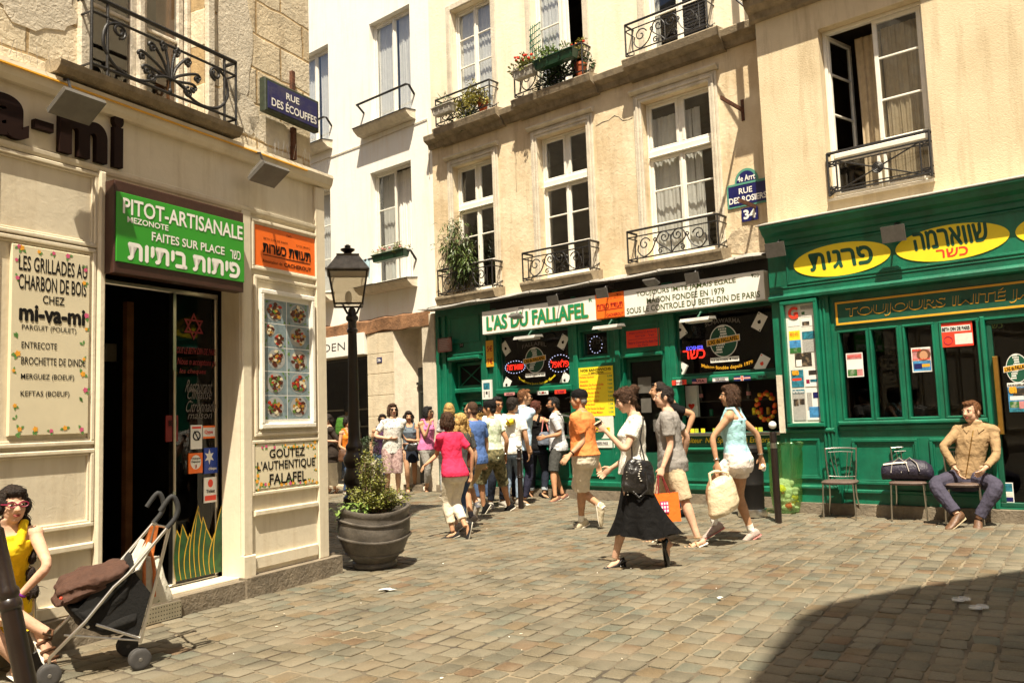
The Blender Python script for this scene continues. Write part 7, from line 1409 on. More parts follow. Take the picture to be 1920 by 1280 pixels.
        m2 = MB(); m2.v = [tuple(Vector(x)+org) for x in V]; m2.f = Fc; m2.m = [0]*len(Fc); m2.build('loose_hair', HR[col], ho, smooth=180); return ho
    def cap(s, m):
        S, H, f, r, u, q = s.S, s.H, s.hf, s.hr, s.hu, s.q; mb = MB(); n = 20
        mb.loft([(H+u*z*S-f*.008*S, r*.052*S*k, f*.061*S*k) for z, k in ((.014, 1.0), (.03, 1.03), (.05, .98), (.066, .80), (.076, .5), (.080, .12))], n)
        mb.loft([(H+f*.045*S+u*.022*S, r*.044*S, u*.004*S), (H+f*.075*S+u*.018*S, r*.042*S, u*.004*S), (H+f*.098*S+u*.012*S, r*.026*S, u*.003*S)], 14); mb.ell(H+u*.081*S-f*.008*S, .006*S, .006*S, .004*S, q, 8, 5)
        return mb.build('cap', m, s.o, smooth=50)
    def top(s, m, sleeve=.55, inf=.010, lo=-.05, hi=1.045, flare=.012, name='shirt', folds=.014, sinf=.014, collar=False, straps=False):
        mb = MB(); S = s.S; hi_ = .84 if straps else hi; mb.loft(s.secs(lo, hi_, inf, 12, flare), 22)
        if straps:
            for k in 'RL':
                sg = 1 if k == 'R' else -1; a = s.P+s.ax*.80*s.T+s.Rt*sg*.045*S; mb.tube([a+s.F*.062*S, s.N+s.Rt*sg*.056*S+s.F*.02*S+s.up*.022*S, s.N+s.Rt*sg*.056*S-s.F*.022*S+s.up*.022*S, a-s.F*.062*S-s.ax*.0], .015*S, 8)
            mb.loft([(s.P+s.ax*t*s.T, s.Rt*(w*S), s.F*(d*S)) for t, w, d in ((.7, .085, .074), (.86, .062, .066), (.92, .045, .060))], 16) if s.fem else None
        elif sleeve > 0:
            for k in 'RL':
                mb.ell(s.sh[k], .033*S+inf, .033*S+inf, .034*S+inf, seg=12, rings=8); mb.tube([s.N-s.ax*.02*S, s.N.lerp(s.sh[k], .55)+s.up*.002*S, s.sh[k]], [.036*S+inf*.6, .032*S+inf*.8, .031*S+inf], 12); s.limb(mb, s.sh[k], s.el[k], s.wr[k], s.arm_r, 0, sleeve, sinf, 10, .006 if sleeve < 1 else 0)
        else:
            for k in 'RL': mb.tube([s.N-s.ax*.04*S, s.sh[k].lerp(s.N, .35)-s.up*.004*S], [.036*S+inf*.6, .033*S+inf*.6], 12)
        if collar:
            n0 = s.N+s.ax*.015*S; mb.loft([(n0-s.ax*.012*S, s.Rt*.040*S, s.F*.043*S), (n0+s.ax*.012*S, s.Rt*.040*S, s.F*.042*S), (n0+s.ax*.022*S, s.Rt*.036*S, s.F*.038*S)], 14)
        return fuse(mb, name, m, s.o, s.vox, 3, folds)
    def bottom(s, m, to=1.92, inf=.010, flare=.010, name='trousers', folds=.014, hi=.16):
        mb = MB(); mb.loft(s.secs(-.28, hi, inf*1.15, 7), 20)
        for k in 'RL': s.limb(mb, s.hip[k], s.kn[k], s.an[k], s.leg_r, 0, to, inf, 12, flare)
        return fuse(mb, name, m, s.o, s.vox, 3, folds)
    def skirt(s, m, hem, rx, ry, name='skirt', folds=.02, pleats=9, top=.2):
        mb = MB(); secs = s.secs(-.1, top, .006, 3)[::-1]; c0 = secs[-1][0]; n = 7; w0, d0 = secs[-1][1], secs[-1][2]
        for i in range(1, n+1):
            f = i/n; g_ = f**1.5; secs.append((c0+Vector(((hem.x-c0.x)*g_, (hem.y-c0.y)*f, (hem.z-c0.z)*f)), w0.normalized()*(w0.length*(1-f)+rx*f), d0.normalized()*(d0.length*(1-g_)+ry*g_)))
        seg = 48; b = len(mb.v)
        for i, (c, x, y) in enumerate(secs):
            f = max(0, (i-3)/n)
            for k in range(seg):
                a = 2*PI*k/seg; e = 1+f*(.10*math.sin(a*pleats+i*.35)+.07*math.sin(a*(pleats*2-3)+1.3-i*.2)+.05*math.sin(a*2+.7)); mb.v.append(tuple(c+x*math.cos(a)*e+y*math.sin(a)*e+Vector((0, 0, .02*f*math.sin(a*pleats*.5)))))
        L = len(secs); mb.f += [(i*seg+k, (i+1)*seg+k, (i+1)*seg+(k+1) % seg, i*seg+(k+1) % seg) for i in range(L-1) for k in range(seg)]; mb.f.append(tuple(range(seg))); mb.f.append(tuple(range(L*seg-1, (L-1)*seg-1, -1))); mb.m = [0]*len(mb.f)
        return mb.build(name, m, s.o, smooth=70)
    def shoes(s, m, sole=None, sock=None, kind='shoe', name='shoe'):
        S = s.S
        for k in 'RL':
            A, d = s.an[k], s.toe[k]; dn = -s.up; dn = (dn-d*dn.dot(d)).normalized() if abs(d.z) < .98 else s.F; w = d.cross(dn).normalized(); B = A+dn*.03*S; mb = MB()
            if kind == 'shoe':
                mb.loft([(B-d*.045*S-dn*.006*S, w*.013*S, dn*.016*S), (B-d*.036*S-dn*.010*S, w*.021*S, dn*.026*S), (B-d*.01*S-dn*.012*S, w*.0245*S, dn*.031*S), (B+d*.035*S-dn*.003*S, w*.026*S, dn*.024*S), (B+d*.08*S+dn*.005*S, w*.029*S, dn*.015*S), (B+d*.112*S+dn*.008*S, w*.024*S, dn*.011*S), (B+d*.13*S+dn*.010*S, w*.012*S, dn*.006*S)], 14)
            elif kind == 'low':
                mb.loft([(B-d*.048*S+dn*.002*S, w*.014*S, dn*.018*S), (B-d*.032*S+dn*.002*S, w*.024*S, dn*.022*S), (B+d*.01*S+dn*.010*S, w*.026*S, dn*.013*S), (B+d*.055*S+dn*.006*S, w*.029*S, dn*.016*S), (B+d*.085*S+dn*.005*S, w*.031*S, dn*.018*S), (B+d*.115*S+dn*.008*S, w*.026*S, dn*.014*S), (B+d*.135*S+dn*.011*S, w*.012*S, dn*.008*S)], 14)
            else:
                for t in (.02, .055, .09): mb.tube([B+d*t*S+w*.024*S+dn*.012*S, B+d*(t+.004)*S+w*.016*S-dn*(.020-t*.1)*S, B+d*(t+.004)*S-w*.016*S-dn*(.020-t*.1)*S, B+d*t*S-w*.024*S+dn*.012*S], .007*S, 6, flat=.6)
                mb.tube([A+w*.022*S-dn*.006*S, A-d*.026*S, A-w*.022*S-dn*.006*S, A+d*.022*S-dn*.012*S, A+w*.022*S-dn*.006*S], .005*S, 6)
            so = mb.build(name, m, s.o, smooth=60)
            mb = MB(); mb.loft([(B-d*.047*S+dn*.017*S, w*.012*S, dn*.005*S), (B-d*.036*S+dn*.018*S, w*.022*S, dn*.006*S), (B+d*.03*S+dn*.018*S, w*.024*S, dn*.006*S), (B+d*.085*S+dn*.017*S, w*.030*S, dn*.006*S), (B+d*.122*S+dn*.016*S, w*.022*S, dn*.006*S), (B+d*.136*S+dn*.014*S, w*.010*S, dn*.004*S)], 12); mb.build('sole', sole or m, so, smooth=60)
            if kind == 'heel': pass
            if sock: mb = MB(); s.limb(mb, s.hip[k], s.kn[k], s.an[k], s.leg_r, 1.80, 2.0, .004, 4); mb.build('sock', sock, s.o, smooth=60)
    def band(s, k, m, name='wristwatch', where='wr'):
        p = s.wr[k]; a = (s.el[k]-p).normalized(); mb = MB(); x = a.orthogonal().normalized(); y = a.cross(x); rr = s.arm_r(1.92)+.004; mb.tube([p+a*.03+x*rr*math.cos(t*PI/8)+y*rr*math.sin(t*PI/8) for t in range(17)], .007, 6); mb.build(name, m, s.o, smooth=60)
WHT = cloth('white cotton', (.80, .77, .70)); BLK = cloth('black cotton', (.004, .0035, .0035)); DENIM = cloth('blue denim', (.05, .08, .15), vscale=30); DKDEN = cloth('dark denim', (.018, .022, .035), vscale=30); BEIGE = cloth('beige cotton', (.50, .40, .26)); CREAM = cloth('cream cotton', (.70, .62, .48)); KHAKI = cloth('khaki', (.36, .26, .14)); DGREY = cloth('dark grey cotton', (.06, .06, .055)); LEATH = mat('black leather', (.014, .012, .011), .3, .3, 14, .4, 30, coat=.2); BRLEATH = mat('brown leather', (.10, .045, .022), .45, .3, 14, .3, 30); RUB = cloth('pale rubber', (.60, .55, .46), bump=0); SHOEG = cloth('grey sneaker', (.30, .27, .23)); 
def bagbox(o, c, ex, ey, ez, m, name, vox=.008, folds=.015):
    mb = MB(); mb.loft([(c-ez*1.0, ex*.92, ey*.9), (c-ez*.7, ex*1.05, ey*1.1), (c, ex*1.0, ey*1.05), (c+ez*.7, ex*.85, ey*.8), (c+ez, ex*.6, ey*.45)], 20); return fuse(mb, name, m, o, vox, 3, folds)
# pink T-shirt
p = Person('person in a pink T-shirt and cream trousers walking away past the planter', (848, 1008), (838, 789), 842, 851, 128, True, hyaw=115, arms={'L': ((810, 850), (799, 870), -.05), 'R': ((880, 858), (884, 884), .05)}, feet={'L': ((849, 996), (828, 1003), 'g'), 'R': ((873, 987), (867, 1016), -.10)}, skin='tan')
p.top(cloth('pink jersey', (.72, .035, .10)), .62, .012, -.12, flare=.018); p.bottom(CREAM, 1.72, .010, .014); p.hair('bob', 'brown'); p.shoes(cloth('black canvas', (.02, .02, .02)), RUB, kind='low')
o = thing('shoulder_bag', 'small brown shoulder bag at the side of the pink T-shirt', 'bag', p.P); c = p.wr['R'].lerp(p.el['R'], .6)+Vector((-.02, .05, .02)); bagbox(o, c, Vector((.05, .02, 0)), Vector((-.01, .035, 0)), Vector((0, 0, .11)), BRLEATH, 'bag'); mb = MB(); mb.tube([c+Vector((0, 0, .10)), p.sh['R']+Vector((.02, -.04, .045)), p.sh['R']+Vector((-.02, .03, .05)), c+Vector((.02, .05, .10))], .008, 6); mb.build('strap', BRLEATH, o)
# blonde beside her
p = Person('blonde person in a dark grey top and rolled jeans half hidden by the pink T-shirt', (864, 994), (863, 790), 864, 866, 128, True, skin='fair', feet={'L': ((856, 984), (845, 992), 'g'), 'R': ((868, 982), (859, 992), 'g')}); p.top(DGREY, .6); p.bottom(DENIM, 1.8); p.hair('long', 'blond', .12); p.shoes(SHOEG, RUB)
# blue T-shirt
p = Person('man in a blue T-shirt and beige shorts walking away with short brown hair', (888, 978), (883, 769), 886, 890, 135, False, hyaw=150, arms={'R': ((908, 826), (905, 866), .1), 'L': ((868, 825), (868, 862), 0)}, feet={'L': ((884, 970), (871, 979), 'g'), 'R': ((897, 952), (893, 980), .05)}, skin='tan', g=1.05)
p.top(cloth('blue jersey', (.075, .14, .34)), .6, .016, -.14, flare=.02); p.bottom(KHAKI, .98, .016, .02, 'shorts'); p.hair('shaved', 'brown'); p.face('sun'); p.shoes(SHOEG, RUB, cloth('grey sock', (.12, .12, .14)))
# cap and camouflage shorts
CAMO = mat('camouflage cotton', (.05, .05, .02), .9, 0, 16, .3, 30, col2=(.20, .17, .08), thr=(.42, .58)); PGR = mat('pale green check shirt', (.50, .60, .38), .85, 0, 22, .3, 30, col2=(.72, .76, .62), thr=(.4, .6))
p = Person('man in a pale green shirt, camouflage shorts and a dark cap', (932, 963), (917, 766), 921, 925, 150, False, hyaw=165, arms={'R': ((943, 830), (948, 852), .05), 'L': ((905, 825), (905, 862), 0)}, feet={'L': ((907, 949), (900, 960), .1), 'R': ((954, 947), (934, 959), 'g')}, skin='olive')
p.top(PGR, .55, .014, -.14, flare=.012, collar=True); p.bottom(CAMO, 1.15, .024, .016, 'shorts', .02); p.hair('short', 'black'); p.cap(BLK); p.face(); p.shoes(BLK, RUB); p.band('R', M['steel'])
# asian man with the sandwich
p = Person('man with black hair facing the street and holding a yellow wrapped sandwich', (922, 950), (933, 758), 931, 928, 290, False, hyaw=300, hp=.15, arms={'L': ((958, 815), (955, 797), -.12), 'R': ((915, 820), (920, 850), 0)}, skin='olive'); p.top(WHT, .55); p.bottom(DKDEN); p.hair('short', 'black'); p.face('clear', brow='black'); p.shoes(SHOEG, RUB)
o = thing('sandwich', 'sandwich in a yellow paper wrapper held above the queue', 'sandwich', p.wr['L']); c = p.wr['L']+(p.wr['L']-p.el['L']).normalized()*.07; mb = MB(); mb.loft([(c-Vector((.05, 0, .03)), Vector((0, .03, 0)), Vector((-.01, 0, .02))), (c, Vector((0, .05, 0)), Vector((-.02, 0, .045))), (c+Vector((.07, 0, .03)), Vector((0, .05, 0)), Vector((-.02, 0, .05)))], 12); mb.build('wrapper', M['yellow'], o, smooth=60); mb = MB(); mb.ell(c+Vector((.07, 0, .04)), .04, .045, .035); mb.build('filling', KHAKI, o, smooth=180)
p = Person('blonde person with a black cap behind the man in blue', (904, 944), (902, 776), 903, 904, 100, True, skin='fair'); p.top(WHT, .6); p.bottom(DENIM); p.hair('long', 'blond', .1); p.cap(BLK); p.shoes(SHOEG, RUB)
p = Person('curly haired man in a plain white T-shirt seen from behind in the queue', (958, 948), (962, 760), 958, 958, 75, False, hyaw=50, skin='tan'); p.top(WHT, .6, .014, -.14); p.bottom(cloth('light denim', (.22, .28, .36))); p.hair('curly', 'dark'); p.shoes(SHOEG, RUB)
# light blue shirt
p = Person('tall man in a light blue shirt with rolled sleeves and white shoes', (975, 945), (984, 745), 980, 977, 45, False, hyaw=15, arms={'R': ((986, 806), (989, 833), -.02), 'L': ((965, 805), (968, 835), .1)}, feet={'R': ((983, 935), (1001, 944), 'g'), 'L': ((965, 931), (972, 941), 'g')}, skin='tan')
p.top(cloth('light blue shirting', (.46, .60, .76)), .95, .014, -.18, flare=.02, collar=True); p.bottom(cloth('navy trousers', (.018, .018, .035)), 1.95); p.hair('short', 'ginger'); p.face('sun'); p.shoes(WHT, RUB, kind='low'); p.band('R', M['black'])
# black vest top
p = Person('woman in a black vest and dark turned up jeans at the counter', (1010, 933), (1005, 764), 1004, 1007, 65, True, hyaw=40, arms={'R': ((1026, 800), (1031, 818), -.06), 'L': ((990, 805), (996, 830), .1)}, feet={'R': ((1021, 924), (1036, 931), 'g'), 'L': ((997, 922), (1003, 931), 'g')}, skin='tan'); p.top(BLK, 0, .008, -.1, .93, straps=True, name='vest'); p.bottom(DKDEN, 1.86); p.hair('tied', 'auburn'); p.shoes(BLK, kind='low')
mb = MB()
for k in 'RL': p.limb(mb, p.hip[k], p.kn[k], p.an[k], p.leg_r, 1.76, 1.87, .022, 3)
mb.build('turn_up', cloth('pale denim inside', (.40, .44, .48)), p.o, smooth=60)
o = thing('shoulder_bag', 'grey blue shoulder bag hanging from the woman in the black vest', 'bag', p.P); c = depth(1022, 822, p.D-.18); bagbox(o, c, Vector((.13, .02, 0)), Vector((-.02, .05, 0)), Vector((0, 0, .12)), cloth('grey blue canvas', (.14, .16, .20)), 'bag'); mb = MB(); mb.tube([c+Vector((-.06, 0, .10)), p.sh['R']+Vector((.0, -.03, .06)), p.sh['R']+Vector((.02, .03, .05)), c+Vector((.07, 0, .10))], .010, 6); mb.build('strap', cloth('pink strap', (.45, .16, .14)), o)
# glasses and backpack
p = Person('bearded man with glasses in a white shirt and dark shorts', (1046, 936), (1037, 758), 1042, 1047, 165, False, hyaw=180, arms={'L': ((1047, 817), (1024, 819), -.10), 'R': ((1040, 815), (1025, 822), .05)}, feet={'L': ((1041, 930), (1024, 938), 'g'), 'R': ((1055, 926), (1042, 933), 'g')}, skin='olive')
p.top(cloth('pale grey shirt', (.56, .56, .58)), .75, .014, -.16, flare=.03, collar=True); p.bottom(DGREY, 1.02, .018, .018, 'shorts'); p.hair('short', 'black'); p.face('clear', 'black', 'black'); p.shoes(cloth('brown canvas', (.15, .07, .05)), RUB, kind='low')
o = thing('backpack', 'camouflage backpack on the bearded man in the white shirt', 'backpack', p.P); c = p.P+p.ax*.62*p.T-p.F*.17*p.S*1.0; bagbox(o, c, p.Rt*.14, p.F*.075, Vector((0, 0, .21)), CAMO, 'pack'); mb = MB()
for k in 'RL': mb.tube([c+Vector((0, 0, .16))+p.Rt*(.07 if k == 'R' else -.07), p.sh[k].lerp(p.N, .4)+Vector((0, 0, .055)), p.sh[k].lerp(p.N, .4)+p.F*.13-Vector((0, 0, .10)), p.P+p.ax*.4*p.T+p.Rt*(.15 if k == 'R' else -.15)], .016, 6, flat=.5)
mb.build('strap', DGREY, o)
# orange polo
p = Person('man in an orange polo shirt, cream shorts and a black cap walking left', (1092, 993), (1085, 749), 1091, 1096, 150, False, hyaw=160, arms={'L': ((1076, 826), (1069, 852), -.10), 'R': ((1121, 832), (1121, 868), .1)}, feet={'L': ((1090, 976), (1066, 988), 'g'), 'R': ((1132, 953), (1137, 985), .0)}, skin='tan', g=1.1, vox=.008)
p.top(cloth('orange pique', (.75, .24, .07)), .66, .018, .02, flare=.03, collar=True, sinf=.024); p.bottom(cloth('cream shorts cotton', (.66, .58, .45)), 1.0, .026, .02, 'shorts', .02); p.hair('shaved', 'grey'); p.cap(BLK); p.face(brow='grey'); p.shoes(cloth('beige trainer', (.50, .43, .30)), RUB, WHT); p.band('L', BLK)
mb = MB(); mb.loft(p.secs(.10, .17, .018, 2), 20); mb.build('belt', BLK, p.o, smooth=60)
# black skirt
p = Person('woman in a white blouse and long black skirt reading her phone while walking', (1158, 1064), (1173, 750), 1189, 1187, 178, True, hyaw=182, hp=.38, arms={'L': ((1171, 836), (1136, 808), -.04, -.05), 'R': ((1165, 850), (1147, 877), .05)}, feet={'L': ((1153, 1046), (1128, 1059), 'g'), 'R': ((1259, 1024), (1263, 1052), .0)}, skin='fair', vox=.007, hands=(.35, .7))
p.top(cloth('white crochet', (.78, .74, .66), bump=.7, bscale=60), .50, .012, -.02, flare=.03, sinf=.020); p.hair('bun', 'brown'); p.face(brow='brown'); hem = depth(1203, 1001, p.D); hem.x = depth(1209, 1000, p.D).x
p.skirt(BLK, hem, .25, .335, 'skirt', pleats=7); p.shoes(mat('black patent leather', (.01, .009, .009), .15, coat=.5), kind='low')
mb = MB()
for k in 'RL': A, d = p.an[k], p.toe[k]; dn = -p.up; dn = (dn-d*dn.dot(d)).normalized(); B = A+dn*.03*p.S; mb.tube([B-d*.035*p.S+dn*.01*p.S, B-d*.03*p.S+dn*.05*p.S], [.014, .008], 8)
mb.build('heel', BLK, p.o)
o = thing('phone', 'dark phone in the raised hand of the woman in the black skirt', 'phone', p.wr['L']); hd = (p.wr['L']-p.el['L']).normalized(); c = p.wr['L']+hd*.10; f2 = Frame((1, 0), (0, -1), 0); f2.o = c; mb = MB(); q = Matrix.Rotation(-.5, 3, 'Y'); mb.cbox(f2, -.035, .035, -.004, .008, -.02, .03, .003); mb.v = [tuple(c+q@(Vector(v)-c)) for v in mb.v]; mb.build('phone', BLK, o)
o = thing('handbag', 'slouchy black leather handbag hanging at the hip of the black skirt', 'handbag', p.P); c = depth(1198, 893, p.D-.16); bagbox(o, c, Vector((.155, .03, -.03)), Vector((-.01, .07, 0)), Vector((.02, 0, .155)), LEATH, 'bag', .008, .03)
mb = MB(); mb.tube([c+Vector((-.12, 0, .08)), c+Vector((-.10, -.06, -.10)), c+Vector((-.02, -.08, -.19)), c+Vector((.07, -.07, -.12)), c+Vector((.06, -.05, .05))], .013, 8); mb.build('handle', LEATH, o, smooth=60); mb = MB()
for q in (-1, 1): mb.tube([c+Vector((.06*q, -.02, .13)), p.sh['L']+Vector((-.02+.04*q, -.05, -.15)), p.sh['L']+Vector((.02+.05*q, -.03, .055)), p.N+Vector((.07, .05, .03))], .007, 6)
mb.build('strap', LEATH, o); mb = MB()
for k in range(8): mb.ell(c+Vector((.0+.012*math.sin(k), -.075, .12-.022*k)), .014, .008, .006, seg=6, rings=4); mb.ell(c+Vector((-.12, -.06, .05-.03*k)), .010, .008, .007, seg=6, rings=4)
mb.build('stud', M['steel'], o)
# grey T-shirt with orange bag
p = Person('man in a grey T-shirt and beige shorts carrying an orange shopping bag', (1275, 1018), (1245, 745), 1252, 1259, 165, False, hyaw=172, arms={'L': ((1249, 836), (1243, 876), -.10), 'R': ((1298, 832), (1282, 858), .12)}, feet={'L': ((1309, 1009), (1276, 1022), 'g'), 'R': ((1226, 997), (1204, 1010), .25)}, skin='fair', vox=.008, hands=(.4, .9))
p.top(cloth('grey marl', (.27, .25, .23), vscale=40), .66, .020, -.22, flare=.035, sinf=.026); p.bottom(BEIGE, 1.0, .022, .016, 'shorts'); p.hair('short', 'dark'); p.face(brow='dark'); p.shoes(cloth('tan sandal', (.40, .27, .15)), RUB, kind='sandal', name='sandal')
w = p.wr['L']+(p.wr['L']-p.el['L']).normalized()*.10; o = thing('shopping_bag', 'orange paper shopping bag with a pink square of white dots', 'shopping bag', w); M['orangebag'] = mat('orange paper bag', (.85, .15, .015), .5, .05, 8, .3, 12)
ax = Vector((.96, .28, 0)); ay = Vector((-.28, .96, 0)); t0 = w+Vector((.03, 0, -.19)); mb = MB()
mb.add([t0+ax*-.19+ay*-.03, t0+ax*.16+ay*-.03+Vector((0, 0, .01)), t0+ax*.16+ay*.03, t0+ax*-.19+ay*.03, t0+ax*-.10+ay*-.06-Vector((0, 0, .30)), t0+ax*.165+ay*-.06-Vector((0, 0, .30)), t0+ax*.165+ay*.06-Vector((0, 0, .30)), t0+ax*-.10+ay*.06-Vector((0, 0, .30))], [(0, 4, 5, 1), (1, 5, 6, 2), (2, 6, 7, 3), (3, 7, 4, 0), (4, 7, 6, 5)]); mb.build('bag', M['orangebag'], o)
mb = MB(); fr_ = Frame(ax[:2], (-ay)[:2], 0); fr_.o = t0+ay*-.0525; mb.mi = 0; fo = lambda a, b, c_, d, e: mb.add([fr_.P(a, c_, .004+(-c_)*.1+e-.014), fr_.P(b, c_, .004+(-c_)*.1+e-.014), fr_.P(b, d, .004+(-d)*.1+e-.014), fr_.P(a, d, .004+(-d)*.1+e-.014)], [(0, 1, 2, 3)])
fo(-.07, .025, -.20, -.08, 0); mb.mi = 1
for i in range(3):
    for j in range(3): fo(-.06+i*.031, -.06+i*.031+.018, -.19+j*.038, -.19+j*.038+.024, .0015)
mb.build('emblem', [cloth('magenta print', (.45, .02, .16), bump=0), M['white']], o); mb = MB()
for q in (-.03, .03): mb.tube([t0+ax*-.08+ay*q, w+ax*-.02+ay*q*.3, w+ax*.02+ay*q*.3, t0+ax*.06+ay*q], .005, 6)
mb.build('handle', cloth('dark red cord', (.25, .02, .03), bump=0), o)
# black T-shirt behind him
p = Person('tall man in a black T-shirt with sunglasses pushed up on his shaved head', (1262, 968), (1239, 733), 1262, 1266, 170, False, hyaw=175, arms={'L': ((1302, 785), (1288, 812), -.05), 'R': ((1250, 800), (1245, 850), .1)}, skin='tan', g=1.1, lean=.03); p.top(BLK, .6, .016, -.12); p.bottom(DKDEN, 1.9); p.shoes(BLK); p.hair('shaved', 'dark'); S, H, f, r, u = p.S, p.H, p.hf, p.hr, p.hu; mb = MB()
for e in (-1, 1): mb.ell(H+f*.038*S+r*e*.021*S+u*.052*S, .018*S, .012*S, .010*S, p.q); mb.tube([H+f*.03*S+r*e*.035*S+u*.05*S, H-f*.02*S+r*e*.048*S+u*.02*S], .004, 5)
mb.build('sunglasses', M['black'], p.o, smooth=180)
# pale blue vest
p = Person('woman in a pale blue vest and white shorts carrying a cream bag', (1398, 1016), (1369, 742), 1374, 1382, 150, True, hyaw=165, arms={'L': ((1352, 825), (1344, 866), -.05), 'R': ((1411, 822), (1427, 855), .05)}, feet={'R': ((1409, 996), (1385, 1009), 'g'), 'L': ((1340, 983), (1321, 994), .12)}, skin='tan', g=1.12, vox=.008, hands=(.6, .9))
p.top(cloth('pale blue jersey', (.36, .62, .66)), 0, .010, -.06, .95, straps=True, name='vest', folds=.012, flare=.006); p.bottom(cloth('white shorts cotton', (.78, .70, .64)), .42, .014, .012, 'shorts'); p.hair('bob', 'brown'); p.face(brow='brown'); p.shoes(cloth('grey white trainer', (.40, .32, .28)), cloth('pink sole', (.50, .18, .16), bump=0), WHT); p.band('L', M['steel'], 'bracelet'); p.band('R', M['steel'], 'bracelet')
w = p.wr['L']+(p.wr['L']-p.el['L']).normalized()*.10; o = thing('handbag', 'large cream leather handbag swinging from a hand in front of white shorts', 'handbag', w); CRL = mat('cream leather', (.60, .50, .33), .5, .12, 12, .4, 25); c = depth(1354, 928, w.y-.03); bagbox(o, c, Vector((.165, .05, .07)), Vector((-.03, .10, 0)), Vector((-.02, 0, .19)), CRL, 'bag', .008, .014); mb = MB(); mb.tube([c+Vector((-.12, -.03, .08)), c+Vector((-.13, -.03, .24)), w+Vector((-.05, -.01, .0)), w+Vector((.03, 0, .0)), c+Vector((.07, -.02, .24)), c+Vector((.08, 0, .16))], .016, 8); mb.build('handle', CRL, o, smooth=60)
o = thing('paper_napkin', 'crumpled white napkin in the right hand of the woman in pale blue', 'napkin', p.wr['R']); mb = MB(); mb.ell(p.wr['R']+(p.wr['R']-p.el['R']).normalized()*.12+Vector((.0, -.02, -.01)), .03, .025, .04, seg=8, rings=6); mb.v = [tuple(Vector(v)+Vector((noise.noise(Vector(v)*60), noise.noise(Vector(v)*50), noise.noise(Vector(v)*70)))*.018) for v in mb.v]; mb.build('napkin', M['white'], o)
# seated man
p = Person('man in a tan jacket and dark trousers sitting on a metal chair', (1815, 985), (1821, 772), 1827, 1820, 236, False, S=1.86, hyaw=205, hp=.05, seated=((1813, 893), (1828, 799), .32, .30), arms={'R': ((1774, 860), (1790, 876), -.22, -.05), 'L': ((1889, 860), (1848, 877), -.26, .0)}, feet={'R': ((1795, 964), (1768, 984), -.10, -.10, Vector((-2, -.35, .4))), 'L': ((1834, 972), (1830, 991), -.12, -.16, Vector((.35, -1, .45)))}, skin='fair', g=.9, vox=.0065, hands=(.3, .3))
p.top(cloth('tan jacket cotton', (.31, .205, .105), bump=1), 1.9, .014, -.03, 1.02, .016, 'jacket', .024, .012, collar=True); p.bottom(cloth('dark plum grey trousers', (.055, .05, .075)), 1.93, .020, .012, 'trousers', .022); p.hair('short', 'ginger'); p.face(brow='ginger'); p.shoes(mat('brown walking shoe', (.12, .06, .03), .5, .3, 20, .3, 40), cloth('tan sole', (.35, .27, .17), bump=0))
mb = MB(); mb.loft([(p.N+p.F*.035-p.ax*.055, p.Rt*.05, p.F*.05), (p.N+p.F*.012+p.ax*.012, p.Rt*.058, p.F*.062)], 14); mb.build('undershirt', WHT, p.o, smooth=60)
for k in (-1, 1):
    mb = MB(); q = lambda a, b, c: p.N+p.Rt*(a*k)+p.F*b-p.ax*c; t = [q(.055, -.02, -.02), q(.030, .075, .015), q(.065, .115, .085), q(.115, .075, .035)]; mb.add(t+[v+p.F*.008+p.up*.006 for v in t], [(0, 1, 2, 3), (7, 6, 5, 4), (0, 4, 5, 1), (1, 5, 6, 2), (2, 6, 7, 3), (3, 7, 4, 0)]); mb.build('collar', CL['tan jacket cotton'], p.o)
mb = MB()
q0 = [p.P+p.ax*t*p.T+p.F*(prof(p.tab, t)[1]*p.S*p.g+prof(p.tab, t)[2]*p.S+.028) for t in (.02, .2, .4, .6, .8, .92)]; mb.tube(q0, .006, 6); mb.build('zip', M['brass'], p.o)
# girl in yellow at the lower left
p = Person('girl in a yellow sleeveless dress and red glasses sitting at the lower left', (20, 1262), (24, 946), 14, 8, 300, True, S=1.62, hyaw=318, hp=.08, seated=((-4, 1140), (14, 990), .12, .02), arms={'L': ((62, 1062), (33, 1120), -.16, -.02), 'R': ((-60, 1070), (-8, 1150), -.30, 0)}, feet={'L': ((88, 1186), (106, 1222), -.10, -.02, Vector((-.2, -1, .6))), 'R': ((40, 1248), (70, 1268), -.15, -.05, Vector((.2, -1, .5)))}, skin='fair', vox=.0065, hands=(.5, .4))
YEL = cloth('yellow cotton', (.78, .55, .015), bump=.4); p.top(YEL, 0, .012, -.1, .95, straps=True, name='dress', folds=.02); p.skirt(YEL, p.P+p.F*.16-Vector((0, 0, .13)), .20, .22, 'dress_skirt', pleats=6, top=.25); p.hair('long', 'dark', .34); p.face('red', brow='dark'); p.shoes(BRLEATH, RUB, kind='sandal', name='sandal'); p.band('L', cloth('purple beads', (.18, .02, .25), bump=0), 'bracelet')
chg = copy_tree(ch); chg['label'] = 'metal chair under the girl in yellow, mostly outside the photo'; chg.location = (p.P.x-.03, p.P.y+.02, GZ+.005); chg.rotation_euler.z = R(40)
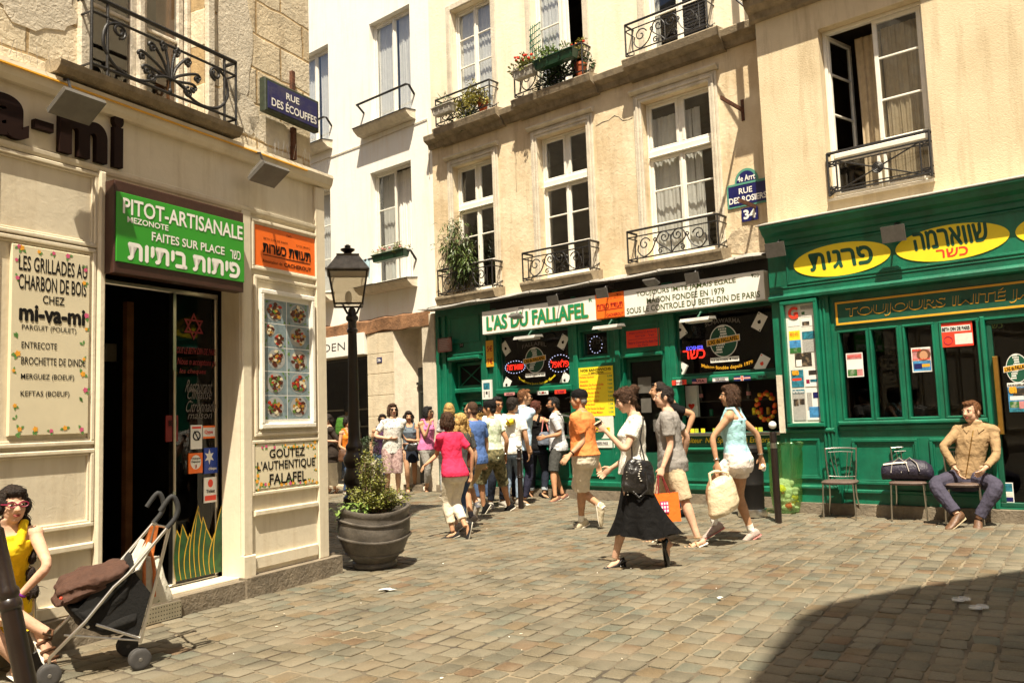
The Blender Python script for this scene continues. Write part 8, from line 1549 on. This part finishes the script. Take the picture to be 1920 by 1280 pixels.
# the group waiting by the stone pier
PRT = mat('white shirt with dark print', (.62, .60, .55), .85, 0, 30, .3, 30, col2=(.10, .10, .11), thr=(.55, .62)); PAT = mat('mauve patterned shorts', (.24, .15, .14), .9, 0, 26, .3, 30, col2=(.40, .28, .26), thr=(.45, .55))
p = Person('long haired man in sunglasses and a printed white T-shirt beside the stone pier', (736, 934), (736, 769), 737, 735, 282, False, hyaw=295, arms={'R': ((711, 806), (729, 822), -.10), 'L': ((753, 822), (756, 845), 0)}, skin='fair', g=.95); p.top(PRT, .62, .016, -.16, flare=.02); p.bottom(PAT, 1.05, .022, .016, 'shorts'); p.hair('bob', 'brown'); p.face('sun', brow='brown'); p.shoes(SHOEG, RUB); p.band('L', BLK)
p = Person('person in a dark purple top and jeans behind the man in the printed T-shirt', (712, 928), (717, 787), 715, 713, 285, True, skin='tan'); p.top(cloth('dark purple cotton', (.05, .02, .055)), 0, .008, -.05, .95, straps=True, name='vest'); p.bottom(DENIM); p.hair('tied', 'dark'); p.face('sun'); p.shoes(SHOEG, RUB)
p = Person('woman with long dark curls, a denim top and a short skirt, arms folded', (770, 921), (766, 781), 767, 769, 278, True, hyaw=282, hp=.12, arms={'R': ((757, 834), (783, 826), -.16), 'L': ((786, 826), (762, 832), -.13)}, feet={'R': ((765, 914), (765, 922), 'g', -.1), 'L': ((778, 912), (788, 921), 'g', -.06)}, skin='tan'); p.top(cloth('washed denim top', (.12, .15, .18), vscale=30), 0, .008, .0, .95, straps=True, name='vest'); p.skirt(DKDEN, p.P-Vector((0, 0, .26)), .175, .14, pleats=5); p.hair('long', 'dark', .24); p.face(brow='dark'); p.shoes(BRLEATH, RUB, kind='low')
o = thing('handbag', 'small black handbag held by the woman with long dark curls', 'handbag', p.P); bagbox(o, depth(775, 838, p.D-.24), Vector((.14, 0, 0)), Vector((0, .05, 0)), Vector((0, 0, .08)), LEATH, 'bag')
p = Person('woman with a dark bob, sunglasses and a pink vest, hand raised to her chin', (802, 922), (802, 773), 800, 800, 310, True, hyaw=335, arms={'R': ((797, 824), (805, 797), -.14), 'L': ((812, 822), (806, 820), -.14)}, feet={'R': ((800, 914), (803, 926), 'g', -.08), 'L': ((808, 911), (816, 919), 'g', -.05)}, skin='tan'); p.top(cloth('pink vest jersey', (.62, .18, .36)), 0, .008, -.1, .95, straps=True, name='vest'); p.bottom(cloth('grey cropped cotton', (.33, .31, .28)), 1.72); p.hair('bob', 'black'); p.face('sun'); p.shoes(BRLEATH, RUB, kind='sandal', name='sandal')
p = Person('woman in a dark brown tunic and white trousers at the corner of the cream shop', (622, 926), (614, 787), 617, 620, 205, True, hyaw=195, hp=.2, arms={'L': ((629, 834), (612, 826), -.1), 'R': ((615, 834), (606, 824), .1)}, feet={'L': ((628, 917), (622, 925), 'g', -.05), 'R': ((614, 917), (608, 925), 'g', -.05)}, skin='fair'); p.top(cloth('dark brown linen', (.035, .026, .02)), .9, .02, -.42, flare=.05, name='tunic'); p.bottom(WHT, 1.75, .022, .02); p.hair('tied', 'dark'); p.face('sun'); p.shoes(BRLEATH, RUB, kind='sandal', name='sandal')
mb = MB(); mb.tube([p.N+p.F*.10-Vector((0, 0, .30)), p.N+p.F*.09-p.Rt*.03, p.N-p.Rt*.07+Vector((0, 0, .03)), p.N-p.Rt*.10-p.F*.05-Vector((0, 0, .1)), p.N+p.F*.12-p.Rt*.10-Vector((0, 0, .36))], .04, 10, flat=.5); fuse(mb, 'scarf', WHT, p.o, .01, 2, .02)
p = Person('person in an orange vest and jeans half hidden behind the street lamp', (656, 928), (652, 792), 650, 652, 320, True, hyaw=330, arms={'R': ((637, 836), (655, 846), -.12), 'L': ((668, 838), (679, 858), -.22)}, skin='tan', hands=(.2, .15)); p.top(cloth('orange vest cotton', (.70, .20, .02)), 0, .008, -.06, .95, straps=True, name='vest'); p.bottom(DENIM); p.hair('tied', 'dark'); p.face(brow='dark'); p.shoes(SHOEG, RUB)
o = thing('shoulder_bag', 'brown shoulder bag on the person in the orange vest', 'bag', p.P); bagbox(o, depth(645, 853, p.D-.2), Vector((.12, 0, 0)), Vector((0, .05, 0)), Vector((0, 0, .13)), BRLEATH, 'bag')
p = Person('person in a pale T-shirt at the shop door behind the street lamp', (650, 908), (652, 765), 653, 652, 80, False, skin='tan'); p.top(WHT, .6); p.bottom(DKDEN); p.hair('short', 'black'); p.shoes(SHOEG, RUB)
o = thing('backpack', 'bright green backpack behind the street lamp', 'backpack', p.P); bagbox(o, p.P+p.ax*.6*p.T-p.F*.2+Vector((-.10, 0, .02)), p.Rt*.13, p.F*.07, Vector((0, 0, .2)), cloth('bright green nylon', (.22, .62, .10), rough=.5), 'pack')
p = Person('blonde person in a striped top behind the woman in pink', (838, 932), (842, 768), 842, 840, 95, True, skin='fair'); p.top(cloth('grey striped jersey', (.35, .34, .33), vscale=50, var=.5), .6); p.bottom(cloth('striped grey trousers', (.3, .3, .3), vscale=40, var=.5)); p.hair('bob', 'blond'); p.shoes(SHOEG, RUB)
bpy.data.scenes.remove(TMP)
# ---------------------------------------------------------------- folding pushchair by the corner shop door
ga_, gb_ = ground(262, 1254, GZ), ground(80, 1288, GZ); SX = (gb_-ga_).normalized(); SY = Vector((-SX.y, SX.x, 0)); SY = SY if SY.y > 0 else -SY; SZ = Vector((0, 0, 1))
st = thing('pushchair', 'folding brown pushchair with silver frame parked by the dark doorway', 'pushchair', (ga_+gb_)/2); sfr = Frame((SX.x, SX.y), (-SY.x, -SY.y), 0); sfr.o = ga_.copy()
def sp(px, py): r = ray(px, py); n = np.array(SY); t = np.dot(np.array(ga_)-EYE, n)/np.dot(r, n); return Vector(EYE+r*t)
WD = .40; off = SY*WD
hd_ = [sp(300, 958), sp(322, 930), sp(333, 948), sp(330, 968), sp(313, 990)]; FT = sp(92, 1250); RB = sp(262, 1205); CP = sp(213, 1100)
FRM = mat('brushed aluminium tube', (.66, .64, .60), .3, .05, 20, metal=1); FOAM = mat('black foam grip', (.02, .02, .02), .8, .2, 40); WHL = mat('grey tyre', (.045, .042, .04), .7, .2, 30); BRN = mat('brown canopy cloth', (.060, .024, .013), .85, .15, 14, .4, 26); MESH = mat('black seat cloth', (.004, .0035, .003), .95, .2, 20, .3, 40)
for s in (0, 1):
    o_ = off*s; mb = MB(); mb.tube([hd_[4]+o_, sp(240, 1076)+o_, CP+o_, sp(160, 1165)+o_, FT+Vector((0, 0, .05))+o_, FT+o_], .011, 10); mb.tube([sp(318, 985)+o_, sp(290, 1100)+o_, RB+o_], .011, 10); mb.tube([sp(180, 1170)+o_, sp(262, 1196)+o_], .009, 8); mb.build('frame_side', FRM, st, smooth=60)
    mb = MB(); mb.tube([Vector(q)+o_ for q in crv(hd_, 5)], .016, 10); mb.build('handle', FOAM, st, smooth=60)
    for c, n_ in ((RB+Vector((0, 0, 0)), 0), (FT, 1)):
        cc = Vector((c.x, c.y, GZ+.064))+o_
        for q in (-.022, .022):
            mb = MB(); mb.lathe(cc+SY*(q-.012), [(.042, 0), (.058, .001), (.064, .006), (.064, .018), (.058, .023), (.042, .024)], 24, SY); wo = mb.build('wheel', WHL, st, smooth=40); mb = MB(); mb.lathe(cc+SY*(q-.014), [(.010, 0), (.014, .005), (.040, .006), (.040, .022), (.014, .023), (.010, .028)], 16, SY); mb.build('hub', M['grey'], wo, smooth=40)
mb = MB(); mb.tube([sp(262, 1197), sp(262, 1197)+off], .009, 8); mb.tube([sp(165, 1175), sp(165, 1175)+off], .009, 8); mb.tube([sp(313, 988), (sp(313, 988)+sp(305, 992))/2+off*.5, sp(313, 988)+off], .009, 8); mb.tube([sp(120, 1190), sp(262, 1200)], .006, 6); mb.build('cross_bar', FRM, st, smooth=60)
# seat, hood, back panel, basket
m_ = off*.5; Yh = SY*.19
mb = MB(); mb.loft([(sp(128, 1140)+m_, Yh*.9, SZ*.03), (sp(160, 1155)+m_, Yh, SZ*.09), (sp(205, 1140)+m_, Yh, SZ*.15), (sp(240, 1105)+m_, Yh, SZ*.13), (sp(255, 1065)+m_, Yh*.9, SZ*.08)], 18); mb.loft([(sp(150, 1170)+m_, Yh*.8, SZ*.03), (sp(200, 1180)+m_, Yh, SZ*.06), (sp(255, 1160)+m_, Yh, SZ*.10), (sp(276, 1120)+m_, Yh*.8, SZ*.05)], 16)
fuseable = mb
def plainfuse(mb, nm, m, folds, vox=.009):
    o = mb.build(nm, m, st, smooth=70); r = o.modifiers.new('r', 'REMESH'); r.mode = 'VOXEL'; r.voxel_size = vox; r.use_smooth_shade = True; d = o.modifiers.new('d', 'DISPLACE'); d.texture = _tex; d.strength = folds; d.texture_coords = 'LOCAL'; s_ = o.modifiers.new('s', 'SMOOTH'); s_.iterations = 4; return o
plainfuse(mb, 'seat', MESH, .02)
mb = MB(); e1 = (sp(245, 1060)-sp(112, 1125)).normalized(); e2 = SY.cross(e1); e2 = e2 if e2.z > 0 else -e2
mb.loft([(sp(245, 1062)+m_, Yh*.9, e2*.02), (sp(225, 1075)+m_, Yh*1.05, e2*.05), (sp(175, 1092)+m_, Yh*1.1, e2*.065), (sp(130, 1108)+m_, Yh*1.0, e2*.05), (sp(112, 1118)+m_, Yh*.7, e2*.02)], 20)
mb.loft([(sp(205, 1098)+m_, Yh*.9, e2*.02), (sp(165, 1110)+m_, Yh*1.08, e2*.05), (sp(125, 1128)+m_, Yh*1.05, e2*.05), (sp(108, 1140)+m_, Yh*.8, e2*.02)], 20); plainfuse(mb, 'hood', BRN, .045, .007)
for s in (.06, .94):
    mb = MB(); mb.add([q+off*s for q in (sp(140, 1150), sp(165, 1172), sp(262, 1192), sp(284, 1112), sp(250, 1068), sp(190, 1095))], [(0, 1, 2, 3, 4, 5)]); mb.build('side_cloth', MESH, st)
mb = MB(); A1, A2, A3 = sp(288, 1020), sp(262, 1058), sp(236, 1080); mb.add([A1, A2-SZ*.03, A3, A1+off, A2+off-SZ*.03, A3+off], [(0, 1, 4, 3), (1, 2, 5, 4)]); mb.build('back_panel', cloth('pale grey canvas', (.50, .48, .42)), st)
mb = MB(); mb.ell(sp(115, 1122)+SY*-.02+m_*.2, .009, .009, .009); mb.build('red_badge', M['red'], st)
# tote bag hung on the handles
c = sp(288, 1095)+off*.55; o = thing('tote_bag', 'white flowered tote bag with orange leather straps hung on the pushchair', 'bag', c); FLW = mat('white flowered cotton', (.66, .62, .52), .85, 0, 26, .3, 20, col2=(.16, .20, .10), thr=(.60, .68)); TANL = mat('orange tan leather', (.48, .13, .025), .5, .15, 14, .2, 30)
mb = MB(); mb.loft([(c-SZ*.15+SX*-.04, SX*.125, SY*.06), (c-SZ*.1+SX*-.03, SX*.125, SY*.08), (c, SX*.115, SY*.085), (c+SZ*.09, SX*.095, SY*.06), (c+SZ*.14, SX*.08, SY*.03)], 20); mb.build('bag', FLW, o, smooth=60)
mb = MB()
for q in (-.03, .03): mb.tube([c+SX*q-SY*.09-SZ*.10, c+SX*q-SY*.092+SZ*.06, c+SX*q*.8-SY*.05+SZ*.16, sp(300, 990)+off*.4+SX*q*.5, c+SX*q+SY*.05+SZ*.14], .011, 6, flat=.4)
mb.build('strap', TANL, o, smooth=60)
